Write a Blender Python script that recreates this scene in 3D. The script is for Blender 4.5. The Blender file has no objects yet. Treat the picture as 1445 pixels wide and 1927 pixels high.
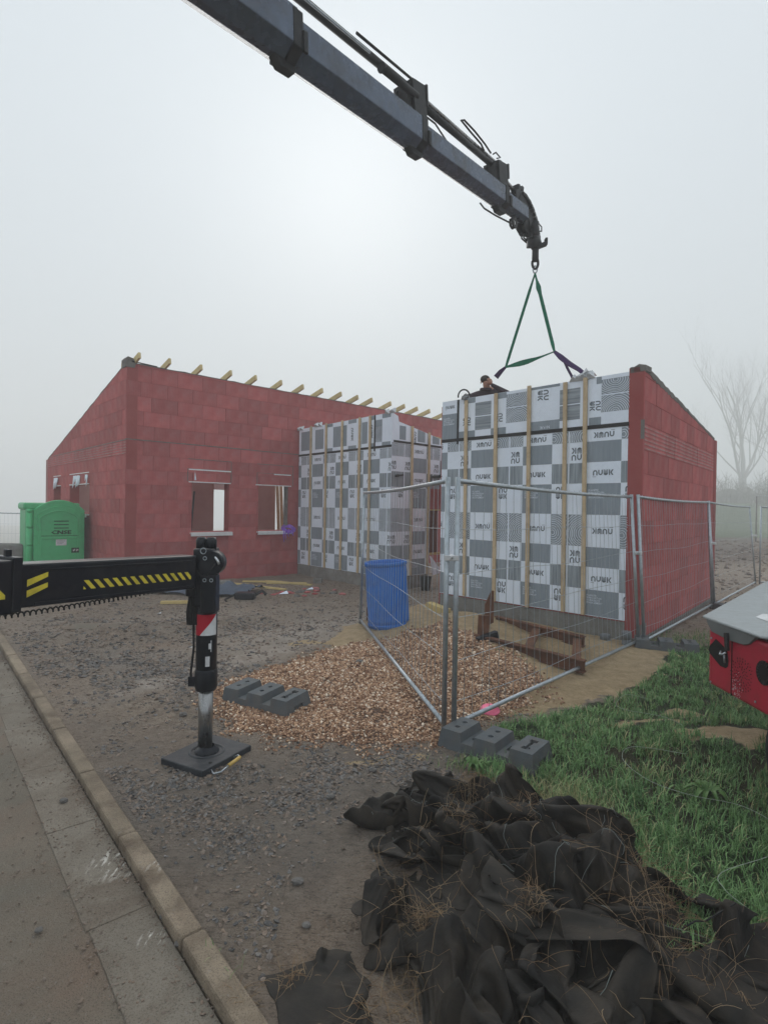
import bpy, bmesh, math, random
import numpy as np
from mathutils import Vector, Matrix
R_ = math.radians
sc = bpy.context.scene
col = sc.collection
rng = np.random.default_rng(11)
random.seed(5)

# ------------------------------------------------------------------ camera, light, exposure
cam = bpy.data.objects.new('camera', bpy.data.cameras.new('camera')); col.objects.link(cam)
ROLL, PITCH = R_(0.9), R_(-0.41)
r_ = Vector((math.cos(ROLL), 0, math.sin(ROLL))); u_ = Vector((-math.sin(ROLL), 0, math.cos(ROLL))); f_ = Vector((0, 1, 0))
f2 = math.cos(PITCH)*f_ + math.sin(PITCH)*u_; u2 = math.cos(PITCH)*u_ - math.sin(PITCH)*f_
mw = Matrix((r_, u2, -f2)).transposed().to_4x4(); mw.translation = Vector((0, 0, 1.8))
cam.matrix_world = mw
cam.data.sensor_fit = 'VERTICAL'; cam.data.sensor_height = 36; cam.data.lens = 36*1050/1927
cam.data.clip_end = 3000; cam.data.clip_start = .05
sc.camera = cam

SUN_EL, SUN_AZ = 30., -4.          # behind the fog, nearly straight ahead (+Y)
w = bpy.data.worlds.new("World"); sc.world = w; w.use_nodes = True
nt = w.node_tree; bg = nt.nodes['Background']
sky = nt.nodes.new('ShaderNodeTexSky'); sky.sky_type = 'NISHITA'; sky.sun_disc = False
sky.sun_elevation = R_(SUN_EL); sky.sun_rotation = R_(SUN_AZ); sky.dust_density = 6; sky.air_density = 1.2; sky.ozone_density = 1.5
hs = nt.nodes.new('ShaderNodeHueSaturation'); hs.inputs['Saturation'].default_value = .30
nt.links.new(sky.outputs[0], hs.inputs['Color'])
# the overcast layer: smooth grey, a little brighter towards the zenith as an overcast sky is
geo = nt.nodes.new('ShaderNodeNewGeometry'); sep = nt.nodes.new('ShaderNodeSeparateXYZ'); nt.links.new(geo.outputs['Incoming'], sep.inputs[0])
mr = nt.nodes.new('ShaderNodeMapRange'); mr.inputs[1].default_value = 0; mr.inputs[2].default_value = -1; mr.inputs[3].default_value = 1.; mr.inputs[4].default_value = 1.2
nt.links.new(sep.outputs[2], mr.inputs[0])
vm = nt.nodes.new('ShaderNodeVectorMath'); vm.operation = 'SCALE'; vm.inputs[0].default_value = (4.05, 4.5, 4.85); nt.links.new(mr.outputs[0], vm.inputs['Scale'])
mx = nt.nodes.new('ShaderNodeMix'); mx.data_type = 'RGBA'; mx.inputs[0].default_value = .970
nt.links.new(hs.outputs[0], mx.inputs[6]); nt.links.new(vm.outputs[0], mx.inputs[7])
nt.links.new(mx.outputs[2], bg.inputs[0]); bg.inputs[1].default_value = .102

sl = bpy.data.lights.new('sun', 'SUN'); sl.energy = 1.5; sl.angle = R_(60); sl.color = (1, .95, .88)
so = bpy.data.objects.new('sun', sl); col.objects.link(so)
sd = Vector((math.sin(R_(SUN_AZ))*math.cos(R_(SUN_EL)), math.cos(R_(SUN_AZ))*math.cos(R_(SUN_EL)), math.sin(R_(SUN_EL))))
so.rotation_euler = sd.to_track_quat('Z', 'Y').to_euler()
so.location = (0, 0, 60)
sc.view_settings.view_transform = 'Standard'; sc.view_settings.look = 'None'; sc.view_settings.exposure = .72; sc.view_settings.gamma = 1
sc.view_settings.use_curve_mapping = False
sc.cycles.use_denoising = True
sc.cycles.max_bounces = 8; sc.cycles.diffuse_bounces = 4; sc.cycles.glossy_bounces = 3; sc.cycles.transparent_max_bounces = 6
sc.cycles.volume_bounces = 8
sc.cycles.sample_clamp_indirect = 4

# ------------------------------------------------------------------ materials
def _mix(nt, fac, a, b):
    m = nt.nodes.new('ShaderNodeMix'); m.data_type = 'RGBA'
    if isinstance(fac, float): m.inputs[0].default_value = fac
    else: nt.links.new(fac, m.inputs[0])
    for k, v in ((6, a), (7, b)):
        if isinstance(v, (tuple, list)): m.inputs[k].default_value = (*v[:3], 1)
        else: nt.links.new(v, m.inputs[k])
    return m.outputs[2]
def _noise(nt, vec, scale, detail=4, rough=.55, dist=0.):
    n = nt.nodes.new('ShaderNodeTexNoise'); n.inputs['Scale'].default_value = scale; n.inputs['Detail'].default_value = detail
    n.inputs['Roughness'].default_value = rough; n.inputs['Distortion'].default_value = dist
    nt.links.new(vec, n.inputs['Vector']); return n.outputs[0]
def _ramp(nt, fac, lo, hi):
    m = nt.nodes.new('ShaderNodeMapRange'); m.inputs[1].default_value = lo; m.inputs[2].default_value = hi
    nt.links.new(fac, m.inputs[0]); return m.outputs[0]
def _map(nt, vec, sc3):
    m = nt.nodes.new('ShaderNodeMapping'); m.inputs['Scale'].default_value = sc3; nt.links.new(vec, m.inputs[0]); return m.outputs[0]
def _math(nt, op, a, b=None):
    m = nt.nodes.new('ShaderNodeMath'); m.operation = op
    for k, v in ((0, a), (1, b)):
        if v is None: continue
        if isinstance(v, (int, float)): m.inputs[k].default_value = v
        else: nt.links.new(v, m.inputs[k])
    return m.outputs[0]
def mat(name, c1, c2=None, scale=6., rough=.7, metal=0., bump=0., bscale=40., stretch=(1, 1, 1), rnd=0., dirt=None, dirt_amt=.4, dscale=3., world=False, speck=0., sscale=160., scol=(.04, .035, .03),
        tone=False, spec=.2, coat=0., rvar=.15):
    m = bpy.data.materials.new(name); m.use_nodes = True; nt = m.node_tree; b = nt.nodes['Principled BSDF']
    tc = nt.nodes.new('ShaderNodeTexCoord'); vec = tc.outputs['Object']
    if world: vec = nt.nodes.new('ShaderNodeNewGeometry').outputs['Position']
    v = _map(nt, vec, stretch)
    c = c1
    n1 = _noise(nt, v, scale)
    if c2 is not None: c = _mix(nt, _ramp(nt, n1, .3, .7), c1, c2)
    if rnd:
        oi = nt.nodes.new('ShaderNodeObjectInfo')
        hs = nt.nodes.new('ShaderNodeHueSaturation')
        nt.links.new(_math(nt, 'ADD', _math(nt, 'MULTIPLY', oi.outputs['Random'], rnd), 1-rnd/2), hs.inputs['Value'])
        if isinstance(c, (tuple, list)): hs.inputs['Color'].default_value = (*c[:3], 1)
        else: nt.links.new(c, hs.inputs['Color'])
        c = hs.outputs[0]
    if tone:
        at = nt.nodes.new('ShaderNodeAttribute'); at.attribute_name = 'tone'
        c = _mix(nt, at.outputs['Fac'], c1, c2 if c2 else c1)
        if tone == 3:
            at2 = nt.nodes.new('ShaderNodeAttribute'); at2.attribute_name = 'tone2'
            c = _mix(nt, at2.outputs['Fac'], c, dirt); 
    if dirt is not None and tone != 3:
        n2 = _noise(nt, vec, dscale, 6, .65, .6)
        c = _mix(nt, _math(nt, 'MULTIPLY', _ramp(nt, n2, .45, .72), dirt_amt), c, dirt)
    if speck:
        c = _mix(nt, _math(nt, 'MULTIPLY', _ramp(nt, _noise(nt, vec, sscale, 3, .7), .50, .66), speck), c, scol)
        c = _mix(nt, _math(nt, 'MULTIPLY', _ramp(nt, _noise(nt, vec, sscale*.31, 4, .75), .60, .70), speck*.7), c, tuple(min(1, x*2.2+.16) for x in scol))
    if isinstance(c, (tuple, list)): b.inputs['Base Color'].default_value = (*c[:3], 1)
    else: nt.links.new(c, b.inputs['Base Color'])
    b.inputs['Metallic'].default_value = metal; b.inputs['Specular IOR Level'].default_value = spec
    n3 = _noise(nt, v, scale*2.3, 5)
    nt.links.new(_math(nt, 'ADD', _math(nt, 'MULTIPLY', n3, rvar), rough-rvar/2), b.inputs['Roughness'])
    if coat: b.inputs['Coat Weight'].default_value = coat; b.inputs['Coat Roughness'].default_value = .15
    if bump:
        bp = nt.nodes.new('ShaderNodeBump'); bp.inputs['Strength'].default_value = bump; bp.inputs['Distance'].default_value = .01
        nt.links.new(_noise(nt, v, bscale, 6, .6), bp.inputs['Height']); nt.links.new(bp.outputs[0], b.inputs['Normal'])
    return m

M = {}
def brickmat(name, rib):
    m = mat(name, (.365, .082, .084), (.45, .125, .122), 5., .85, bump=.25, bscale=60., rnd=.34, dirt=(.38, .24, .235), dirt_amt=.45, dscale=2.2)
    nt = m.node_tree; b = nt.nodes['Principled BSDF']
    tc = nt.nodes.new('ShaderNodeTexCoord'); wv = nt.nodes.new('ShaderNodeTexWave')
    wv.bands_direction = 'X' if rib != 'h' else 'Z'; wv.inputs['Scale'].default_value = 9. if rib != 'h' else 5.5
    wv.inputs['Distortion'].default_value = .25; wv.wave_profile = 'SAW' if rib == 'v' else 'SIN'
    nt.links.new(tc.outputs['Object'], wv.inputs['Vector'])
    bp = nt.nodes.new('ShaderNodeBump'); bp.inputs['Strength'].default_value = {'v': .5, 'h': .9, 's': .12}[rib]; bp.inputs['Distance'].default_value = .006
    old = b.inputs['Normal'].links[0].from_socket
    nt.links.new(wv.outputs[1], bp.inputs['Height']); nt.links.new(old, bp.inputs['Normal']); nt.links.new(bp.outputs[0], b.inputs['Normal'])
    if rib == 'h':      # mortar left on the ridges of the lintel course
        c = b.inputs['Base Color'].links[0].from_socket
        nz = _noise(nt, tc.outputs['Object'], 7., 5)
        f = _math(nt, 'MULTIPLY', _math(nt, 'GREATER_THAN', wv.outputs[1], .78), _ramp(nt, nz, .35, .6))
        nt.links.new(_mix(nt, f, c, (.34, .25, .24)), b.inputs['Base Color'])
    return m
M['brick'] = brickmat('red_clay_block_smooth', 's'); M['brick_rib'] = brickmat('red_clay_block_ribbed', 'v'); M['brick_lintel'] = brickmat('red_clay_lintel', 'h')
M['wallcore'] = mat('wall_core_mortar', (.29, .065, .063), (.33, .09, .085), 3., .9, bump=.3, rnd=0)
M['mortar'] = mat('grey_mortar', (.20, .19, .18), (.13, .12, .11), 9., .95, bump=.6, bscale=30.)
M['inner'] = mat('pinkish_inner_wall', (.40, .22, .205), (.48, .29, .27), 2., .9, bump=.2)
M['concrete'] = mat('concrete_footing', (.24, .24, .225), (.18, .175, .165), 3., .9, bump=.4, bscale=50., speck=.3, sscale=60., dirt=(.09, .07, .05), dscale=4.)
M['cblock'] = mat('concrete_block', (.27, .265, .25), (.20, .19, .175), 6., .95, bump=.6, bscale=80., rnd=.25, dirt=(.10, .08, .06), dirt_amt=.5)
M['mem'] = mat('white_membrane', (.80, .87, .97), (.74, .82, .93), 1.6, .55, bump=.5, bscale=3.2, stretch=(1, 1, .5), spec=.3)
M['mgrey'] = mat('membrane_grey_print', (.215, .26, .30), (.27, .315, .36), 22., .55, stretch=(1, 1, .08), bump=.5, bscale=3.2, spec=.35)
M['mwood'] = mat('membrane_woodgrain_print', (.15, .18, .205), (.36, .415, .46), 34., .55, stretch=(1, 1, .05), bump=.3, bscale=3.2, spec=.35)
M['mwoodh'] = mat('membrane_woodgrain_sideways', (.15, .175, .20), (.40, .45, .50), 30., .55, stretch=(.05, .05, 1), spec=.35)
M['mring'] = mat('membrane_ring_print', (.68, .74, .83), None, 6., .55, spec=.35)
M['mlogo'] = mat('membrane_logo_print', (.115, .14, .165), None, 6., .55, spec=.35)
M['batten'] = mat('pine_batten', (.62, .50, .33), (.52, .39, .24), 9., .75, stretch=(6, 6, .6), bump=.2, rnd=.18, dirt=(.16, .09, .05), dirt_amt=.35, dscale=7.)
M['rafter'] = mat('treated_rafter', (.62, .51, .27), (.52, .41, .20), 8., .75, bump=.2, rnd=.2)
M['plank'] = mat('yellow_plank', (.62, .50, .23), (.52, .39, .17), 8., .75, bump=.2, rnd=.2)
M['tape'] = mat('black_sealing_tape', (.012, .013, .014), (.02, .02, .022), 8., .5)
M['zinc'] = mat('galvanised_steel', (.46, .51, .55), (.36, .405, .44), 22., .42, metal=.75, bump=.08, bscale=80., dirt=(.14, .12, .10), dirt_amt=.35, dscale=12.)
M['zinc_bright'] = mat('bright_clamp_steel', (.62, .64, .66), None, 20., .3, metal=.8)
M['alu'] = mat('aluminium_sill', (.86, .87, .88), (.78, .79, .80), 8., .4, metal=.3)
M['craneblk'] = mat('crane_steel_blue_grey', (.085, .115, .17), (.06, .082, .125), 4., .27, metal=.35, bump=.05, bscale=18., stretch=(1, 1, 1), dirt=(.035, .035, .035), dirt_amt=.7, dscale=3., spec=.6)
M['cranedk'] = mat('crane_dark_steel', (.012, .013, .015), (.022, .024, .026), 14., .45, metal=.2, dirt=(.06, .055, .05), dirt_amt=.3, dscale=14.)
M['chrome'] = mat('cylinder_rod', (.35, .36, .37), (.20, .19, .18), 9., .28, metal=.9, stretch=(1, 1, .2))
M['black'] = mat('black_paint', (.004, .006, .011), (.007, .010, .016), 5., .33, dirt=(.06, .055, .05), dirt_amt=.22, dscale=9., coat=.12)
M['blackmat'] = mat('black_rubber', (.014, .014, .015), (.024, .024, .024), 12., .65, bump=.2)
M['yellow'] = mat('yellow_stripe', (.72, .60, .05), (.60, .49, .05), 6., .55, dirt=(.1, .09, .04), dirt_amt=.4, dscale=20.)
M['redst'] = mat('red_sticker', (.42, .012, .03), None, 6., .4)
M['whitest'] = mat('white_sticker', (.66, .68, .70), (.55, .56, .57), 6., .5, dirt=(.3, .3, .3), dirt_amt=.4, dscale=18.)
M['pad'] = mat('outrigger_pad_plastic', (.018, .022, .028), (.035, .04, .047), 7., .5, bump=.2, dirt=(.12, .12, .12), dirt_amt=.35, dscale=8.)
M['handle'] = mat('yellow_hose_handle', (.55, .38, .12), None, 6., .6)
M['toilet'] = mat('green_plastic', (.055, .46, .17), (.065, .50, .20), 3., .42, bump=.05, spec=.5, dirt=(.05, .16, .08), dirt_amt=.4)
M['toiletdk'] = mat('dark_green_recess', (.008, .05, .02), None, 6., .6)
M['blue'] = mat('blue_drum_plastic', (.018, .14, .50), (.022, .17, .58), 2.5, .42, bump=.06, dirt=(.07, .06, .06), dirt_amt=.35, dscale=3.)
M['foot'] = mat('fence_foot_plastic', (.085, .098, .108), (.115, .128, .136), 9., .8, bump=.35, bscale=70., dirt=(.14, .11, .085), dirt_amt=.4, dscale=7.)
M['hole'] = mat('dark_hole', (.006, .006, .006), None, 6., .9)
M['rust'] = mat('rusty_formwork', (.085, .042, .028), (.17, .075, .04), 7., .85, bump=.4, bscale=30., stretch=(1, 1, 1), rnd=.3, dirt=(.05, .028, .022), dirt_amt=.5)
M['pipe'] = mat('grey_pvc', (.16, .175, .19), (.13, .14, .15), 6., .5)
M['red'] = mat('red_machine_paint', (.42, .008, .035), (.34, .008, .03), 3., .38, coat=.25, bump=.04, dirt=(.10, .025, .02), dirt_amt=.45, dscale=5.)
M['lid'] = mat('grey_lid_paint', (.30, .33, .345), (.25, .28, .29), 26., .5, bump=.12, bscale=120., dirt=(.20, .20, .19), dirt_amt=.4, dscale=6.)
M['lidsk'] = mat('grey_lid_skirt', (.14, .15, .15), (.11, .12, .12), 10., .5)
M['pink'] = mat('pink_plastic', (.85, .18, .30), None, 6., .5)
M['green'] = mat('green_sling', (.010, .17, .095), (.008, .12, .07), 20., .7, bump=.2)
M['purple'] = mat('purple_sling', (.075, .035, .13), (.05, .03, .09), 20., .75, bump=.2)
M['violet'] = mat('violet_sling', (.34, .15, .72), (.22, .09, .50), 12., .6)
M['film'] = mat('clear_film', (.55, .58, .60), (.45, .47, .5), 14., .2, bump=.6, bscale=20.)
M['kerb'] = mat('kerb_concrete', (.31, .25, .185), (.20, .165, .12), 4., .9, bump=.7, bscale=55., rnd=.2, dirt=(.11, .08, .058), dirt_amt=.9, dscale=5., world=True, speck=.55)
M['gutter'] = mat('gutter_concrete', (.22, .195, .16), (.18, .158, .128), 5., .92, bump=.45, bscale=80., dirt=(.12, .088, .064), dirt_amt=.95, dscale=2.4, rnd=.12, world=True, speck=.6)
M['asphalt'] = mat('muddy_asphalt', (.15, .135, .108), (.20, .168, .132), 2.2, .9, bump=.7, bscale=130., dirt=(.19, .135, .10), dirt_amt=.9, dscale=1.5, world=True, speck=.75, sscale=210.)
M['tarp'] = mat('black_woven_tarp', (.007, .0065, .006), (.026, .023, .019), 3., .68, bump=.8, bscale=16., dirt=(.055, .042, .030), dirt_amt=.7, dscale=5.5, spec=.22)
M['straw'] = mat('dry_roots', (.20, .115, .06), (.42, .31, .19), 6., .8, tone=True)
M['slate'] = mat('slate_chips', (.075, .074, .074), (.19, .18, .17), 6., .8, tone=3, dirt=(.22, .165, .125), bump=.2, bscale=90.)
M['gravel'] = mat('brown_gravel', (.17, .085, .050), (.58, .38, .245), 6., .8, tone=3, dirt=(.82, .70, .56))
M['grass'] = mat('grass_blades', (.055, .15, .045), (.24, .40, .16), 6., .55, tone=3, dirt=(.42, .38, .20), spec=.2)
M['bark'] = mat('tree_bark', (.22, .22, .20), (.28, .28, .26), 3., .95)
M['shrub'] = mat('bare_shrub', (.18, .18, .15), (.24, .24, .20), 3., .95)
M['skin'] = mat('skin', (.38, .20, .14), None, 6., .55)
M['hair'] = mat('dark_hair', (.030, .020, .014), None, 6., .8)
M['jacket'] = mat('dark_work_jacket', (.055, .036, .046), (.035, .026, .034), 8., .85, bump=.4, bscale=24.)
M['trouser'] = mat('dark_trousers', (.03, .032, .04), None, 8., .85)
M['glove'] = mat('work_glove', (.30, .32, .33), (.12, .12, .12), 20., .8)
M['greytarp'] = mat('blue_grey_tarp', (.09, .115, .16), (.06, .075, .10), 4., .6, bump=.3)
M['redplastic'] = mat('faded_red_plastic', (.42, .09, .09), (.50, .20, .19), 3., .5)
M['ply'] = mat('brown_plywood', (.15, .058, .038), (.12, .046, .03), 3., .7, bump=.1)
M['scaff'] = mat('scaffold_boards', (.30, .24, .16), None, 6., .8)
M['white'] = mat('white_cladding', (.62, .62, .60), None, 6., .7)
M['glassroof'] = mat('pale_greenhouse_sheet', (.62, .65, .66), None, 6., .4)
M['mint'] = mat('bottle_label', (.6, .62, .65), (.1, .12, .3), 12., .4)

for _n in ('mem', 'mgrey', 'mwood', 'mring', 'mlogo'):
    for _q in M[_n].node_tree.nodes:
        if _q.type == 'BUMP': _q.inputs['Distance'].default_value = .06; _q.inputs['Strength'].default_value = .8
# ------------------------------------------------------------------ mesh builder
class MB:
    def __init__(s): s.v = []; s.f = []; s.m = []; s.sm = []
    def add(s, vs, fs, mi=0, smooth=False):
        o = len(s.v); s.v += [tuple(v) for v in vs]
        for f in fs: s.f.append(tuple(i+o for i in f)); s.m.append(mi); s.sm.append(smooth)
        return s
    def box(s, lo, hi, mi=0, mt=None):
        x0, y0, z0 = lo; x1, y1, z1 = hi
        vs = [(x0, y0, z0), (x1, y0, z0), (x1, y1, z0), (x0, y1, z0), (x0, y0, z1), (x1, y0, z1), (x1, y1, z1), (x0, y1, z1)]
        if mt is not None: vs = [mt @ Vector(v) for v in vs]
        return s.add(vs, [(0, 3, 2, 1), (4, 5, 6, 7), (0, 1, 5, 4), (1, 2, 6, 5), (2, 3, 7, 6), (3, 0, 4, 7)], mi)
    def beam(s, p0, p1, w, h, mi=0, up=(0, 0, 1)):
        p0 = Vector(p0); p1 = Vector(p1); d = (p1-p0); L = d.length; d.normalize(); x = d.cross(Vector(up))
        if x.length < 1e-4: x = d.cross(Vector((1, 0, 0)))
        x.normalize(); z = x.cross(d)
        mt = Matrix((x, d, z)).transposed().to_4x4(); mt.translation = p0
        return s.box((-w/2, 0, -h/2), (w/2, L, h/2), mi, mt)
    def tube(s, pts, r, n=8, mi=0, cap=True, smooth=True):
        pts = [Vector(p) for p in pts]; rr = r if isinstance(r, (list, tuple)) else [r]*len(pts)
        vs = []; fs = []; prev = None
        for i, p in enumerate(pts):
            d = (pts[min(i+1, len(pts)-1)] - pts[max(i-1, 0)])
            if d.length < 1e-9: d = Vector((0, 0, 1))
            d.normalize()
            if prev is None:
                a = Vector((0, 0, 1)) if abs(d.z) < .9 else Vector((1, 0, 0)); x = d.cross(a).normalized()
            else:
                x = (prev - d*prev.dot(d)); x = x.normalized() if x.length > 1e-6 else d.orthogonal().normalized()
            prev = x; y = d.cross(x)
            for k in range(n):
                a = 2*math.pi*k/n; vs.append(p + (x*math.cos(a)+y*math.sin(a))*rr[i])
        for i in range(len(pts)-1):
            for k in range(n):
                k2 = (k+1) % n; fs.append((i*n+k, i*n+k2, (i+1)*n+k2, (i+1)*n+k))
        s.add(vs, fs, mi, smooth)
        if cap:
            o = len(s.v)-len(vs)
            s.f.append(tuple(o+k for k in range(n))[::-1]); s.m.append(mi); s.sm.append(False)
            s.f.append(tuple(o+(len(pts)-1)*n+k for k in range(n))); s.m.append(mi); s.sm.append(False)
        return s
    def lathe(s, prof, n=24, mi=0, loc=(0, 0, 0), mt=None, smooth=True):
        vs = []; fs = []
        for r, z in prof:
            for k in range(n):
                a = 2*math.pi*k/n; v = Vector((r*math.cos(a), r*math.sin(a), z))
                v = (mt @ v) if mt is not None else v + Vector(loc)
                vs.append(v)
        for i in range(len(prof)-1):
            for k in range(n):
                k2 = (k+1) % n; fs.append((i*n+k, i*n+k2, (i+1)*n+k2, (i+1)*n+k))
        return s.add(vs, fs, mi, smooth)
    def ico(s, c, r, sc3=(1, 1, 1), mi=0, sub=1, smooth=True, jit=0):
        bm = bmesh.new(); bmesh.ops.create_icosphere(bm, subdivisions=sub, radius=1)
        vs = [Vector(c)+Vector((v.co.x*sc3[0], v.co.y*sc3[1], v.co.z*sc3[2]))*r*(1+random.uniform(-jit, jit)) for v in bm.verts]
        fs = [tuple(v.index for v in f.verts) for f in bm.faces]; bm.free(); return s.add(vs, fs, mi, smooth)
    def prism(s, poly, fr, d0, d1, mi=0):
        """poly in wall coordinates (along, z); fr(s,z,d) -> xyz"""
        n = len(poly); vs = [fr(a, b, d0) for a, b in poly]+[fr(a, b, d1) for a, b in poly]
        fs = [tuple(range(n))[::-1], tuple(range(n, 2*n))]+[(i, (i+1) % n, n+(i+1) % n, n+i) for i in range(n)]
        return s.add(vs, fs, mi)
    def build(s, name, mats, parent=None, label=None, cat=None, group=None, kind=None, origin=None, bevel=0, tone=None):
        me = bpy.data.meshes.new(name)
        if origin is None: origin = (0, 0, 0)
        ov = Vector(origin)
        me.from_pydata([(v[0]-ov.x, v[1]-ov.y, v[2]-ov.z) for v in s.v], [], s.f)
        if not isinstance(mats, (list, tuple)): mats = [mats]
        for m in mats: me.materials.append(M[m] if isinstance(m, str) else m)
        me.polygons.foreach_set('material_index', s.m); me.polygons.foreach_set('use_smooth', s.sm)
        bm = bmesh.new(); bm.from_mesh(me); bmesh.ops.recalc_face_normals(bm, faces=bm.faces); bm.to_mesh(me); bm.free()
        me.update()
        o = bpy.data.objects.new(name, me); o.location = ov; col.objects.link(o)
        if bevel:
            b = o.modifiers.new('bevel', 'BEVEL'); b.width = bevel; b.segments = 2; b.limit_method = 'ANGLE'
        return fin(o, parent, label, cat, group, kind)
def fin(o, parent=None, label=None, cat=None, group=None, kind=None):
    if parent is not None:
        o.parent = parent
        if parent.type == 'EMPTY' or True:
            o.matrix_parent_inverse = pworld(parent).inverted()
    if label: o['label'] = label
    if cat: o['category'] = cat
    if group: o['group'] = group
    if kind: o['kind'] = kind
    return o
def pworld(o):
    m = o.matrix_basis.copy()
    if o.parent is not None: m = pworld(o.parent) @ o.matrix_parent_inverse @ m
    return m
def thing(name, loc, label, cat, group=None):
    o = bpy.data.objects.new(name, None); o.location = loc; o.empty_display_size = .2; col.objects.link(o)
    return fin(o, None, label, cat, group)
def arrays(name, V, F, mats, smooth=False, attrs=None, **kw):
    """big mesh from numpy arrays, F is (n,3) or (n,4)"""
    me = bpy.data.meshes.new(name); k = F.shape[1]
    me.vertices.add(len(V)); me.vertices.foreach_set('co', V.astype('f').ravel())
    me.loops.add(F.size); me.loops.foreach_set('vertex_index', F.astype('i').ravel())
    me.polygons.add(len(F)); me.polygons.foreach_set('loop_start', (np.arange(len(F))*k).astype('i'))
    try: me.polygons.foreach_set('loop_total', np.full(len(F), k, 'i'))
    except Exception: pass
    me.polygons.foreach_set('use_smooth', np.full(len(F), smooth, bool))
    for an, av in (attrs or {}).items():
        a = me.attributes.new(an, 'FLOAT', 'POINT'); a.data.foreach_set('value', av.astype('f'))
    for m in (mats if isinstance(mats, (list, tuple)) else [mats]): me.materials.append(M[m])
    me.update(); me.validate()
    o = bpy.data.objects.new(name, me); col.objects.link(o)
    return fin(o, **kw)
def clip(poly, a, b, c):
    """keep a*x+b*y<=c"""
    out = []
    for i in range(len(poly)):
        p, q = poly[i], poly[(i+1) % len(poly)]; fp = a*p[0]+b*p[1]-c; fq = a*q[0]+b*q[1]-c
        if fp <= 0: out.append(p)
        if (fp < 0 < fq) or (fq < 0 < fp):
            t = fp/(fp-fq); out.append((p[0]+t*(q[0]-p[0]), p[1]+t*(q[1]-p[1])))
    return out
def area(p): return abs(sum(p[i][0]*p[(i+1) % len(p)][1]-p[(i+1) % len(p)][0]*p[i][1] for i in range(len(p))))/2 if len(p) > 2 else 0
def rect(a, b, c, d): return [(a, c), (b, c), (b, d), (a, d)]
def minus(r, o):
    x0, x1, z0, z1 = r; a0, a1, b0, b1 = o
    if x1 <= a0 or x0 >= a1 or z1 <= b0 or z0 >= b1: return [r]
    out = []
    if x0 < a0: out.append((x0, a0, z0, z1))
    if x1 > a1: out.append((a1, x1, z0, z1))
    m0, m1 = max(x0, a0), min(x1, a1)
    if z0 < b0: out.append((m0, m1, z0, b0))
    if z1 > b1: out.append((m0, m1, b1, z1))
    return out
class Frame:
    def __init__(s, a, b):
        s.a = Vector((a[0], a[1])); d = Vector((b[0]-a[0], b[1]-a[1])); s.L = d.length; s.d = d/s.L
        n = Vector((s.d.y, -s.d.x))
        if n.dot(Vector((0, 0))-s.a) < 0: n = -n
        s.n = n
    def __call__(s, t, z, d=0.):
        return Vector((s.a.x+s.d.x*t+s.n.x*d, s.a.y+s.d.y*t+s.n.y*d, z))
    def rot(s): return math.atan2(s.d.y, s.d.x)
    def inward(s): return s.n
FOG = .0068
# ------------------------------------------------------------------ ground
_rs = np.random.RandomState(4)
_W = [(_rs.uniform(0, 2*np.pi), _rs.uniform(0, 2*np.pi)) for _ in range(60)]
def wob(x, y, f, k0=0, n=6):
    """smooth pseudo noise in -1..1 built of crossing waves"""
    o = 0; xx = x; yy = y
    for k in range(n):
        a, p = _W[(k0+k) % 60]; ff = f*(1+.37*k)
        o = o + np.sin(ff*(xx*np.cos(a)+yy*np.sin(a))+p+1.3*np.sin(ff*.53*(yy*np.cos(a)-xx*np.sin(a))+p*2))
    return o/n*1.6
def gau(x, y, cx, cy, sx, sy, rot=0.):
    c, s = math.cos(rot), math.sin(rot); a = (x-cx)*c+(y-cy)*s; b = -(x-cx)*s+(y-cy)*c
    return np.exp(-.5*((a/sx)**2+(b/sy)**2))
KO = (-4.73, 6.9); KD = (.645, -.764); KP = (-.764, -.645)
def kperp(x, y): return (x-KO[0])*KP[0]+(y-KO[1])*KP[1]
def sst(x, a, b): t = np.clip((x-a)/(b-a), 0, 1); return t*t*(3-2*t)
def inpoly(x, y, P):
    r = np.zeros(np.shape(x), bool); n = len(P)
    for i in range(n):
        x0, y0 = P[i]; x1, y1 = P[(i+1) % n]
        c = ((y0 > y) != (y1 > y)) & (x < (x1-x0)*(y-y0)/((y1-y0) if y1 != y0 else 1e-9)+x0); r ^= c
    return r
GP = [(-1.62, 5.35), (-1.5, 4.85), (-1.2, 4.5), (-.62, 4.15), (.43, 4.2), (.55, 4.45), (1.0, 4.75), (1.45, 5.2), (1.62, 5.7), (1.42, 6.3), (1.15, 7.1), (.75, 7.7), (.2, 7.4), (-.4, 7.2), (-1.0, 6.35)]
SP = [(-.75, 7.3), (-.5, 8.3), (.1, 9.5), (.9, 10.6), (1.6, 9.9), (3.5, 7.9), (3.75, 7.1), (3.15, 6.25), (2.5, 5.55), (1.75, 5.02), (1.1, 4.75), (.3, 6.0), (-.3, 6.6)]
RP = [(3.75, 7.2), (3.1, 6.2), (2.45, 5.48), (1.7, 4.9), (1.0, 4.55), (.75, 4.3), (1.25, 3.95), (.55, 3.9), (.95, 3.45), (1.0, 2.9), (1.1, 2.3), (1.2, 1.0), (6.5, 1.0), (8.5, 7.4), (4.3, 7.45)]
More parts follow.
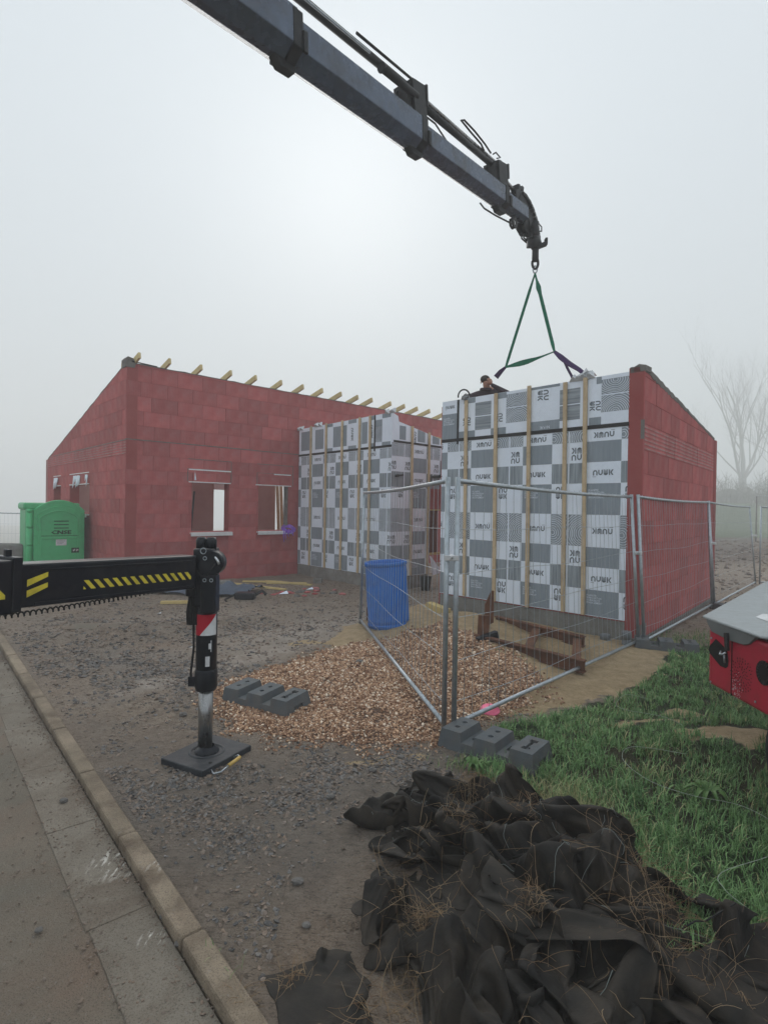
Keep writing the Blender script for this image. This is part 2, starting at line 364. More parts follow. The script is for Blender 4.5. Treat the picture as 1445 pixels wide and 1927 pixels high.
def terr(x, y):
    x = np.asarray(x, float); y = np.asarray(y, float)
    k = kperp(x, y)
    h = .022+.012*wob(x, y, 2.1, 3)+.006*wob(x, y, 7., 9)+.0035*wob(x, y, 21., 15)
    near = np.exp(-((x*.12)**2+((y-6)*.12)**2))
    h = h*1.0
    rut = gau(x, y, -2.4, 8.4, 1.5, .25, .55)*.05+gau(x, y, -3.6, 7.6, .9, .22, .4)*.06
    h = h+rut*(1+.5*wob(x, y, 9., 22))
    m = .17*gau(x, y, 1.2, 6.6, .50, .60)+.035*gau(x, y, .0, 5.6, .8, .8)
    s = .24*gau(x, y, 1.2, 8.1, .65, .6)+.10*gau(x, y, 2.6, 7.2, .6, .35, -.75)+.06*gau(x, y, .35, 8.0, .4, .5)
    s = s-.13*gau(x, y, 1.95, 7.1, .45, .12, -.85)
    h = h+m+s*(1+.10*wob(x, y, 5., 30)+.05*wob(x, y, 17., 33))
    gr = inpoly(x, y, RP)
    h = h+np.where(gr, .02*wob(x, y, 3., 40), 0)
    h = h+.16*gau(x, y, 2.45, 4.1, .55, .35)+.07*gau(x, y, 3.6, 3.3, .6, .6)
    side = sst(k, -.45, -.10); h = h*(1-side)+.030*side
    h = np.where(k > -.06, -.08, h)
    d = np.maximum(0, y-62)
    far = np.where(x > -40, sst(y, 60, 95)*3.6*sst(x, 5, 40), 0)
    lowl = -.35*sst(-x, 6.5, 9.)*sst(y, 9, 12)-10.*sst(y, 21, 95)*sst(-x+y*.12, 6, 22)*sst(-x+20, 0, 12)
    return h+far+lowl
def zt(x, y): return float(terr(np.array([x]), np.array([y]))[0])

def axis(parts):
    o = [np.array([parts[0][0]])]
    for a, b, n in parts: o.append(np.linspace(a, b, n+1)[1:])
    return np.concatenate(o)
ex = lambda a, b, n: None
gx = axis([(-260, -120, 6), (-120, -30, 12), (-30, -9, 20), (-9, -5, 30), (-5, 5.2, 380), (5.2, 9, 50), (9, 30, 30), (30, 120, 30), (120, 260, 6)])
gy = axis([(-60, 0, 10), (0, 1.5, 6), (1.5, 6.5, 240), (6.5, 11, 130), (11, 16, 60), (16, 30, 40), (30, 120, 60), (120, 290, 8)])
X, Y = np.meshgrid(gx, gy); Z = terr(X, Y)
idx = np.arange(X.size).reshape(X.shape)
F = np.stack([idx[:-1, :-1], idx[:-1, 1:], idx[1:, 1:], idx[1:, :-1]], -1).reshape(-1, 4)
xe = X+.10*wob(X, Y, 6., 11)+.04*wob(X, Y, 19., 17); ye = Y+.10*wob(X, Y, 6., 25)+.04*wob(X, Y, 21., 27)
a_gravel = inpoly(xe, ye, GP)*1.; a_sand = inpoly(xe, ye, SP)*1.*(1-a_gravel)
spill = (gau(xe, ye, .05, 3.95, .26, .10)+gau(xe, ye, 2.62, 4.15, .30, .15)*1.2+gau(xe, ye, 2.65, 4.85, .16, .10)*1.0+gau(xe, ye, -1.0, 7.3, .3, .12)+gau(xe, ye, 2.2, 4.55, .35, .06, .1)) > .55
a_sand = np.maximum(a_sand, spill*1.)
a_soil = inpoly(xe, ye, RP)*1.*(1-a_sand)
a_pale = np.clip(gau(xe, ye, -1.45, 6.6, .65, .16, .95)*1.4+gau(xe, ye, -2.1, 5.7, .5, .14, .9)*1.2+gau(xe, ye, -.5, 8.6, .5, .10, .9)*1.2+.9*gau(xe, ye, -1.2, 8.0, 1.5, .45, .85)+.5*gau(xe, ye, -2.8, 9.0, 1.5, .4, .6), 0, 1)
a_slate = np.clip(.9*gau(X, Y, -.9, 3.3, .8, .5, -.4)+gau(X, Y, .2, 3.8, .45, .25)+.9*gau(X, Y, -2.3, 6.0, 1.4, .4, -.4)+.6*gau(X, Y, -3.4, 8.1, 1.2, .4)+.25+.3*wob(X, Y, 4., 50), 0, 1)
a_far = sst(Y, 16, 24)*sst(X, 3, 6); a_green = np.maximum(sst(Y, 40, 43)*sst(X, 3, 8), sst(-X, 9, 13)*sst(Y, 20, 30)*.5)
gm = bpy.data.materials.new('ground'); gm.use_nodes = True; nt = gm.node_tree; b = nt.nodes['Principled BSDF']
pos = nt.nodes.new('ShaderNodeNewGeometry').outputs['Position']
def att(n):
    a = nt.nodes.new('ShaderNodeAttribute'); a.attribute_name = n; return a.outputs['Fac']
n1 = _noise(nt, pos, 1.3, 6, .6, .4); n2 = _noise(nt, pos, 9., 6, .65, .3); n3 = _noise(nt, pos, 55., 4, .6)
mud = _mix(nt, _ramp(nt, n1, .35, .65), (.40, .295, .215), (.47, .385, .305))
mud = _mix(nt, _math(nt, 'MULTIPLY', _ramp(nt, n2, .45, .75), .65), mud, (.155, .112, .080))
mud = _mix(nt, _math(nt, 'MULTIPLY', _ramp(nt, n3, .55, .75), .35), mud, (.34, .30, .26))
n4 = _noise(nt, pos, 150., 3, .7); n5 = _noise(nt, pos, 26., 6, .75, 1.)
mud = _mix(nt, _math(nt, 'MULTIPLY', _ramp(nt, n5, .53, .63), .7), mud, (.155, .11, .078))
nst = _noise(nt, _map(nt, pos, (.55, 1.6, 1.)), 34., 7, .78, 1.4)
mud = _mix(nt, _math(nt, 'MULTIPLY', _ramp(nt, nst, .54, .60), .8), mud, (.085, .064, .050))
mud = _mix(nt, _math(nt, 'MULTIPLY', _ramp(nt, nst, .44, .36), .6), mud, (.52, .44, .37))
mud = _mix(nt, _math(nt, 'MULTIPLY', _ramp(nt, n4, .52, .66), .55), mud, (.12, .094, .074))
mud = _mix(nt, _math(nt, 'MULTIPLY', _ramp(nt, _noise(nt, pos, 70., 3, .7), .60, .68), .6), mud, (.46, .42, .37))
c = _mix(nt, _math(nt, 'MULTIPLY', att('slate'), .55), mud, (.20, .19, .175))
c = _mix(nt, _math(nt, 'MULTIPLY', att('pale'), _ramp(nt, n2, .30, .62)), c, (.56, .49, .43))
sand = _mix(nt, _ramp(nt, n2, .35, .7), (.68, .52, .32), (.46, .33, .19))
sand = _mix(nt, _math(nt, 'MULTIPLY', _ramp(nt, n3, .52, .68), .5), sand, (.36, .24, .13))
c = _mix(nt, att('sand'), c, sand)
c = _mix(nt, att('gravel'), c, (.20, .125, .09))
soil = _mix(nt, _ramp(nt, n1, .4, .6), (.035, .06, .022), (.07, .06, .032))
c = _mix(nt, att('soil'), c, soil)
st = _map(nt, pos, (.10, 1.2, 1)); nf = _noise(nt, st, 1.2, 6, .7, .5)
far = _mix(nt, _ramp(nt, nf, .4, .62), (.075, .055, .040), (.19, .15, .115))
c = _mix(nt, att('farf'), c, far)
c = _mix(nt, att('green'), c, _mix(nt, _ramp(nt, nf, .4, .6), (.055, .11, .04), (.09, .13, .06)))
nt.links.new(c, b.inputs['Base Color'])
wet = _ramp(nt, n1, .35, .62)
nt.links.new(_math(nt, 'ADD', _math(nt, 'MULTIPLY', wet, .35), .5), b.inputs['Roughness']); b.inputs['Specular IOR Level'].default_value = .18
bp = nt.nodes.new('ShaderNodeBump'); bp.inputs['Strength'].default_value = 1.; bp.inputs['Distance'].default_value = .045
hh = _math(nt, 'ADD', _math(nt, 'SUBTRACT', _math(nt, 'MULTIPLY', _noise(nt, pos, 14., 9, .76, .9), 1.5), _math(nt, 'MULTIPLY', nst, .9)), _math(nt, 'MULTIPLY', n3, .6))
nt.links.new(hh, bp.inputs['Height']); nt.links.new(bp.outputs[0], b.inputs['Normal'])
M['ground'] = gm
V = np.stack([X.ravel(), Y.ravel(), Z.ravel()], 1)
arrays('ground', V, F, 'ground', True, dict(sand=a_sand.ravel(), gravel=a_gravel.ravel(), soil=a_soil.ravel(), pale=a_pale.ravel(), slate=a_slate.ravel(), farf=a_far.ravel(), green=a_green.ravel()),
       kind='structure', label='muddy brown building ground reaching to the foggy fields')

# chalky scrape marks on the gutter and kerb
for mn, cx_, cy_, rr_ in (('gutter', -1.30, 2.80, .17), ('kerb', -1.06, 2.74, .13), ('gutter', -.93, 2.30, .07)):
    nt = M[mn].node_tree; b = nt.nodes['Principled BSDF']; old = b.inputs['Base Color'].links[0].from_socket; ps = nt.nodes.new('ShaderNodeNewGeometry').outputs['Position']
    vd = nt.nodes.new('ShaderNodeVectorMath'); vd.operation = 'DISTANCE'; nt.links.new(ps, vd.inputs[0]); vd.inputs[1].default_value = (cx_, cy_, 0)
    mp = nt.nodes.new('ShaderNodeMapping'); mp.inputs['Rotation'].default_value = (0, 0, .9); mp.inputs['Scale'].default_value = (1, .22, 1); nt.links.new(ps, mp.inputs[0])
    f = _math(nt, 'MULTIPLY', _ramp(nt, vd.outputs['Value'], rr_, rr_*.35), _ramp(nt, _noise(nt, mp.outputs[0], 38., 5, .7), .52, .62))
    nt.links.new(_mix(nt, f, old, (.62, .60, .55)), b.inputs['Base Color'])
# road, gutter and kerb, laid along one straight line
def kpt(s, p, z): return Vector((KO[0]+KD[0]*s+KP[0]*p, KO[1]+KD[1]*s+KP[1]*p, z))
def kbox(mb, s0, s1, p0, p1, z0, z1):
    v = [kpt(s, p, z) for z in (z0, z1) for s, p in ((s0, p0), (s1, p0), (s1, p1), (s0, p1))]
    return mb.add(v, [(0, 3, 2, 1), (4, 5, 6, 7), (0, 1, 5, 4), (1, 2, 6, 5), (2, 3, 7, 6), (3, 0, 4, 7)])
kbox(MB(), -40, 30, .246, 7.5, -.10, -.0085).build('road', 'asphalt', kind='structure', label='muddy asphalt road beside the concrete gutter')
gut = kbox(MB(), -40, 30, -.13, .25, -.12, -.05).build('gutter_strip', 'gutter', kind='structure', label='mortar bed under gutter slabs and kerb stones')
kr = random.Random(2)
for k in range(-9, 6):
    s0 = 3.95+.9*k; j = kr.uniform(-.006, -.002)
    kbox(MB(), s0+.002, s0+.898, .003, .262+kr.uniform(-.008, .010), -.06, j).build('gutter_slab', 'gutter', gut, bevel=.004)
    s0 = 5.2+.9*k; 
    q = kr.uniform(-.004, .004)
    kbox(MB(), s0+.004, s0+.896, -.100+q, -.004+q, -.06, .048+kr.uniform(-.004, .004)).build('kerb_stone', 'kerb', gut, bevel=.014)
kbox(MB(), -40, -4.2, -.12, .25, -.06, .0).build('far_kerb_run', 'gutter', gut)
# ------------------------------------------------------------------ red block buildings
def wall(parent, fr, s0, s1, z0, top, opens=(), th=.2, name='wall_core', m='wallcore', depth=-.012):
    """core of a wall with real thickness; top = list of (s, z) line ends"""
    (ta, za), (tb, zb) = top; sl = (zb-za)/(tb-ta)
    rs = [(s0, s1, z0, max(za, zb)+.5)]
    for o in opens: rs = [q for r in rs for q in minus(r, o)]
    mb = MB()
    for r in rs:
        p = clip(rect(r[0], r[1], r[2], r[3]), -sl, 1, za-sl*ta)
        if area(p) > 1e-3: mb.prism(p, fr, depth-th, depth)
    return mb.build(name, m, parent)
_full = {}
def bricks(parent, fr, s0, s1, z0, top, opens=(), L=.56, H=.31, m='brick', skip=None, off=0., lintel=None, cnt=None, depthv=.0):
    (ta, za), (tb, zb) = top; sl = (zb-za)/(tb-ta); zmax = za+max(0, sl*(s1-ta)) if sl > 0 else za+max(0, sl*(s0-ta)); zmax = max(za+sl*(s0-ta), za+sl*(s1-ta))
    key = (L, H, m)
    j = .004; rz = fr.rot(); flip = fr.d.x*fr.n.y-fr.d.y*fr.n.x
    def mesh(poly, mm, origin):
        k = len(poly); d0, d1 = -.035, 0.
        # local axes: x along wall, y = -outward*flip, z up
        vs = [(a-origin[0], (d*flip), b-origin[1]) for d in (d0, d1) for a, b in poly]
        fs = [tuple(range(k))[::-1], tuple(range(k, 2*k))]+[(i, (i+1) % k, k+(i+1) % k, k+i) for i in range(k)]
        me = bpy.data.meshes.new('brick'); me.from_pydata(vs, [], fs); me.materials.append(M[mm])
        bm = bmesh.new(); bm.from_mesh(me); bmesh.ops.recalc_face_normals(bm, faces=bm.faces); bm.to_mesh(me); bm.free(); return me
    row = 0; z = z0
    rr = random.Random(int(s1*100)+len(m))
    while z < zmax-.02:
        h = H; mm = m
        if lintel and abs(z-lintel[0]) < H*.5: h = lintel[1]; mm = 'brick_lintel'
        s = s0-((row % 2)*.5+off+rr.uniform(-.12, .12))*L
        while s < s1:
            r = (max(s, s0), min(s+L, s1), z, z+h)
            s += L
            if r[1]-r[0] < .03: continue
            cx, cz = (r[0]+r[1])/2, (r[2]+r[3])/2
            if skip and skip(cx, cz): continue
            parts = [r]
            for o in opens: parts = [q for p in parts for q in minus(p, o)]
            for p in parts:
                if p[1]-p[0] < .03 or p[3]-p[2] < .02: continue
                jz = j*.5
                pl = rect(p[0]+j/2, p[1]-j/2, p[2]+jz, p[3]-jz)
                pc = clip(pl, -sl, 1, za-sl*ta-.004)
                if area(pc) < .003: continue
                whole = abs(p[1]-p[0]-L) < 1e-6 and abs(p[3]-p[2]-H) < 1e-6 and abs(area(pc)-area(pl)) < 1e-6 and mm == m
                org = (p[0], p[2])
                if whole:
                    kk = (L, H, mm, flip > 0)
                    if kk not in _full: _full[kk] = mesh(pc, mm, org)
                    me = _full[kk]
                else: me = mesh(pc, mm, org)
                o = bpy.data.objects.new('brick', me); col.objects.link(o)
                o.location = fr(org[0], org[1], rr.uniform(-.0035, .0025)+depthv); o.rotation_euler = (0, 0, rz)
                fin(o, parent)
        z += h; row += 1

# --- left house
CA = (-5.47, 11.8); dv = (.732, .681); du = (-.681, .732)
FA = Frame(CA, (CA[0]+dv[0]*10.6, CA[1]+dv[1]*10.6)); FS = Frame(CA, (CA[0]+du[0]*6.85, CA[1]+du[1]*6.85))
hA = thing('red_block_house', (CA[0], CA[1], 0), 'long red block house with pine rafters poking over its top wall', 'house')
W1 = (1.46, 2.38, 1.19, 2.32); W2 = (3.18, 4.07, 1.19, 2.33)
frontopens = [W1, W2]
sideopens = [(2.56, 4.35, 1.56, 2.28), (5.28, 6.10, 1.35, 2.29)]
ftop = [(0, 4.80), (10.6, 4.74)]; stop_ = [(0, 4.80), (6.85, 3.10)]
wA = wall(hA, FA, .012, 10.6, -.4, ftop, frontopens, th=.22, name='front_wall')
wS = wall(hA, FS, .0, 6.85, -.6, stop_, sideopens, th=.22, name='side_wall')
bricks(wA, FA, 0., 10.6, 0.02, ftop, frontopens, L=.58, H=.315, m='brick', skip=lambda s, z: (s > 4.8 and z < 3.7) or z < .1)
bricks(wS, FS, 0.0, 6.85, 0.02, stop_, sideopens, L=.62, H=.315, m='brick', skip=lambda s, z: (s < 3.5 and z < .45) or (s > 3.2 and z < .9), lintel=(2.85, .33))
# back eave wall, inner partitions (seen through the windows)
FB = Frame((CA[0]+du[0]*6.85, CA[1]+du[1]*6.85), (CA[0]+du[0]*6.85+dv[0]*10.6, CA[1]+du[1]*6.85+dv[1]*10.6))
wall(hA, FB, 0, 10.6, -.4, [(0, 3.1), (10.6, 3.1)], [(2.6, 9.6, .05, 2.8)], th=.2, name='back_wall', m='inner')
FI = Frame((CA[0]+du[0]*2.2, CA[1]+du[1]*2.2), (CA[0]+du[0]*2.2+dv[0]*10, CA[1]+du[1]*2.2+dv[1]*10))
wall(hA, FI, .25, 10, 0, [(0, 2.8), (10, 2.8)], [(3.07, 4.4, 0.1, 2.39), (5.05, 5.9, .1, 2.6)], th=.1, name='inner_partition', m='inner')
# white board seen through the left window, leaning pine boards behind the right one
MB().prism(rect(3.07, 4.4, 2.24, 2.39), FI, -.05, .01).build('inner_lintel', 'alu', hA)
for k, (a, b) in enumerate(((5.14, 5.06), (5.26, 5.19), (5.40, 5.34))):
    MB().beam(FI(a, .2, .12), FI(b, 2.75, .04), .095, .03, up=FA.n.to_3d()).build('leaning_board', 'rafter', hA)
mort = MB()      # grey mortar course over the front lintels and smears round the shutter boxes
for a, b, z in ((0.0, 1.2, 3.168), (1.2, 3.0, 3.172), (3.0, 4.7, 3.165)): mort.prism(rect(a, b, z, z+.022), FA, -.02, .004)
for a, b in ((1.36, 2.43), (3.14, 4.19)):
    mort.prism(rect(a, b, 2.845, 2.862), FA, -.02, .005); mort.prism(rect(a-.012, a+.006, 2.34, 2.64), FA, -.02, .0045); mort.prism(rect(b-.006, b+.012, 2.34, 2.85), FA, -.02, .0045)
    mort.prism(rect(a, b, 2.625, 2.634), FA, -.02, .005)
mort.prism([(0.0, 3.15), (6.1, 3.15), (6.1, 3.165), (0.0, 3.166)], FS, -.02, .004)
mort.build('mortar_line', 'mortar', hA)
for (a, b, zt_, nm) in ((1.38, 2.42, 2.60, 0), (3.62, 4.13, 2.60, 1)):
    MB().prism(rect(a, b, zt_, zt_+.028), FA, -.01, .012).build('shutter_box_strip', 'alu', hA)
for (a, b) in ((1.38, 2.42), (3.10, 4.14)):
    MB().prism(rect(a, b, 2.318, 2.342), FA, -.02, .012).build('window_head_strip', 'alu', hA)
for (a, b) in ((2.60, 4.35), (5.28, 6.10)):
    MB().prism(rect(a, b, 2.275, 2.295), FS, -.02, .012).prism(rect(a, b, 2.555, 2.575), FS, -.02, .010).build('window_head_strip', 'alu', hA)
def sill(fr, a, b, z, m='alu'):
    mb = MB(); mb.prism(rect(a, b, z-.055, z-.020), fr, -.2, .075); mb.prism(rect(a, b, z-.105, z-.022), fr, .062, .080)
    return mb.build('window_sill', m, hA)
sill(FA, 1.42, 2.45, 1.19); sill(FA, 3.14, 4.17, 1.19); sill(FS, 2.55, 4.0, 1.56)
for (a, b, z0, z1), fr in ((W1, FA), (W2, FA)):
    for x0, x1 in ((a-.002, a+.012), (b-.012, b+.002)): MB().prism(rect(x0, x1, z0-.01, z1), fr, -.22, -.036).build('window_reveal', 'mortar' if a > 3 else 'wallcore', hA)
# torn bits of membrane hanging from the side shutter boxes
for s0, n_ in ((3.35, 7), (2.70, 2), (5.55, 5)):
    for k in range(n_):
        x = s0+k*.085+random.uniform(-.02, .02); y = random.uniform(.12, .34); zz = 2.50
        MB().add([FS(x-.05, zz, .02), FS(x+.05, zz+.02, .03), FS(x+random.uniform(-.05, .05), zz-y, .06), FS(x, zz-y*.6, .01)], [(0, 1, 2), (0, 2, 3), (0, 3, 1), (1, 3, 2)]).build('torn_membrane_flap', 'mem', hA)
MB().add([FA(1.50, 2.37, .03), FA(1.55, 2.37, .03), FA(1.51, 2.58, .035), FA(1.525, 2.40, .05)], [(0, 1, 2), (0, 2, 3), (0, 3, 1), (1, 3, 2)]).build('torn_membrane_flap', 'mem', hA)
# rafters over the ridge wall
slope = 1.70/6.85
for k, s in enumerate((.18, .82, 1.54, 2.27, 2.93, 3.65, 4.31, 4.93, 5.57, 6.17, 6.71, 7.46, 8.04, 8.61, 9.18, 9.92)):
    p1 = FA(s, 4.897+slope*.14, .24); p0 = FA(s, 4.885-slope*7.1, -7.0); p0 = FA(s, 4.897-slope*7.1, -7.0)
    MB().beam(p0, p1, .05, .125).build('rafter', 'rafter', hA)
MB().beam(FA(0, 4.77, -.3), FA(10.4, 4.71, -.3), .1, .12).build('ridge_plate', 'rafter', hA)
cap = MB(); rr = random.Random(8)
cap.prism([(-.02, 4.70), (.16, 4.70), (.20, 4.82), (.12, 4.90), (.02, 4.92), (-.03, 4.86)], FA, -.24, .01)
pts = [(s, 4.80-.0056*s+rr.uniform(-.004, .012)) for s in np.linspace(.2, 10.6, 60)]
for i in range(59):
    (a, za), (b, zb) = pts[i], pts[i+1]; cap.prism([(a, 4.79-.0056*a), (b, 4.79-.0056*b), (b, zb+.008), (a, za+.008)], FA, -.22, .002)
pts = [(s, 4.80-slope*s+rr.uniform(-.004, .018)) for s in np.linspace(0, 6.85, 40)]
for i in range(39):
    (a, za), (b, zb) = pts[i], pts[i+1]; cap.prism([(a, 4.795-slope*a), (b, 4.795-slope*b), (b, zb+.015), (a, za+.015)], FS, -.22, .002)
cap.build('mortar_cap', 'mortar', hA)
MB().tube([FA(.10, 4.83, .02), FA(.62, 4.80, .05)], .012).build('iron_rod', 'cranedk', hA)
MB().beam(FS(.22, 4.72, -.05), FS(.24, 4.92, -.05), .03, .03).beam(FS(.24, 4.91, -.05), FS(.05, 4.90, -.05), .03, .03).build('iron_bracket', 'cranedk', hA)
# mortar column of the corner

# --- right block
K = (3.47, 7.5); KL = (1.027, 9.964); KR = (6.65, 11.3)
KC = (3.47-.0, 7.5)
FM = Frame(K, KL); FR = Frame(K, KR); LM = FM.L; LR = FR.L
hB = thing('red_block_annex', (K[0], K[1], 0), 'tall red block annex at right wrapped on one side in printed membrane', 'building')
rtop = [(0, 3.76), (LR, 3.30)]
wR = wall(hB, FR, .0, LR, -.2, rtop, [], th=.19, name='side_wall')
bricks(wR, FR, 0., LR, .09, rtop, [], L=.56, H=.318, m='brick_rib', lintel=(2.65, .36), skip=None)
wall(hB, FM, .19, LM, -.2, [(0, 3.70), (LM, 3.68)], [], th=.16, name='membrane_wall_core')
MB().prism(rect(.0, .19, .09, 2.78), FM, -.02, .001).prism(rect(.0, .186, 3.05, 3.70), FM, -.02, .001).build('wall_end', 'brick', hB)
e = MB(); e.prism(rect(.0, .19, 2.785, 3.045), FM, -.02, .004).build('lintel_end', 'mortar', hB); e = MB(); e.prism([(-.01, 3.70), (.19, 3.70), (.20, 3.745), (.08, 3.80), (-.012, 3.775)], FM, -.2, .006)
sl = -.46/LR; pts = [(s, 3.76+sl*s+rr.uniform(-.01, .012)) for s in np.linspace(0, LR, 34)]
for i in range(33):
    (a, za), (b, zb) = pts[i], pts[i+1]; t = .07*max(0, 1-a/3.)+.02
    e.prism([(a, 3.75+sl*a-t*random.uniform(.5, 1)), (b, 3.75+sl*b-t*random.uniform(.5, 1)), (b, zb+.02), (a, za+.02)], FR, -.19, .006)
e.build('mortar_cap', 'mortar', hB)
hm = MB()
for zc in (3.64, 3.20):
    hm.prism([(.07, zc-.02), (.13, zc-.02), (.13, zc+.01), (.115, zc+.03), (.085, zc+.03), (.07, zc+.01)], FM, .0, .003)
hm.build('block_slot', 'hole', hB)
f = MB(); f.prism(rect(-.03, LR+.03, -.3, .085), FR, -.19, .02); f.prism(rect(.0, LM, -.3, .28), FM, -.2, .005); f.build('concrete_footing', 'concrete', hB)
FBk = Frame(KL, (KL[0]+KR[0]-K[0], KL[1]+KR[1]-K[1])); FB2 = Frame(KR, (KL[0]+KR[0]-K[0], KL[1]+KR[1]-K[1]))
wall(hB, FB2, 0, FB2.L, -.2, [(0, 3.28), (FB2.L, 3.26)], [(.7, 1.8, .1, 2.3)], th=.19, name='back_wall')
wall(hB, FBk, .2, FBk.L, -.2, [(0, 3.68), (FBk.L, 3.26)], [(1.5, 2.6, .1, 2.3)], th=.15, name='back_wall')

# --- middle block
Mc = (.143, 12.0); Ml = (-2.24, 14.7); Mr = (2.55, 14.32)
FL = Frame(Mc, Ml); FX = Frame(Mc, Mr)
hC = thing('membrane_porch_block', (Mc[0], Mc[1], 0), 'middle block wrapped in printed membrane on a grey block footing', 'building')
wall(hC, FL, 0, FL.L, -.2, [(0, 3.83), (FL.L, 3.83)], [], th=.15, name='timber_wall')
mrt = [(0, 3.69), (3.34, 3.10)]
wall(hC, FX, .0, FX.L, -.2, mrt, [(1.22, 3.0, -.3, 2.34)], th=.15, name='timber_wall')
rr = random.Random(3)
for z in (0, ):
    s = -.0
    while s < FL.L: 
        L = min(.5, FL.L-s); MB().prism(rect(s+.004, s+L-.004, -.1, .30), FL, -.2, .012+rr.uniform(-.003, .003)).build('footing_block', 'cblock', hC); s += .5
    s = .0
    while s < 1.2:
        L = min(.5, 1.2-s); MB().prism(rect(s+.004, s+L-.004, -.1, .30), FX, -.2, .012+rr.uniform(-.003, .003)).build('footing_block', 'cblock', hC); s += .5
# porch interior: pale cladding over a brown plywood door
FD = Frame(FX(1.18, 0, -.55).to_2d(), FX(3.2, 0, -.55).to_2d())
MB().prism(rect(0, 2, 1.78, 2.42), FD, -.02, 0).build('pale_cladding', 'redplastic', hC)
for k in range(5): MB().prism(rect(.02+k*.2, .2+k*.2, .72, 1.76), FD, -.02, 0).build('door_board', 'ply', hC)
MB().prism(rect(0, 1.8, .66, .72), FD, -.03, .02).prism(rect(0, 1.8, 1.755, 1.79), FD, -.03, .02).prism(rect(.16, .20, .72, 1.76), FD, 0, .015).build('door_rail', 'plank', hC)
MB().add([FX(1.26, .72, .02), FX(1.30, .70, .03), FX(1.62, .32, .12), FX(1.36, .26, .05)], [(0, 1, 2), (0, 2, 3), (0, 3, 1), (1, 3, 2)]).build('membrane_flap', 'mem', hC)
MB().beam(FX(1.3, .36, .03), FX(1.9, .40, -.1), .03, .08).build('threshold_board', 'alu', hC)
MB().beam(FX(1.22, 3.42, -.05), FX(2.7, 3.30, .12), .045, .16).build('yellow_beam', 'rafter', hC)

# --- printed membranes
def nuuk_polys():
    """the four letters drawn as strokes: list of (letter index, polygons) in unit boxes"""
    def arc(cx, cy, r0, r1, a0, a1, n=7):
        P = []
        for k in range(n):
            t0 = a0+(a1-a0)*k/n; t1 = a0+(a1-a0)*(k+1)/n
            P.append([(cx+r0*math.cos(t0), cy+r0*math.sin(t0)), (cx+r1*math.cos(t0), cy+r1*math.sin(t0)), (cx+r1*math.cos(t1), cy+r1*math.sin(t1)), (cx+r0*math.cos(t1), cy+r0*math.sin(t1))])
        return P
    n = arc(.42, .55, .2, .42, math.pi, 0)+[rect(0, .22, 0, .55), rect(.62, .84, 0, .55)]
    u = arc(.42, .45, .2, .42, math.pi, 2*math.pi)+[rect(0, .22, .45, 1), rect(.62, .84, .45, 1)]
    e = arc(.42, .40, .0, .42, math.pi, 2*math.pi)+[rect(0, .84, .46, .60), rect(0, .84, .67, .80), rect(0, .34, .87, 1), rect(.5, .84, .87, 1)]
    k = [rect(0, .22, 0, 1), [(.26, .5), (.56, 1), (.84, 1), (.50, .5)], [(.26, .5), (.50, .5), (.84, 0), (.56, 0)]]
    return [n, u, e, k]
NU = nuuk_polys()
def logo(kind, cx, cz, h, flip, rot=0):
    """kind 'line' or 'square'"""
    out = []
    for i, L in enumerate(NU):
        if kind == 'line': ox, oz = (i-2)*h*.98+.06*h, -h/2
        else: ox, oz = ((i % 2)-1)*h*1.0+.06*h, (0.08 if i < 2 else -1.08)*h
        for p in L:
            q = [(ox+a*h, oz+b*h) for a, b in p]
            if flip: q = [(-a, -b) for a, b in q]
            if rot: q = [(-b, a) for a, b in q] if rot > 0 else [(b, -a) for a, b in q]
            out.append([(cx+a, cz+b) for a, b in q])
    if kind == 'line':
        q = rect(-2*h, -1.3*h, -.78*h, -.72*h)
        if flip: q = [(-a, -b) for a, b in q]
        if rot: q = [(-b, a) for a, b in q] if rot > 0 else [(b, -a) for a, b in q]
        out.append([(cx+a, cz+b) for a, b in q])
    return out
_txt = {}
def text_tris(body, size, align='LEFT', ls=1.):
    k = (body, size, align)
    if k not in _txt:
        c = bpy.data.curves.new('t', 'FONT'); c.body = body; c.size = size; c.align_x = align; c.space_line = ls; c.resolution_u = 1; c.offset = size*.012
        o = bpy.data.objects.new('t', c); col.objects.link(o); bpy.context.view_layer.update()
        dg = bpy.context.evaluated_depsgraph_get(); me = bpy.data.meshes.new_from_object(o.evaluated_get(dg))
        P = [[(me.vertices[i].co.x, me.vertices[i].co.y) for i in p.vertices] for p in me.polygons]
        bpy.data.objects.remove(o); bpy.data.curves.remove(c); _txt[k] = P
    return _txt[k]
WORDS = "PLANÈTE\nINNOVATION\nDURABILITÉ\nENGAGEMENT"
def rings(cell, cx, cz, r0=.03, dr=.030, w_=.009, n=40, squash=1.):
    out = []; x0, x1, z0, z1 = cell; R = math.hypot(max(x1-cx, cx-x0), max(z1-cz, cz-z0))
    r = r0; kk = 0
    while r < min(R, .36):
        for k in range(n):
            a0 = 2*math.pi*k/n; a1 = 2*math.pi*(k+1)/n
            f = lambda a, q: (cx+q*math.cos(a)*(1+.05*math.sin(2*a+kk*.3)), cz+squash*q*math.sin(a)*(1+.05*math.cos(3*a)))
            p = [f(a0, r), f(a0, r+w_), f(a1, r+w_), f(a1, r)]
            for (A, B, C_) in ((1, 0, x1-.004), (-1, 0, -x0-.004), (0, 1, z1-.004), (0, -1, -z0-.004)):
                p = clip(p, A, B, C_)
                if len(p) < 3: break
            if len(p) > 2: out.append(p)
        r += dr+.004*math.sin(kk); kk += 1
    return out
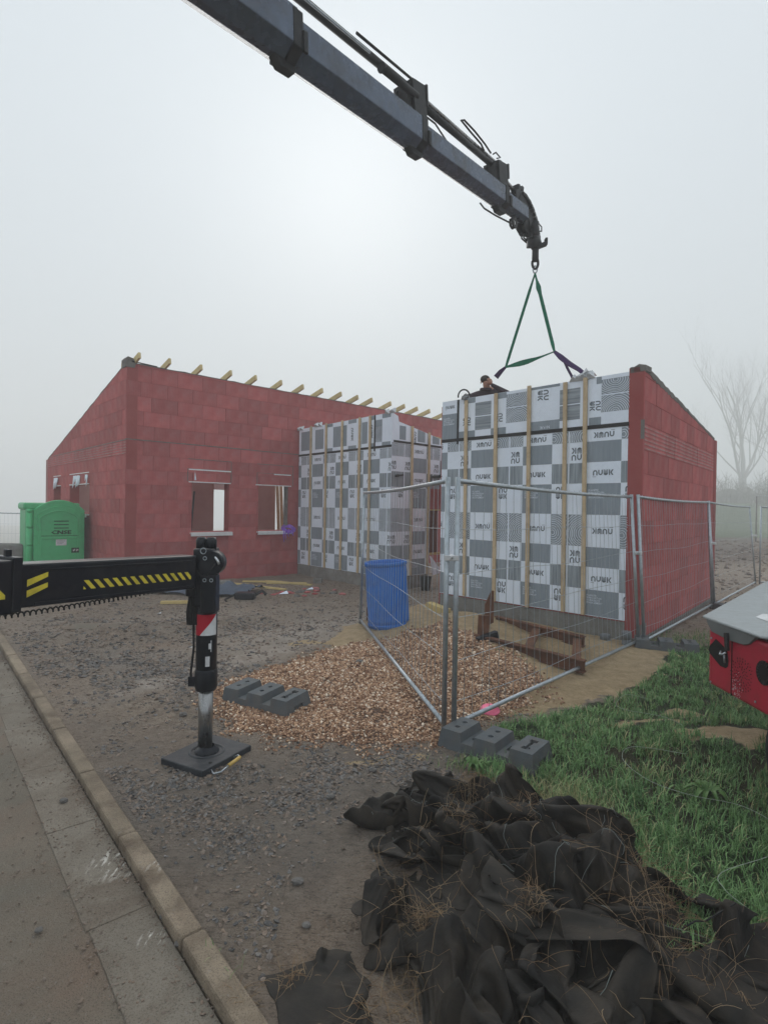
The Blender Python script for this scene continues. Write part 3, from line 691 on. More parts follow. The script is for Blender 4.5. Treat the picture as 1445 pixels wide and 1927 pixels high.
class Print:
    """flat print lying on a membrane: layers of thin polygons"""
    def __init__(s, fr, top, base=.016): s.fr = fr; s.top = top; s.base = base; s.mb = MB(); s.lim = None
    def poly(s, p, layer, mi):
        (ta, za), (tb, zb) = s.top; sl = (zb-za)/(tb-ta); p = clip(p, -sl, 1, za-sl*ta-.004)
        if len(p) < 3 or area(p) < 1e-6: return
        if s.lim:
            x0, x1 = s.lim; p = clip(p, 1, 0, x1); p = clip(p, -1, 0, -x0) if len(p) > 2 else p
            if len(p) < 3 or area(p) < 1e-6: return
        s.mb.add([s.fr(a, b, s.base+.0012*layer) for a, b in p], [tuple(range(len(p)))], mi)
    def cell(s, x0, x1, z0, z1, kind, mirror):
        """mirror: True when the wall axis runs right-to-left as seen from outside"""
        w_, h = x1-x0, z1-z0; cx, cz = (x0+x1)/2, (z0+z1)/2
        sg = -1 if mirror else 1
        T = lambda a, b: (cx+sg*a, cz+b)
        def put(polys, layer, mi):
            for p in polys: s.poly([T(a, b) for a, b in p], layer, mi)
        if kind[0] in 'gtT': s.poly(rect(x0, x1, z0, z1), 1, 1)
        if kind == 'w':      # wood grain pair
            s.poly(rect(x0, cx-.012, z0, z1), 1, 2); s.poly(rect(cx+.012, x1, z0, z1), 1, 2)
        if kind == 'r':
            s.poly(rect(x0, cx-.012, z0, z1), 1, 2); s.poly(rect(cx+.012, x1, z0, z1), 1, 1)
            c2 = (cx+.012, x1, z0, z1); s.mb_r(rings(c2, cx+.9*w_*.5, z0+h*.40)); s.mb_r(rings((x0, cx-.012, z0, z1), x0, z0+h*.4))
        if kind[0] in 't':
            fs = .036; ps = text_tris(WORDS, fs, 'LEFT', .95)
            if kind == 't': ox, oz = -w_*.42, h*.30; put([[(a+ox, b+oz-.02) for a, b in p] for p in ps], 2, 4)
            else: ox, oz = w_*.42, -h*.30; put([[(-a+ox, -b+oz+.02) for a, b in p] for p in ps], 2, 4)
        if kind == 'L': put(logo('line', 0, 0, .078, False), 2, 3)
        if kind == 'F': put(logo('line', 0, 0, .078, True), 2, 3)
        if kind == 'S': put(logo('square', -w_*.22, h*.5-.13, .085, False), 2, 3)
        if kind == 'Z': put(logo('square', w_*.22, -h*.5+.13, .085, True), 2, 3)
    def mb_r(s, polys):
        for p in polys: s.poly(p, 2, 4)
COLA = ['F', 't', 'L', 't', 'F', 'T', 'L', 't']; COLB = ['r', 'Z', 'w', 'S', 'r', 'Z', 'w', 'S']
COLA = ['F', 'T', 'L', 't', 'F', 'T', 'L', 't']
def rollprint(pr, edges, rows, first, mirror):
    for k in range(len(edges)-1):
        a, b = edges[k], edges[k+1]; C = COLA if (k+first) % 2 == 0 else COLB
        for i in range(len(rows)-1): pr.cell(a, b, rows[i+1]+.002, rows[i]-.002, C[i], mirror)
PM = ['mem', 'mgrey', 'mwood', 'mlogo', 'mring', 'mwoodh']
def sheet(name, fr, a, b, z0, top, parent, opens=()):
    (ta, za), (tb, zb) = top; sl = (zb-za)/(tb-ta); mb = MB()
    rs = [(a, b, z0, max(za, zb)+.3)]
    for o in opens: rs = [q for r in rs for q in minus(r, o)]
    for r in rs:
        p = clip(rect(*r), -sl, 1, za-sl*ta)
        if area(p) > 1e-3: mb.prism(p, fr, -.010, .0158)
    return mb.build(name, 'mem', parent)
# right block membrane (axis runs right to left)
T1 = [(0, 3.715), (LM, 3.70)]
sheet('membrane_sheet', FM, .188, LM+.002, .305, T1, hB)
pr = Print(FM, T1)
rows = [2.97, 2.80, 2.50, 2.20, 1.75, 1.29, 1.0, .68, .312]
pr.lim = (.19, LM-.001)
rollprint(pr, [-.22, .29, .79, 1.33, 1.83, 2.32, 2.83, 3.34, 3.85], rows, 1, True)
# upper panel cells
top_cells = [(.19, .585, 'ring'), (.585, .76, 'logov'), (.76, .90, 'plain'), (.90, 1.22, 'woodh'), (1.22, 1.73, 'bigS'), (1.75, 2.15, 'ring'), (2.15, 2.44, 'logov'), (2.44, 2.76, 'woodh'), (2.76, 3.10, 'logov2')]
for a, b, kd in top_cells:
    if kd == 'ring':
        pr.poly(rect(a, b, 3.20, 3.435), 1, 1); pr.poly(rect(a, b, 3.45, 3.66), 1, 1)
        pr.mb_r(rings((a, b, 3.20, 3.435), (a+b)/2, 3.19, dr=.026)); pr.mb_r(rings((a, b, 3.45, 3.66), (a+b)/2, 3.64, dr=.03, squash=.8)); 
    elif kd == 'woodh':
        pr.poly(rect(a, b, 3.14, 3.36), 1, 5); pr.poly(rect(a, b, 3.375, 3.60), 1, 5)
    elif kd.startswith('logov'):
        cz = 3.30; 
        for p in logo('square', 0, 0, .075, True, 1): pr.poly([((a+b)/2-x, cz+z) for x, z in p], 2, 3)
        pr.poly(rect(a, b, 3.03, 3.14), 1, 1); pr.poly(rect(a, b-.1, 3.61, 3.72), 1, 1)
    elif kd == 'bigS':
        for p in logo('square', 0, 0, .085, True, 1): pr.poly([((a+b)/2+.02-x, 3.56+z) for x, z in p], 2, 3)
        pr.poly(rect(a, b, 3.02, 3.17), 1, 1); pr.poly(rect(a, b, 3.665, 3.72), 1, 1)
        for p in text_tris('NUUK', .06): pr.poly([((a+b)/2-.1+x, 3.09-z) for x, z in p], 2, 4)
pr.poly(rect(3.12, LM-.001, 3.03, 3.47), 1, 1)
for p in logo('line', 0, 0, .055, False): pr.poly([(3.30-x, 3.59+z) for x, z in p], 2, 3)
for p in text_tris(WORDS, .036, 'LEFT', .95): pr.poly([(3.44-x, 3.38+z) for x, z in p], 2, 4)
pr.mb.build('membrane_print', PM, hB)
MB().prism(rect(.19, LM, 2.975, 3.03), FM, .017, .024).prism(rect(3.10, 3.14, 2.93, 3.70), FM, .017, .0245).build('black_tape', 'tape', hB)
for s, zb, zt2 in ((.80, .34, 3.72), (1.11, .34, 3.70), (1.71, .32, 3.735), (2.32, .335, 3.70), (2.92, .35, 3.66)):
    MB().beam(FM(s-.012, zb-.03, .044), FM(s+.012, zt2, .044), .055, .032, up=FM.n.to_3d()).build('batten', 'batten', hB)
# middle block membranes
T2 = [(0, 3.86), (FL.L, 3.83)]
sheet('membrane_sheet', FL, -.016, FL.L, .305, T2, hC)
pr = Print(FL, T2); rows2 = [3.10, 2.88, 2.54, 2.26, 1.79, 1.28, .99, .67, .312]; pr.lim = (-.015, FL.L)
ed = [-.14, .36, .93, 1.47, 1.98, 2.50, 2.97, 3.48, 3.99]
rollprint(pr, ed, [z for z in [3.10, 2.88, 2.56, 2.25, 1.79, 1.29, .99, .67, .312]], 1, True)
for k, (a, b, g, lg) in enumerate(((.02, .30, 0, 1), (.30, .52, 1, 0), (.56, .74, 0, 2), (.80, 1.0, 1, 0), (1.20, 1.50, 0, 2), (1.56, 1.80, 1, 0), (1.80, 2.1, 1, 0), (2.12, 2.4, 0, 0), (2.5, 2.86, 1, 0), (3.05, 3.5, 1, 0))):
    if g: pr.poly(rect(a, b, 3.25, 3.74), 1, 1)
    else: pr.poly(rect(a, b, 3.14, 3.24), 1, 1); pr.poly(rect(a, b, 3.76, 3.86), 1, 1)
    if lg == 2:
        for p in logo('line', 0, 0, .08, False, -1): pr.poly([((a+b)/2-x, 3.5+z) for x, z in p], 2, 3)
    if lg == 1: pr.poly(rect(.30, .56, 3.3, 3.6), 1, 2); pr.mb_r(rings((.30, .52, 3.2, 3.6), .3, 3.4))
pr.mb.build('membrane_print', PM, hC)
MB().prism(rect(-.02, FL.L, 3.115, 3.165), FL, .017, .024).prism(rect(.52, .565, 3.06, 3.86), FL, .017, .0245).build('black_tape', 'tape', hC)
for s in (.68, 1.05, 1.71, 2.36, 3.02):
    MB().beam(FL(s, .31, .044), FL(s, 3.86, .044), .055, .032, up=FL.n.to_3d()).build('batten', 'batten', hC)
T3 = [(0, 3.72), (3.34, 3.13)]
sheet('membrane_sheet', FX, -.010, FX.L, .305, T3, hC, [(1.19, 3.0, .2, 2.36)])
MB().prism([(-.01, 3.6), (.22, 3.60), (.17, 3.80), (-.01, 3.86)], FX, -.01, .014).build('membrane_corner_flap', 'mem', hC)
pr = Print(FX, T3); 
for k, (a, b) in enumerate(((-.01, .16), (.16, .61), (.61, .61+.50), (1.11, 1.58), (1.58, 2.1))):
    C = (COLB, COLB, COLA, COLB, COLA)[k]
    if k == 0: pr.lim = (-.01, .16); a = -.25
    else: pr.lim = (a, b if k < 2 or True else b)
    rws = [3.22, 2.93, 2.60, 2.26, 1.80, 1.29, .99, .67, .312]
    for i in range(8):
        if k >= 3 and i > 2: continue
        if k == 2: pr.lim = (a, min(b, 1.185))
        pr.cell(a, b, rws[i+1]+.002, rws[i]-.002, C[i] if k else C[i], False)
pr.lim = None
for a, b in ((.22, .42), (.8, 1.05), (1.3, 1.55)): pr.poly(rect(a, b, 3.30, 3.6), 1, 1)
for p in logo('line', 0, 0, .07, False, -1): pr.poly([(.72+x, 3.38+z) for x, z in p], 2, 3)
pr.mb.build('membrane_print', PM, hC)
MB().prism([(.04, 3.225), (FX.L, 3.225), (FX.L, 3.27), (.04, 3.27)], FX, .017, .024).build('black_tape', 'tape', hC)
for s, zt2, zb in ((.60, 3.62, .31), (1.165, 3.54, .31)):
    MB().beam(FX(s, zb, .044), FX(s, zt2, .044), .055, .032, up=FX.n.to_3d()).build('batten', 'batten', hC)
# torn black tape ends
MB().beam(FX(.16, 2.51, .03), FX(.34, 2.53, .03), .03, .03, up=FX.n.to_3d()).beam(FX(.10, 2.50, .04), FX(.17, 2.51, .04), .05, .06, up=FX.n.to_3d()).build('torn_tape', 'tape', hC)
MB().beam(FX(1.22, 2.53, .03), FX(1.58, 2.55, .04), .012, .06).beam(FX(1.24, 2.34, .03), FX(1.24, 2.58, .03), .05, .012, up=FX.n.to_3d()).beam(FX(1.55, 2.56, .05), FX(1.72, 2.66, .07), .05, .06).beam(FX(1.68, 2.62, .07), FX(1.70, 2.72, .07), .05, .12).build('torn_tape', 'tape', hC)
# loose film on the membrane tops
for fr, s, z, p in ((FL, 2.75, 3.86, hC), (FL, .02, 3.88, hC), (FL, 3.5, 3.84, hC), (FM, .93, 3.74, hB), (FM, .80, 3.75, hB)):
    mb = MB(); 
    for k in range(5):
        a = s+random.uniform(-.12, .12); mb.add([fr(a-.08, z-.05, .03), fr(a+.08, z-.04, .02), fr(a+random.uniform(-.05, .05), z+.08, -.04), fr(a, z+.02, .08)], [(0, 1, 2), (0, 2, 3), (0, 3, 1), (1, 3, 2)])
    mb.build('loose_film', 'film', p)
# ------------------------------------------------------------------ site fence
def fence_panel(p0, p1, z0, z1, label, lean0=(0, 0), lean1=(0, 0), clamp=True, posts=(True, True), nw=32, zb=None):
    """p0/p1 post feet; lean: horizontal shift of the post top"""
    a = Vector((p0[0], p0[1], z0)); b = Vector((p1[0], p1[1], z1 if z1 is not None else z0)); H = 2.0
    ta = a+Vector((lean0[0], lean0[1], H)); tb = b+Vector((lean1[0], lean1[1], H))
    t = thing('site_fence_panel', a, label, 'fence', 'mobile site fence panels')
    for lo, hi in ((a, ta), (b, tb)):
        MB().tube([lo, hi], .021, 10).build('post', 'zinc', t)
    at = lambda f, g: (a.lerp(b, f)).lerp(ta.lerp(tb, f), g)
    sag = lambda f: Vector((0, 0, -.02*math.sin(math.pi*f)))
    MB().tube([at(f, .985)+sag(f) for f in np.linspace(0, 1, 9)], .019, 8).build('top_rail', 'zinc', t)
    MB().tube([at(f, .035) for f in (0, .5, 1)], .019, 8).build('bottom_rail', 'zinc', t)
    mb = MB()
    for k in range(1, nw):
        f = k/nw; j = .004*math.sin(k*2.7)
        mb.tube([at(f+j*.3, .035), at(f+j, .3), at(f-j*.6, .6), at(f+j, .985)+sag(f)], .0026, 3, cap=False)
    for g in (.12, .285, .45, .62, .80, ):
        mb.tube([at(f, g+.006*math.sin(9*f+g*20)-.01*math.sin(math.pi*f)) for f in np.linspace(0, 1, 12)], .0030, 3, cap=False)
    for k in range(nw*1):
        f = (k+.5)/nw; mb.tube([at(f, .985)+sag(f), at(f, 1.0)+sag(f)], .0028, 3)
    mb.build('wire_mesh', 'zinc', t, kind='stuff')
    return t, at
P0 = (-.33, 8.35); P1a = (.495, 4.36); P1b = (.570, 4.34); P2a = (3.385, 7.36); P2b = (3.455, 7.345); P3a = (6.13, 10.38); P3b = (6.2, 10.42); P4 = (9.45, 14.15)
t, _ = fence_panel(P0, P1a, .05, .05, 'bare mesh fence panel in front of the blue drum', (.03, 0), (.0, 0))
t, _ = fence_panel(P1b, P2a, .05, .03, 'mesh fence panel in front of the printed membrane wall', (0, 0), (-.13, .0))
t, _ = fence_panel(P2b, P3a, .03, .03, 'mesh fence panel in front of the ribbed red wall', (-.12, 0), (-.11, 0), nw=34)
t, _ = fence_panel(P3b, P4, .03, .0, 'mesh fence panel standing before the muddy field right of the red wall', (-.15, 0), (-.20, 0), nw=36)
t, _ = fence_panel((9.55, 14.15), (14.2, 13.7), .0, .0, 'farthest mesh fence panel at the right edge of the picture', (-.0, 0), (0, 0), nw=36)
t, _ = fence_panel((-14.0, 19.6), (-9.6, 20.4), -.55, -.55, 'mesh fence panel behind the green toilet at far left', nw=36)
def clamp(x, y, z, label, dx=.07):
    t = thing('fence_clamp', (x, y, z), label, 'clamp', 'steel clamps joining fence posts')
    MB().box((x-.02, y-.032, z-.022), (x+dx+.02, y-.024, z+.022)).box((x-.02, y+.024, z-.022), (x+dx+.02, y+.032, z+.022)).build('clamp_plate', 'zinc_bright', t, bevel=.004)
    MB().tube([(x+dx/2, y-.06, z), (x+dx/2, y+.045, z)], .008, 6).tube([(x+dx/2, y-.06, z), (x+dx/2, y-.045, z)], .016, 6).build('clamp_bolt', 'zinc_bright', t)
clamp(.495, 4.35, 1.42, 'bright steel clamp on the nearest double fence post')
clamp(3.32, 7.35, 1.26, 'bright steel clamp on the fence posts at the red block corner', .055)
clamp(6.08, 10.38, 1.24, 'bright clamp on the fence post at the far end of the ribbed wall', .07)
clamp(9.33, 14.15, 1.25, 'bright clamp on the fence posts out in the muddy field', .1)

def foot_mesh():
    L, Wd, H = .76, .34, .135; mb = MB()
    def frus(x0, x1, y0, y1, z0, z1, t):
        v = [(x0, y0, z0), (x1, y0, z0), (x1, y1, z0), (x0, y1, z0), (x0+t, y0+t, z1), (x1-t, y0+t, z1), (x1-t, y1-t, z1), (x0+t, y1-t, z1)]
        mb.add(v, [(0, 3, 2, 1), (4, 5, 6, 7), (0, 1, 5, 4), (1, 2, 6, 5), (2, 3, 7, 6), (3, 0, 4, 7)])
    hw = .205
    xs = [(-L/2, -L/2+hw), (-hw/2, hw/2), (L/2-hw, L/2)]
    for a, b in xs: frus(a, b, -Wd/2, Wd/2, 0, H, .022)
    for (a, b) in ((xs[0][1]-.02, xs[1][0]+.02), (xs[1][1]-.02, xs[2][0]+.02)): frus(a, b, -Wd/2+.004, Wd/2-.004, 0.001, .07, .006)
    me_o = mb.build('foot_body', 'foot', None)
    cut = MB()
    for a, b in xs[:2]:
        c = (a+b)/2
        for y in (-.05, .06): cut.tube([(c, y, .05), (c, y, .2)], .021, 12)
    c = (xs[2][0]+xs[2][1])/2
    for y in (-.07, .07): cut.box((c-.028, y-.022, .06), (c+.028, y+.022, .2))
    cut.box((c-.012, -.05, .115), (c+.012, .05, .2)); cut.box((L/2-.03, -.06, -.05), (L/2+.05, .06, .06))
    for a, b in ((xs[0][1], xs[1][0]), (xs[1][1], xs[2][0])): cut.box(((a+b)/2-.02, -.05, .03), ((a+b)/2+.03, .03, .2))
    co = cut.build('cutter', 'hole', None)
    m = me_o.modifiers.new('b', 'BOOLEAN'); m.operation = 'DIFFERENCE'; m.object = co; m.solver = 'EXACT'; m.use_self = True
    bv = me_o.modifiers.new('v', 'BEVEL'); bv.width = .005; bv.segments = 2
    bpy.context.view_layer.update(); dg = bpy.context.evaluated_depsgraph_get(); me = bpy.data.meshes.new_from_object(me_o.evaluated_get(dg))
    bpy.data.objects.remove(me_o); bpy.data.objects.remove(co)
    return me
FOOT = foot_mesh()
def foot(x, y, rz, z, label, tilt=0, flip=False):
    o = bpy.data.objects.new('ballast_block', FOOT); col.objects.link(o); o.location = (x, y, z); o.rotation_euler = (tilt, 0, rz)
    fin(o, None, label, 'ballast', 'plastic ballast blocks of the fence')
foot(-1.03, 5.0, math.atan2(-.37, .64), zt(-1.03, 5.0)-.005, 'dark grey fence ballast block lying loose on the brown gravel', R_(3))
foot(.83, 4.07, math.atan2(-.49, .62), zt(.83, 4.07)-.005, 'dark grey fence ballast block under the nearest fence post at the grass edge')
foot(3.68, 7.23, math.atan2(-.28, .72), .015, 'grey fence ballast block in the grass under the red block corner post')
foot(4.60, 6.93, math.atan2(-.22, .72), .02, 'grey fence ballast block in the grass half hidden by the red machine')
foot(6.5, 10.3, .1, .0, 'grey fence ballast block at the far end of the ribbed red wall')

# ------------------------------------------------------------------ truck crane
A0 = Vector((-1.3, 4.77, 6.07)); B0 = Vector((2.07, 8.6, 6.36)); AB = B0-A0; BL = AB.length; AD = AB.normalized()
SX = AD.cross(Vector((0, 0, 1))).normalized(); SZ = SX.cross(AD)          # SX points to the camera's side
def cr(t, x=0, z=0): return A0+AB*t+SX*x*.7+SZ*(z*.7-.05)
crane = thing('crane_boom', A0, 'dark blue grey telescopic truck crane boom reaching in from the top left', 'crane')
def section(t0, t1, w_, h, vb, name, m='craneblk', zo=0.):
    P = [(-w_/2, h/2-.02), (-w_/2+.03, h/2), (w_/2-.03, h/2), (w_/2, h/2-.02), (w_/2, -h/2+vb), (.05, -h/2), (-.05, -h/2), (-w_/2, -h/2+vb)]
    n = len(P); vs = [cr(t, x, z+zo) for t in (t0, t1) for x, z in P]
    fs = [tuple(range(n))[::-1], tuple(range(n, 2*n))]+[(i, (i+1) % n, n+(i+1) % n, n+i) for i in range(n)]
    return MB().add(vs, fs).build(name, m, crane, bevel=.008)
section(-.62, .10, .50, .60, .13, 'boom_section', zo=.03)
section(.02, .475, .42, .50, .11, 'boom_section')
section(.40, .86, .345, .41, .09, 'boom_section')
section(.80, .995, .28, .33, .07, 'boom_section')
for t, w_, h, vb in ((.10, .50, .58, .13), (.475, .415, .49, .11), (.862, .345, .41, .09)):
    section(t-.012, t+.010, w_+.025, h+.03, vb, 'boom_collar', 'cranedk')
    q = MB()
    for z in (0, 1): pass
    q.add([cr(t+a, x, -h/2-.01+z) for a, z in ((-.035, .03), (.016, .03), (.010, -.075), (-.022, -.085)) for x in (-.07, .07)],
          [(0, 2, 4, 6), (1, 7, 5, 3), (0, 1, 3, 2), (2, 3, 5, 4), (4, 5, 7, 6), (6, 7, 1, 0)]).build('collar_pad', 'cranedk', crane, bevel=.008)
    q = MB(); q.beam(cr(t+.012, w_/2+.02, -h/2+vb-.05), cr(t+.012, w_/2+.02, h*.1), .03, .05); q.build('collar_guide', 'cranedk', crane, bevel=.005)
# hydraulic cylinders above the boom
MB().tube([cr(-.6, .02, .70), cr(.44, .02, .70)], .046, 14).build('cylinder', 'cranedk', crane)
MB().tube([cr(-.6, .16, .58), cr(.30, .16, .60)], .012, 8).build('hydraulic_pipe', 'zinc', crane)
MB().tube([cr(.27, .10, .79), cr(.46, .10, .80)], .015, 8).build('hydraulic_pipe', 'cranedk', crane)
MB().tube([cr(.34, .18, .50), cr(.45, .18, .50)], .042, 12).build('cylinder_foot', 'cranedk', crane)
MB().tube([cr(.33, .18, .50), cr(.335, .18, .50)], .055, 8).build('cylinder_knob', 'cranedk', crane)
MB().tube([cr(.45, .04, .58), cr(.80, .04, .52)], .040, 14).build('cylinder', 'cranedk', crane)
MB().tube([cr(.45, .0, .75), cr(.83, .0, .66)], .026, 12).build('hydraulic_pipe', 'chrome', crane)
MB().tube([cr(.86, .0, .50), cr(.965, .0, .36)], .027, 12).build('cylinder_rod', 'chrome', crane)
def bracket(t, w_, z0, z1, ln):
    q = MB()
    P = [(t-ln, z0), (t+ln*.7, z0), (t+ln*1.15, z0+(z1-z0)*.35), (t+ln*.9, z1), (t-ln*.1, z1), (t-ln*.9, z0+(z1-z0)*.7)]
    n = len(P)
    for x0, x1 in ((-w_, -w_+.04), (w_-.04, w_)):
        q.add([cr(a, x, z) for x in (x0, x1) for a, z in P], [tuple(range(n))[::-1], tuple(range(n, 2*n))]+[(i, (i+1) % n, n+(i+1) % n, n+i) for i in range(n)])
    q.beam(cr(t+ln*.95, 0, z0+(z1-z0)*.4), cr(t+ln*.9, 0, z1), w_*2, .03, up=AD)
    q.beam(cr(t-ln*.6, 0, (z0+z1)/2-.04), cr(t+ln*.8, 0, (z0+z1)/2), w_*1.9, (z1-z0)*.62)
    q.build('cylinder_bracket', 'cranedk', crane, bevel=.006)
    q = MB(); q.tube([cr(t+.01, -w_-.03, z0+(z1-z0)*.6), cr(t+.01, w_+.03, z0+(z1-z0)*.6)], .03, 10); q.build('bracket_pin', 'cranedk', crane)
bracket(.455, .15, .22, .80, .032); bracket(.835, .13, .18, .66, .034)
# hoses
hose = lambda pts, r=.011, m='blackmat': MB().tube(pts, r, 6).build('hydraulic_hose', m, crane)
hose([cr(.49, .12, .30), cr(.50, .12, .36), cr(.53, .12, .36), cr(.58, .12, .20)])
hose([cr(.80, .05, .72), cr(.77, .05, .80), cr(.72, .05, .88), cr(.67, .05, .92), cr(.655, .05, .87), cr(.70, .05, .80), cr(.75, .05, .74), cr(.765, .05, .66)], .013)
hose([cr(.80, .1, .68), cr(.815, .1, .76), cr(.84, .1, .73), cr(.82, .1, .66)], .010)
hose([cr(.78, -.12, -.24), cr(.80, -.12, -.29), cr(.86, -.12, -.28), cr(.95, -.1, -.24)], .012)
hose([cr(.87, .05, .30), cr(.89, .05, .38), cr(.91, .05, .32), cr(.92, .05, .24)], .012)
# head
hd = MB()
P = [(.93, .17), (.93, .36), (.955, .42), (.975, .40), (1.015, .12), (1.045, -.02), (1.052, -.30), (1.0, -.40), (.975, -.30), (.985, -.17), (.995, .17)]
for x0, x1 in ((-.10, -.07), (.07, .10)):
    n = len(P); hd.add([cr(a, x, z) for x in (x0, x1) for a, z in P], [tuple(range(n))[::-1], tuple(range(n, 2*n))]+[(i, (i+1) % n, n+(i+1) % n, n+i) for i in range(n)])
hd.beam(cr(.95, 0, .27), cr(1.0, 0, .1), .16, .12); hd.beam(cr(1.01, 0, .0), cr(1.03, 0, -.3), .16, .12)
hd.build('boom_head', 'cranedk', crane, bevel=.006)
MB().beam(cr(.955, 0, .38), cr(.952, .0, .53), .12, .06, up=AD).beam(cr(.952, .0, .50), cr(.985, .0, .55), .05, .05).beam(cr(.985, 0, .46), cr(.99, 0, .60), .05, .05).build('lamp_bracket', 'cranedk', crane)
q = MB()
for x in (-.12, -.06, 0, .06, .12):
    for k in range(13):      # energy chain links curving over the head
        a0 = k/13; ph = math.pi*.5*a0
        f = lambda a: cr(.955+.105*math.sin(math.pi*.5*a)+(.008 if x > 0 else 0), x, .36-.80*(1-math.cos(math.pi*.5*a))*1.0-.05*a)
        q.beam(f(a0+.004), f(a0+.072), .036, .040+.010*(k % 2), up=AD)
q.build('energy_chain', 'cranedk', crane)
hose([cr(1.055, .12, -.02), cr(1.085, .12, -.06), cr(1.085, .12, -.16), cr(1.06, .12, -.2)], .010)
hose([cr(1.05, -.1, -.25), cr(1.10, -.1, -.28), cr(1.10, -.1, -.42), cr(1.06, -.1, -.45)], .012)
hose([cr(1.03, .05, -.34), cr(.99, .05, -.42), cr(.985, .05, -.50), cr(1.01, .05, -.53), cr(1.03, .05, -.47)], .013)
hose([cr(1.03, -.05, -.30), cr(.995, -.05, -.36), cr(1.0, -.05, -.46), cr(1.03, -.05, -.48)], .013)
# ear with a hole under the tip
n = 10; q = MB()
for x0, x1 in ((-.045, -.015), (.015, .045)):
    vs = []; 
    for x in (x0, x1):
        for rr_ in (.055, .10):
            for k in range(n): a = 2*math.pi*k/n; vs.append(cr(.935, x, -.30)+AD*math.cos(a)*rr_*.8+SZ*math.sin(a)*rr_*.8)
    fs = []
    for k in range(n):
        k2 = (k+1) % n; fs += [(k, k2, n+k2, n+k), (2*n+k, 3*n+k, 3*n+k2, 2*n+k2), (n+k, n+k2, 3*n+k2, 3*n+k), (k, 2*n+k, 2*n+k2, k2)]
    q.add(vs, fs)
q.build('tip_lug', 'cranedk', crane)
# hook block hanging plumb under the head
HX = Vector((2.26, 8.6, 5.47)); hy = HX
hk = thing('crane_hook', (HX.x, HX.y, HX.z), 'small swivel hook block hanging from the boom tip above the green sling', 'hook')
top = Vector((HX.x+.0, HX.y, 5.90))
MB().tube([top+Vector((0, 0, .10)), top+Vector((0, 0, -.02)), top+Vector((0, 0, -.10))], [.06, .10, .05], 12).tube([top+Vector((0, 0, -.10)), top+Vector((0, 0, -.27))], .052, 12).build('swivel', 'cranedk', hk)
MB().box((top.x-.13, top.y-.05, top.z-.06), (top.x-.02, top.y+.05, top.z+.05)).beam(top+Vector((.02, 0, -.06)), top+Vector((.17, 0, .0)), .08, .06).box((top.x+.14, top.y-.04, top.z-.02), (top.x+.18, top.y+.04, top.z+.08)).build('motor', 'cranedk', hk, bevel=.01)
MB().tube([top+Vector((0, 0, .05)), top+Vector((-.02, 0, .22)), top+Vector((.0, 0, .33))], .05, 10).build('link', 'cranedk', hk)
pts = [HX+Vector((math.sin(a)*.045-.0, 0, .13-math.cos(a)*.0+math.cos(a)*.09)) for a in np.linspace(0.2, 5.0, 14)]
MB().tube(pts, .02, 8).build('hook', 'cranedk', hk)
MB().tube([HX+Vector((math.cos(a)*.032, 0, .03+math.sin(a)*.055)) for a in np.linspace(0, 2*math.pi, 14)], .011, 6).build('shackle', 'zinc', hk)
# slings
G1 = Vector((1.88, 8.8, 4.05)); G2 = Vector((2.52, 8.4, 4.19))
def ribbon(pts, w_, th, m, name, label, cat, grp, twist=0.):
    mb = MB(); n = len(pts); vs = []; pts = [Vector(p) for p in pts]
    for i, p in enumerate(pts):
        d = (pts[min(i+1, n-1)]-pts[max(0, i-1)]).normalized(); x = d.cross(Vector((0, 1, 0))).normalized(); y = d.cross(x)
        a = twist*math.sin(math.pi*i/(n-1)) if twist else 0
        ww = w_[i] if isinstance(w_, (list, tuple)) else w_
        xx = x*math.cos(a)+y*math.sin(a); yy = -x*math.sin(a)+y*math.cos(a)
        vs += [p+xx*ww/2+yy*th/2, p-xx*ww/2+yy*th/2, p-xx*ww/2-yy*th/2, p+xx*ww/2-yy*th/2]
    fs = [(0, 1, 2, 3), (4*n-1, 4*n-2, 4*n-3, 4*n-4)]
    for i in range(n-1):
        for k in range(4): fs.append((i*4+k, i*4+(k+1) % 4, i*4+4+(k+1) % 4, i*4+4+k))
    return mb.add(vs, fs).build(name, m, None, label, cat, grp)
top = HX+Vector((0, 0, -.03)); L = lambda a, b, n=10, s=0: [a.lerp(b, f)+Vector((0, 0, -s*math.sin(math.pi*f))) for f in np.linspace(0, 1, n)]
ribbon(L(top, G1, 12), [.02, .028]+[.042]*9+[.03], .02, 'green', 'lifting_sling', 'left leg of the green lifting sling under the hook', 'sling', 'green lifting sling legs')
ribbon(L(top, G2, 12), [.02, .03, .075]+[.05]*8+[.025], .02, 'green', 'lifting_sling', 'right leg of the green lifting sling under the hook', 'sling', 'green lifting sling legs', .6)
ribbon(L(G1, G2, 12, .02), [.03, .04, .06, .075, .08, .075, .06, .04, .03, .022, .018, .018], .02, 'green', 'lifting_sling', 'nearly level green sling between the two purple straps', 'sling', 'green lifting sling legs')
ribbon([G1, (1.82, 8.9, 4.0), (1.78, 9.05, 3.95)], [.035, .07, .085], .02, 'purple', 'purple_strap', 'purple strap running down to the worker leaning over the wall', 'strap', 'purple lifting straps')
ps = ribbon([G2, (2.60, 8.36, 4.10), (2.72, 8.32, 3.99), (2.86, 8.30, 3.90), (2.92, 8.28, 3.84)], [.04, .08, .075, .06, .06], .02, 'purple', 'purple_strap', 'purple strap running down to the wrapped batten at right', 'strap', 'purple lifting straps')
ribbon([(2.66, 8.36, 4.03), (2.73, 8.42, 3.94), (2.80, 8.45, 3.84), (2.84, 8.45, 3.76)], .035, .015, 'purple', 'strap_tail', None, None, None).parent = None
o = bpy.data.objects['strap_tail']; fin(o, ps)
mb = MB(); c0 = FM(.80, 3.74, .02)
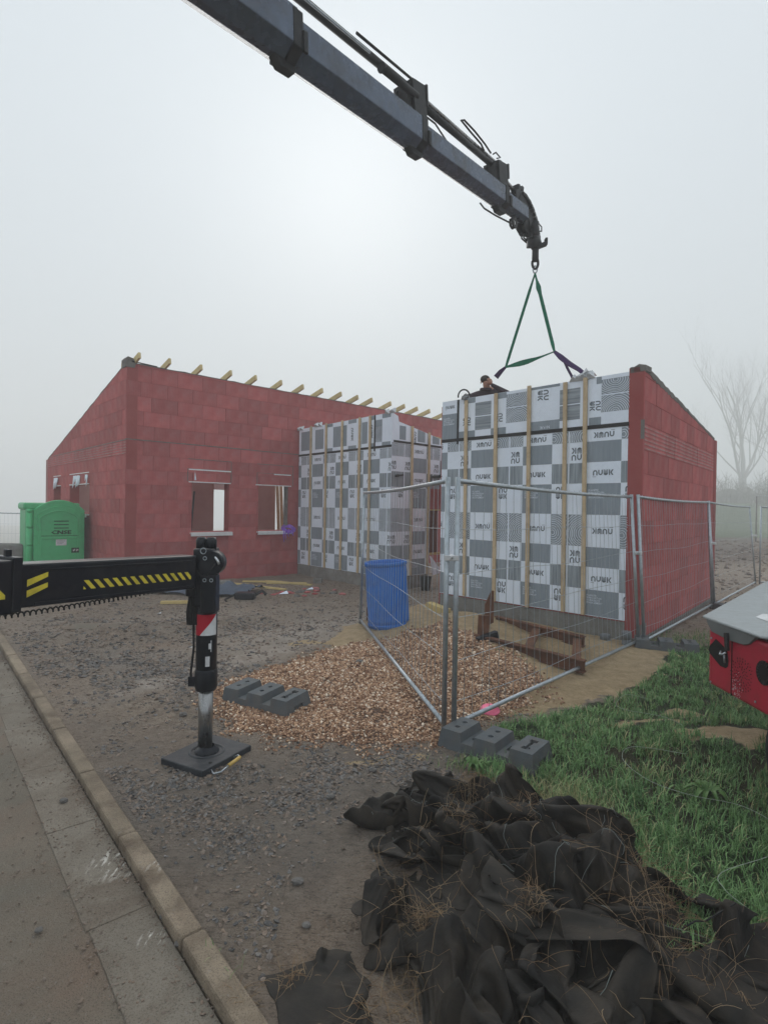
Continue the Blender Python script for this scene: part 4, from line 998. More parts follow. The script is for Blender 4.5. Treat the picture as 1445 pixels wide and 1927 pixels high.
for k in range(9):
    a = Vector((random.uniform(-.13, .1), random.uniform(-.02, .06), random.uniform(-.05, .10)))
    mb.add([c0+a+Vector((-.07, 0, -.05)), c0+a+Vector((.07, .02, -.03)), c0+a+Vector((0, .03, .06)), c0+a+Vector((0, -.04, .0))], [(0, 1, 2), (0, 2, 3), (0, 3, 1), (1, 3, 2)])
mb.build('plastic_wrapping', 'film', None, 'crumpled clear film round the strap on top of the membrane wall', 'wrapping')

# ------------------------------------------------------------------ outrigger
og = thing('outrigger', (-1.24, 3.95, 0), 'black hydraulic outrigger beam and leg with yellow hazard stripes', 'outrigger')
LG = Vector((-1.235, 3.93, 0))
b0 = Vector((-2.95, 1.0, 1.435)); b1 = Vector((-1.33, 3.83, 1.345)); bd = (b1-b0).normalized()
bside = bd.cross(Vector((0, 0, 1))).normalized(); bup = bside.cross(bd)
def bq(t, z, d=0.): return b0.lerp(b1, t)+bup*z+bside*d
BLn = (b1-b0).length
MB().beam(b0+bd*BLn*.25, b1, .15, .225).build('inner_beam', 'black', og, bevel=.012)
tb = .645
MB().beam(b0, b0+bd*BLn*tb, .19, .27).build('outer_beam', 'black', og, bevel=.012)
MB().beam(bq(tb-.007, .012), bq(tb+.007, .012), .21, .275).beam(bq(tb, .14), bq(tb, .185), .03, .03).build('beam_flange', 'black', og, bevel=.006)
MB().prism([(tb+.03, -.108), (.985, -.108), (.985, -.088), (tb+.03, -.088)], lambda a, z, d: bq(a, z, .076+d), 0, .006).prism([(tb+.03, .072), (.985, .072), (.985, .082), (tb+.03, .082)], lambda a, z, d: bq(a, z, .076+d), 0, .006).build('beam_rib', 'black', og, bevel=.002)
st = MB(); fr = lambda a, z, d: bq(a, z, d)
def stripes(t0, t1, z0, z1, off, n, dirn, d):
    w_ = (t1-t0)/n
    for k in range(-1, n+1):
        a = t0+k*w_; sk = (z1-z0)*.9/BLn*dirn
        p = [(a, z1 if dirn > 0 else z1), (a+w_*.5, z1), (a+w_*.5+sk, z0), (a+sk, z0)]
        p = clip(p, 1, 0, t1); p = clip(p, -1, 0, -t0) if len(p) > 2 else p
        if len(p) > 2 and area(p) > 1e-6: MB().add([bq(x, z, d) for x, z in p], [tuple(range(len(p)))]).build('hazard_stripe', 'yellow', og)
stripes(.755, .985, -.045, .005, 0, 13, 1, .0775)
stripes(.52, tb-.016, -.055, .03, 0, 3, 1, .0975)
p = [(tb+.017, -.03), (tb+.055, .025), (tb+.055, .045), (tb+.017, -.0)]
for dz in (0, -.055): MB().add([bq(tb+.018, -.035+dz+.03, .0775), bq(tb+.05, .01+dz+.03, .0775), bq(tb+.05, .035+dz+.03, .0775), bq(tb+.018, -.0+dz+.03, .0775)], [(0, 1, 2, 3)]).build('hazard_stripe', 'yellow', og)
# coiled hose under the beam
cp = []
n = 640
for i in range(n):
    f = i/(n-1); t = .40+f*.575; ph = f*2*math.pi*64
    cp.append(bq(t, -.135-.022*math.sin(math.pi*f)+.055*f*f+.0115*math.cos(ph), .05+.0115*math.sin(ph)))
MB().tube(cp, .0045, 5).build('coiled_hose', 'blackmat', og)
# leg
q = MB()
q.tube([LG+Vector((0, 0, .57)), LG+Vector((0, 0, 1.20))], .072, 24); q.build('leg_tube', 'black', og)
MB().tube([LG+Vector((0, 0, .50)), LG+Vector((0, 0, .53)), LG+Vector((0, 0, .63)), LG+Vector((0, 0, .65))], [.070, .078, .078, .073], 24).box((LG.x-.115, LG.y-.04, .53), (LG.x-.06, LG.y+.03, .60)).build('leg_collar', 'black', og, bevel=.004)
MB().tube([LG+Vector((0, 0, .07)), LG+Vector((0, 0, .55))], .050, 24).build('leg_rod', 'chrome', og)
MB().box((LG.x-.075, LG.y-.09, 1.10), (LG.x+.06, LG.y+.09, 1.50)).build('leg_head', 'black', og, bevel=.015)
MB().box((LG.x-.01, LG.y-.125, 1.06), (LG.x+.095, LG.y-.02, 1.32)).build('junction_box', 'black', og, bevel=.010)
MB().box((LG.x-.12, LG.y-.10, 1.17), (LG.x-.05, LG.y+.02, 1.34)).build('beam_end_block', 'black', og, bevel=.010)
q = MB()
for x in (-.045, .025): q.tube([LG+Vector((x, 0, 1.48)), LG+Vector((x, 0, 1.555)), LG+Vector((x, 0, 1.575))], [.037, .037, .027], 14)
q.build('valve_cap', 'black', og)
q = MB(); q.tube([LG+Vector((.045, .02, 1.40)), LG+Vector((.045, -.10, 1.40))], .085, 20); q.build('winding_drum', 'black', og)
q = MB(); q.tube([LG+Vector((.075, -.085, 1.455)), LG+Vector((.085, -.095, 1.44)), LG+Vector((.100, -.10, 1.42)), LG+Vector((.112, -.10, 1.395))], .010, 6); q.build('brass_edge', 'zinc_bright', og)
q = MB()
for x, z, r in ((.0, 1.485, .020), (.012, 1.435, .012), (.02, 1.288, .011), (.066, 1.288, .011), (-.06, 1.24, .010)):
    q.tube([LG+Vector((x+r*math.cos(a), -.098 if z > 1.3 else -.128, z+r*math.sin(a))) for a in np.linspace(0, 2*math.pi, 12)], .0035, 5)
q.build('bolt_ring', 'zinc', og)
MB().tube([LG+Vector((.09-.13*f, -.13-.02*math.sin(3*f), 1.37-.07*math.sin(math.pi*f)+.03*(1-f))) for f in np.linspace(0, 1, 10)], .0035, 5).build('cable', 'blackmat', og)
for k, x in enumerate((-.09, -.075, -.105)):
    MB().tube([LG+Vector((x, -.04, 1.18)), LG+Vector((x-.015, -.05, 1.05)), LG+Vector((x-.01, -.05, .97)), LG+Vector((x+.02, -.045, .965)), LG+Vector((x+.012, -.04, 1.1))], .010, 6).build('hydraulic_hose', 'blackmat', og)
MB().tube([LG+Vector((-.085, -.03, 1.1)), LG+Vector((-.080, -.03, .80)), LG+Vector((-.098, -.03, .62)), LG+Vector((-.09, -.03, .56))], .008, 6).build('hydraulic_hose', 'blackmat', og)
def legwrap(a0, a1, z0, z1, m, name, dr=.0735, skew=None):
    n = 10; vs = []
    for k in range(n+1):
        a = a0+(a1-a0)*k/n
        zz0, zz1 = (z0, z1) if skew is None else skew(k/n)
        for z in (zz0, zz1): vs.append(LG+Vector((math.cos(a)*dr, math.sin(a)*dr, z)))
    MB().add(vs, [(2*k, 2*k+2, 2*k+3, 2*k+1) for k in range(n)], 0, True).build(name, m, og)
az = lambda d: R_(d)
legwrap(az(-165), az(-15), .895, 1.04, 'redst', 'red_sticker', .0732)
legwrap(az(-110), az(-15), .895, 1.04, 'whitest', 'white_sticker', .0737, lambda f: (.895, .897+.143*f))
legwrap(az(-78), az(-55), .68, .75, 'whitest', 'maker_label', .0735)
legwrap(az(-62), az(-48), .80, .84, 'whitest', 'scratch_mark', .0733); legwrap(az(-50), az(-46), .78, .86, 'whitest', 'scratch_mark', .0734)
# pad
pz = .035; ang = math.atan2(-.16, .32)
pt = thing('outrigger_pad', (-1.21, 3.90, 0), 'square black plastic pad under the outrigger leg with a yellow handle', 'support pad')
mt = Matrix.Translation((-1.215, 3.905, 0)) @ Matrix.Rotation(R_(-28), 4, 'Z')
MB().box((-.19, -.235, .025), (.20, .235, .075), 0, mt).build('pad_plate', 'pad', pt, bevel=.008)
MB().lathe([(.125, .077), (.118, .083), (.108, .083), (.103, .078)], 32, 0, mt=mt).build('pad_ring', 'pad', pt)
q = MB(); 
for k in range(7): q.ico(mt @ Vector((.07*math.cos(k*.9), .07*math.sin(k*.9), .082)), .018, (1, 1, .6), jit=.2)
q.lathe([(.085, .078), (.08, .09), (.06, .10), (.052, .115)], 20, 0, mt=mt)
q.build('leg_shoe', 'black', pt)
h0 = mt @ Vector((.20, -.16, .055)); h1 = mt @ Vector((.20, .05, .055)); h2 = mt @ Vector((.28, -.08, .07)); h3 = mt @ Vector((.265, .04, .075))
MB().tube([h0, mt @ Vector((.235, -.17, .04)), mt @ Vector((.272, -.14, .05)), h2], .006, 6).build('handle_rope', 'zinc', pt); MB().tube([h1, mt @ Vector((.225, .07, .07)), h3], .006, 6).build('handle_rope', 'zinc', pt)
MB().tube([h2, mt @ Vector((.290, -.02, .085)), h3], .012, 8).build('handle_grip', 'handle', pt)
MB().tube([mt @ Vector((.155, -.12, .0745)), mt @ Vector((.155, -.12, .0765))], .012, 10).build('pad_hole', 'hole', pt)

# ------------------------------------------------------------------ portable toilet
TZ = -.37; tf = Frame((-7.02, 12.86), (-8.10, 12.86))
tl = thing('portable_toilet', (-7.6, 12.95, TZ), 'green plastic portable toilet with an arched door lettered CNSE', 'toilet')
tx0, tx1, ty0, ty1 = -8.17, -7.02, 12.95, 14.05
q = MB(); q.box((tx0-.02, ty0+.06, TZ), (tx1+.0, ty1, TZ+2.02)); q.build('cabin', 'toilet', tl, bevel=.03)
MB().box((tx0-.06, ty0+.10, TZ+2.0), (tx1-.06, ty1+.05, TZ+2.17)).build('roof', 'toilet', tl, bevel=.05)
def arch(x0, x1, z0, z1, rise, n=14):
    P = [(x0, z0), (x1, z0)]
    for k in range(n+1):
        f = k/n; x = x1+(x0-x1)*f; P.append((x, z1+rise*math.sin(math.pi*f)**.8))
    return P
fr = lambda a, z, d: Vector((a, ty0+.0-d, z))
mb = MB(); mb.prism(arch(tx0+.13, tx1+.02, TZ, TZ+2.0, .24), fr, -.10, .0); mb.build('front_frame', 'toilet', tl, bevel=.02)
mb = MB(); mb.prism(arch(tx0+.20, tx1-.05, TZ+.1, TZ+1.90, .20), fr, 0, .02); mb.build('door', 'toilet', tl, bevel=.012)
def ring2(x0, x1, z0, z1, rise, w_, d0, d1):
    o_ = arch(x0, x1, z0, z1, rise); i_ = arch(x0+w_, x1-w_, z0+w_, z1-w_, rise-.01); n = len(o_)
    mb = MB(); vs = [fr(a, z, d) for d in (d0, d1) for a, z in o_+i_]
    fs = []
    for k in range(n):
        k2 = (k+1) % n; fs += [(2*n+k, 2*n+k2, 3*n+k2, 3*n+k), (k, k2, 2*n+k2, 2*n+k), (n+k, 3*n+k, 3*n+k2, n+k2)]
    return mb.add(vs, fs)
ring2(tx0+.26, tx1-.12, TZ+1.36, TZ+1.83, .17, .018, .02, .034).build('door_rib', 'toilet', tl, bevel=.004)
mb = MB()
for z in (1.39, .74, ): mb.prism(rect(tx0+.30, tx1-.14, TZ+z-.06, TZ+z-.03), fr, .018, .036)
mb.prism(rect(tx0+.28, tx0+.295, TZ+.2, TZ+1.3), fr, .018, .03).prism(rect(tx1-.155, tx1-.14, TZ+.2, TZ+1.3), fr, .018, .03)
mb.build('door_rib', 'toilet', tl, bevel=.004)
mb = MB()
for z in (1.655, 1.735, 1.575): mb.prism(rect(tx0+.53, tx0+.83, TZ+z, TZ+z+.022), fr, .018, .023)
mb.prism(rect(tx0+.26, tx1-.11, TZ+1.400, TZ+1.412), fr, .018, .0225)
mb.build('vent_slot', 'toiletdk', tl)
mb = MB()
for ox in (-.006, 0, .006):
    for p in text_tris('CNSE', .125, 'CENTER'): mb.add([fr(tx0+.68+ox+x*1.35, TZ+1.445+z+ox*.4, .023+abs(ox)*.05) for x, z in p], [tuple(range(len(p)))])
mb.build('door_lettering', 'toiletdk', tl)
MB().prism(rect(tx0+.57, tx0+.79, TZ+1.18, TZ+1.32), fr, .018, .024).build('door_notice', 'whitest', tl)
mb = MB()
for k in range(3): mb.prism(rect(tx0+.60, tx0+.76-.03*k, TZ+1.28-.03*k, TZ+1.287-.03*k), fr, .024, .0245)
mb.build('notice_print', 'mlogo', tl)
MB().prism(rect(tx1-.26, tx1-.10, TZ+1.00, TZ+1.12), fr, .018, .03).build('lock_plate', 'toiletdk', tl, bevel=.004)
mb = MB()
for x, z in ((tx1-.225, 1.06), (tx1-.20, 1.075), (tx1-.16, 1.06), (tx1-.135, 1.07)): mb.prism(rect(x, x+.018, TZ+z-.02, TZ+z+.015), fr, .03, .036)
mb.build('lock_symbol', 'whitest', tl)
for z in (1.98, 1.62, 1.22, .8): MB().lathe([(.0, -.05), (.055, -.045), (.07, 0), (.055, .045), (0, .05)], 12, 0, (tx0+.06, ty0+.05, TZ+z)).build('corner_boss', 'toilet', tl)
MB().tube([(tx0+.06, ty0+.06, TZ), (tx0+.06, ty0+.06, TZ+2.02)], .065, 12).build('corner_post', 'toilet', tl)

tl.rotation_euler = (0, 0, R_(39))
# faded red plastic and a branch heap left of the toilet
mb = MB(); rr = random.Random(4)
n = 12; g = np.zeros((n, n, 3))
for i in range(n):
    for j in range(n):
        u, v = i/(n-1), j/(n-1); g[i, j] = (-9.35+u*1.05, 12.9+v*.8+rr.uniform(-.04, .04), TZ+.15+1.15*(u**1.2)*math.sin(math.pi*min(1, v*.9+.15))+rr.uniform(-.12, .12))
mb.add([tuple(p) for p in g.reshape(-1, 3)], [(i*n+j, i*n+j+1, (i+1)*n+j+1, (i+1)*n+j) for i in range(n-1) for j in range(n-1)])
o = mb.build('crumpled_tarpaulin', 'redplastic', None, 'faded red and white plastic sheet piled left of the green toilet', 'sheet'); s_ = o.modifiers.new('s', 'SOLIDIFY'); s_.thickness = .02
MB().lathe([(0, 0), (.19, .02), (.2, .06), (.15, .09), (0, .1)], 14, 0, mt=Matrix.Translation((-9.15, 12.9, .93)) @ Matrix.Rotation(R_(70), 4, 'X') @ Matrix.Rotation(R_(20), 4, 'Y')).build('scrap_disc', 'mortar', None, 'small grey round lid leaning on the red plastic sheet', 'lid')
MB().box((-9.4, 12.85, -.4), (-8.3, 13.4, .82)).build('rubble_heap', 'mortar', None, 'grey rubble heap under the red plastic sheet', 'rubble', bevel=.08)

# ------------------------------------------------------------------ blue drum
dz = zt(.1, 8.05)-.02
dr = thing('plastic_drum', (.10, 8.1, dz), 'blue plastic drum with an open top standing in the sand', 'drum')
mt = Matrix.Translation((.10, 8.08, dz)) @ Matrix.Rotation(R_(-4), 4, 'Y')
MB().lathe([(0, .0), (.285, 0), (.30, .015), (.302, .05), (.290, .075), (.302, .095), (.302, .12), (.296, .15), (.301, .45), (.298, .80), (.292, .90), (.292, .92), (.278, .92), (.276, .80), (.27, .10), (0, .09)], 40, 0, mt=mt).build('drum_body', 'blue', dr)
MB().lathe([(.291, .885), (.306, .89), (.308, .93), (.300, .945), (.280, .942), (.276, .90)], 40, 0, mt=mt).build('drum_rim', 'blue', dr)
MB().lathe([(.302, .03), (.309, .04), (.309, .06), (.302, .07)], 40, 0, mt=mt).build('drum_chime', 'blue', dr)

# ------------------------------------------------------------------ rusty formwork frame in the sand
fw = thing('formwork_frame', (1.8, 7.2, .1), 'rusty brown ladder shaped frame half buried in the sand pile', 'frame')
fa, fb = Vector((1.15, 6.85, .20)), Vector((2.18, 5.98, .13)); ga, gb = Vector((1.62, 7.95, .22)), Vector((2.52, 6.95, .17))
for a, b in ((fa, fb), (ga, gb)):
    MB().beam(a, b, .02, .12).beam(a+Vector((0, 0, .06)), b+Vector((0, 0, .06)), .09, .016).beam(a-Vector((0, 0, .06)), b-Vector((0, 0, .06)), .09, .016).build('side_rail', 'rust', fw)
for f in (.50, .93):
    MB().beam(fa.lerp(fb, f)+Vector((0, 0, .0)), ga.lerp(gb, f)+Vector((0, 0, .02)), .10, .03).build('cross_board', 'rust', fw)
MB().beam(fa.lerp(fb, .06)+Vector((.02, .05, -.15)), fa.lerp(fb, .06)+Vector((.04, .07, .30)), .03, .14, up=(1, 0, 0)).build('upright_board', 'rust', fw)
MB().prism([(0, -.1), (.17, -.05), (.17, .38), (.12, .38), (0, .20)], lambda a, z, d: Vector((1.38+a*.75, 7.5+a*.3+d, .32+z)), 0, .04).build('upright_board', 'rust', fw)
MB().beam(Vector((1.16, 6.72, .16)), Vector((1.42, 6.85, .22)), .07, .20).build('end_block', 'black', fw, bevel=.01)

# small things round the sand
MB().beam((.78, 9.45, zt(.8, 9.5)+.14), (1.08, 9.2, zt(1.0, 9.3)+.05), .16, .10).build('timber_offcut', 'plank', None, 'short yellow timber offcut on top of the sand pile', 'timber')
MB().lathe([(0, 0), (.09, 0), (.13, .30), (.14, .31), (.125, .31), (.08, .05), (0, .05)], 20, 0, (.93, 12.15, zt(.93, 12.15))).build('black_bucket', 'blackmat', None, 'black bucket at the foot of the middle membrane block', 'bucket')
bx, by = -.22, 8.65; bz = zt(bx, by)
bt = thing('packaging', (bx, by, bz), 'crumpled brown packet with white label behind the left fence post', 'packet')
MB().box((bx-.03, by-.05, bz), (bx+.16, by+.08, bz+.20)).build('packet_body', 'rust', bt, bevel=.02); MB().box((bx-.0, by-.06, bz+.16), (bx+.12, by-.03, bz+.30)).build('packet_label', 'mint', bt, bevel=.01)
def vpipe(x, y, z0, z1, r, label):
    t = thing('drain_pipe', (x, y, z0), label, 'pipe', 'grey drain pipe stubs')
    MB().tube([(x, y, z0), (x, y, z1-.05)], r, 20).build('pipe_tube', 'pipe', t)
    MB().tube([(x, y, z1-.10), (x, y, z1-.02), (x, y, z1)], [r*1.12, r*1.12, r*1.0], 20).build('pipe_cap', 'pipe', t)
vpipe(3.19, 7.28, -.05, .24, .058, 'capped grey drain pipe stub at the corner of the red block')
vpipe(3.02, 7.55, -.05, .14, .06, 'shorter grey drain pipe stub left of the capped one')
MB().lathe([(0, .012), (.078, .010), (.085, .0), (.078, -.004), (0, -.004)], 28, 0, mt=Matrix.Translation((.945, 4.82, zt(.945, 4.82)+.035)) @ Matrix.Rotation(R_(16), 4, 'X')).build('pink_lid', 'pink', None, 'small round pink plastic lid lying at the grass edge', 'lid')

# planks, blue grey sheet and tool in front of the house
def plank(a, b, w_, h, label):
    MB().beam((a[0], a[1], zt(*a)+h/2+a[2] if len(a) > 2 else zt(a[0], a[1])+h/2+.01), (b[0], b[1], zt(b[0], b[1])+h/2+.01), w_, h).build('plank', 'plank', None, label, 'plank', 'yellow planks on the mud')
plank((-3.95, 9.95), (-2.95, 10.05), .07, .05, 'yellow plank behind the outrigger leg')
plank((-3.45, 12.60), (-2.05, 11.75), .09, .035, 'longest yellow plank lying across the mud by the house')
plank((-3.4, 12.35), (-2.95, 12.2), .10, .05, 'short yellow plank next to the blue grey sheet')
plank((-3.25, 12.95), (-2.35, 13.0), .08, .035, 'thin yellow plank close to the red wall')
plank((-2.75, 13.15), (-1.6, 12.55), .09, .035, 'yellow plank leading to the grey footing')
plank((-2.65, 12.75), (-1.75, 12.85), .08, .035, 'yellow plank crossing under another near the footing')
plank((-2.82, 11.4), (-2.65, 10.85), .08, .04, 'stubby yellow timber beside the black tool')
n = 26; g = np.zeros((n, n, 3)); xx, yy = np.meshgrid(np.linspace(0, 1, n), np.linspace(0, 1, n))
px = -4.9+2.25*xx+.15*yy; py = 10.9+1.0*yy-.10*xx+.12*np.sin(7*xx)
pz_ = terr(px, py)+.02+.09*np.abs(wob(px, py, 6., 2))+.05*np.abs(wob(px, py, 15., 12))+.08*np.sin(np.pi*yy)
idx2 = np.arange(n*n).reshape(n, n)
arrays('plastic_sheet', np.stack([px.ravel(), py.ravel(), pz_.ravel()], 1), np.stack([idx2[:-1, :-1], idx2[:-1, 1:], idx2[1:, 1:], idx2[1:, :-1]], -1).reshape(-1, 4), 'greytarp', True, label='crumpled blue grey plastic sheet on the mud before the house', cat='sheet')
rr = random.Random(21)
for k, (x, y, s_, lb, m_) in enumerate(((-2.0, 11.3, .10, 'white scrap of membrane on the mud, nearest the footing', 'mem'), (-1.55, 11.9, .08, 'small white scrap on the reddish rubble', 'mem'), (-2.35, 6.9, .03, 'tiny white scrap on the mud behind the outrigger leg', 'whitest'), (-3.6, 9.0, .04, 'tiny white scrap near the trodden board', 'whitest'))):
    z = zt(x, y); mb = MB(); c_ = Vector((x, y, z+.01))
    mb.add([c_+Vector((-s_, -s_*.4, 0)), c_+Vector((s_, -s_*.2, .01)), c_+Vector((s_*.5, s_*.6, s_*.6)), c_+Vector((-s_*.4, s_*.5, .0))], [(0, 1, 2), (0, 2, 3), (0, 3, 1), (1, 3, 2)]); mb.build('scrap', m_, None, lb, 'scrap')
for k in range(26):
    x, y = -1.75+rr.gauss(0, .45), 11.45+rr.gauss(0, .28); r_k = rr.uniform(.03, .08)
    MB().ico((x, y, zt(x, y)+r_k*.2), r_k, (1.2, .8, .5), jit=.25, smooth=False).build('brick_rubble', 'brick' if k % 3 else 'mortar', None, 'broken red block pieces scattered before the footing', 'rubble', 'red block rubble')
for k in range(9):
    x, y = -3.6+rr.gauss(0, .5), 12.4+rr.gauss(0, .3); r_k = rr.uniform(.03, .07)
    MB().ico((x, y, zt(x, y)+r_k*.2), r_k, (1.2, .8, .5), jit=.25, smooth=False).build('brick_rubble', 'brick', None, 'broken red block pieces by the planks under the front windows', 'rubble', 'red block rubble by the planks')
tt = thing('power_tool', (-2.58, 10.6, 0), 'dark power tool lying on the mud beside the blue grey sheet', 'tool')
tz = zt(-2.6, 10.6)
MB().box((-2.80, 10.50, tz), (-2.42, 10.72, tz+.14)).build('tool_body', 'black', tt, bevel=.03)
MB().tube([(-2.42, 10.6, tz+.09), (-2.30, 10.66, tz+.16), (-2.22, 10.62, tz+.10)], .03, 8).tube([(-2.78, 10.6, tz+.1), (-2.95, 10.45, tz+.02), (-2.85, 10.2, tz+.02)], .018, 6).build('tool_handle', 'blackmat', tt)
MB().box((-3.42, 11.62, zt(-3.3, 11.7)), (-3.2, 11.84, zt(-3.3, 11.7)+.2)).build('grey_block', 'cblock', None, 'small grey concrete block beside the outrigger leg by the planks', 'block', bevel=.01)
MB().box((-1.62, 12.95, zt(-1.5, 13)), (-1.42, 13.12, zt(-1.5, 13)+.11)).build('grey_block', 'cblock', None, 'small dark grey block at the foot of the footing corner', 'block', bevel=.01)
MB().box((-4.35, 7.55, zt(-4, 7.7)), (-3.55, 7.95, zt(-4, 7.7)+.025), 0).build('trodden_board', 'asphalt', None, 'thin muddy board trodden into the ground behind the kerb', 'board')
# purple sling bundle on the right window sill
rr = random.Random(7); c0 = FA(4.0, 1.22, .12)
vt = thing('sling_bundle', c0, 'bundle of violet lifting slings heaped on the right window sill', 'sling')
for k in range(9):
    pts = []; a0 = rr.uniform(0, 6.28); ax = rr.uniform(.10, .20); az_ = rr.uniform(.04, .11); tl_ = rr.uniform(-.5, .5)
    for i in range(14):
        a = a0+i/13*rr.uniform(5, 6.3); v = Vector((math.cos(a)*ax, rr.uniform(-.03, .03), math.sin(a)*az_)); pts.append(c0+Vector((v.x*math.cos(tl_)-v.z*math.sin(tl_)*.5, v.y, v.z+v.x*math.sin(tl_)*.5)))
    MB().tube(pts, .013, 5).build('sling_loop', 'violet', vt)
for x, l_ in ((-.10, .34), (-.05, .28), (.02, .20), (.14, .18)):
    MB().tube([c0+Vector((x, -.02, 0)), c0+Vector((x-.02, -.05, -.12)), c0+Vector((x+.0, -.04, -l_))], [.018, .016, .008], 5).build('sling_tail', 'violet', vt)
MB().beam(FA(1.47, 1.20, -.05), FA(1.57, 2.12, -.12), .035, .02, up=FA.n.to_3d()).build('steel_bar', 'cranedk', None, 'dark steel bar leaning in the left front window', 'bar')

# ------------------------------------------------------------------ red machine at the right edge
rm = thing('red_machine', (2.6, 3.2, 0), 'red lidded machine on a wheel cut off by the right picture edge', 'machine')
zb, ztp = .70, 1.11
PB = [(2.13, 3.62), (2.10, 2.15), (3.9, 1.9), (4.3, 4.6), (3.75, 5.45)]
def ring_poly(P, z): return [Vector((x, y, z)) for x, y in P]
def extr(P, z0, z1, dz=None):
    mb = MB(); n = len(P); vs = ring_poly(P, z0)+ring_poly(P, z1)
    if dz:
        for i, v in enumerate(dz): vs[i].z += v
    return mb.add(vs, [tuple(range(n))[::-1], tuple(range(n, 2*n))]+[(i, (i+1) % n, n+(i+1) % n, n+i) for i in range(n)])
extr([(2.112, 3.60), (2.112, 2.1), (3.9, 1.9), (4.3, 4.6), (3.75, 5.3)], zb, ztp-.02, (0, -.02, 0, 0, 0)).build('body', 'red', rm, bevel=.02)
extr([(2.10, 3.66), (2.085, 3.07), (2.35, 2.85), (3.9, 2.75), (4.35, 4.7), (3.8, 5.55)], ztp, ztp+.018).build('lid', 'lid', rm, bevel=.010)
f3 = lambda a, z, d: Vector((2.110-d, 3.60-a, z))       # the face turned to the left
MB().prism([(-.02, 1.115), (-.0, 1.085), (.045, 1.044), (.17, 1.035), (.235, 1.031), (.36, 1.036), (.405, 1.051), (.463, 1.100), (.5, 1.115)], f3, -.02, .012).build('lid_skirt', 'lidsk', rm, bevel=.004)
MB().prism([(.075, 1.004), (.012, .945), (.004, .915), (.02, .895), (.13, .848), (.18, .850), (.20, .865), (.205, .90), (.19, .962), (.13, .985)], f3, -.03, .003).build('filler_recess', 'hole', rm, bevel=.002)
MB().beam(f3(.215, 1.075, .022), f3(.235, .97, .026), .03, .018, up=(1, 0, 0)).build('rubber_latch', 'blackmat', rm, bevel=.004)
MB().tube([f3(.19, .955, .035), f3(.20, .94, .05), f3(.225, .945, .045), f3(.235, .96, .035)], .006, 6).tube([f3(.21, .94, .03), f3(.212, .89, .025)], .005, 6).build('latch_hook', 'zinc', rm)
ho = MB(); rr = random.Random(3)
for ri, r in enumerate((.018, .034, .050, .068, .086, .104)):
    n = 6+ri*4
    for k in range(n):
        a = 2*math.pi*k/n+ri*.3; x = .335+math.cos(a)*r; z = .855+math.sin(a)*r*.9
        if rr.random() < .15: continue
        ca, sa = math.cos(a), math.sin(a); l_, w_ = .0055+rr.uniform(0, .002), .0022+rr.uniform(0, .0012)
        ho.prism([(x+ca*l_, z+sa*l_), (x-sa*w_, z+ca*w_), (x-ca*l_, z-sa*l_), (x+sa*w_, z-ca*w_)], f3, .0, .0015)
ho.build('grille_holes', 'hole', rm, kind='stuff')
MB().prism(rect(.236, .240, .70, 1.04), f3, -.01, .0012).build('panel_seam', 'hole', rm)
sc_ = MB()
for k in range(70):
    x = .25+abs(rr.gauss(0, .05)); z = .70+abs(rr.gauss(0, .07)); w_ = rr.uniform(.001, .003); sc_.prism(rect(x, x+w_, z, z+w_*rr.uniform(1, 3)), f3, 0, .0012)
sc_.build('paint_chips', 'whitest', rm, kind='stuff')
for x, z in ((.03, .72), (.03, 1.0), (.46, .74), (.62, .76)): MB().prism([(x+.007*math.cos(a), z+.007*math.sin(a)) for a in np.linspace(0, 6.283, 9)[:-1]], f3, 0, .004).build('bolt_head', 'zinc', rm)
q = [(.525+.062*math.cos(a), .922+.068*math.sin(a)) for a in np.linspace(0, 2*math.pi, 18)[:-1]]
MB().prism(q, f3, -.01, .004).build('side_opening', 'hole', rm)
q = MB()
for k in range(20):
    a = 2*math.pi*k/20; q.prism([(.525+.056*math.cos(a), .922+.060*math.sin(a)), (.525+.056*math.cos(a+.1), .922+.060*math.sin(a+.1)), (.525+.04*math.cos(a+.1), .922+.042*math.sin(a+.1)), (.525+.04*math.cos(a), .922+.042*math.sin(a))], f3, .004, .006)
q.build('opening_fins', 'cranedk', rm)
sk = MB()
for P in ([(2.42, 3.62), (2.55, 3.74), (2.95, 3.60), (2.72, 3.30), (2.55, 3.33), (2.47, 3.30), (2.45, 3.36), (2.52, 3.44), (2.52, 3.50), (2.40, 3.46)],):
    sk.add([Vector((x, y, ztp+.0205)) for x, y in P], [tuple(range(len(P)))])
sk.build('white_lid_mark', 'whitest', rm)
MB().box((3.0, 1.6, .40), (3.9, 3.3, .72)).build('chassis', 'cranedk', rm, bevel=.02)
wx, wy = 2.57, 3.32
MB().lathe([(.10, -.09), (.20, -.10), (.27, -.09), (.30, -.05), (.30, .05), (.27, .09), (.20, .10), (.10, .09)], 28, 0, mt=Matrix.Translation((wx, wy, .31)) @ Matrix.Rotation(R_(90), 4, 'Y')).build('tyre', 'blackmat', rm)
MB().lathe([(0, -.06), (.10, -.06), (.17, -.08), (.19, -.05), (.19, .05), (0, .06)], 24, 0, mt=Matrix.Translation((wx, wy, .31)) @ Matrix.Rotation(R_(90), 4, 'Y')).build('rim', 'zinc', rm)
MB().tube([(wx, wy, .31), (3.6, wy, .31)], .04, 10).build('axle', 'cranedk', rm)
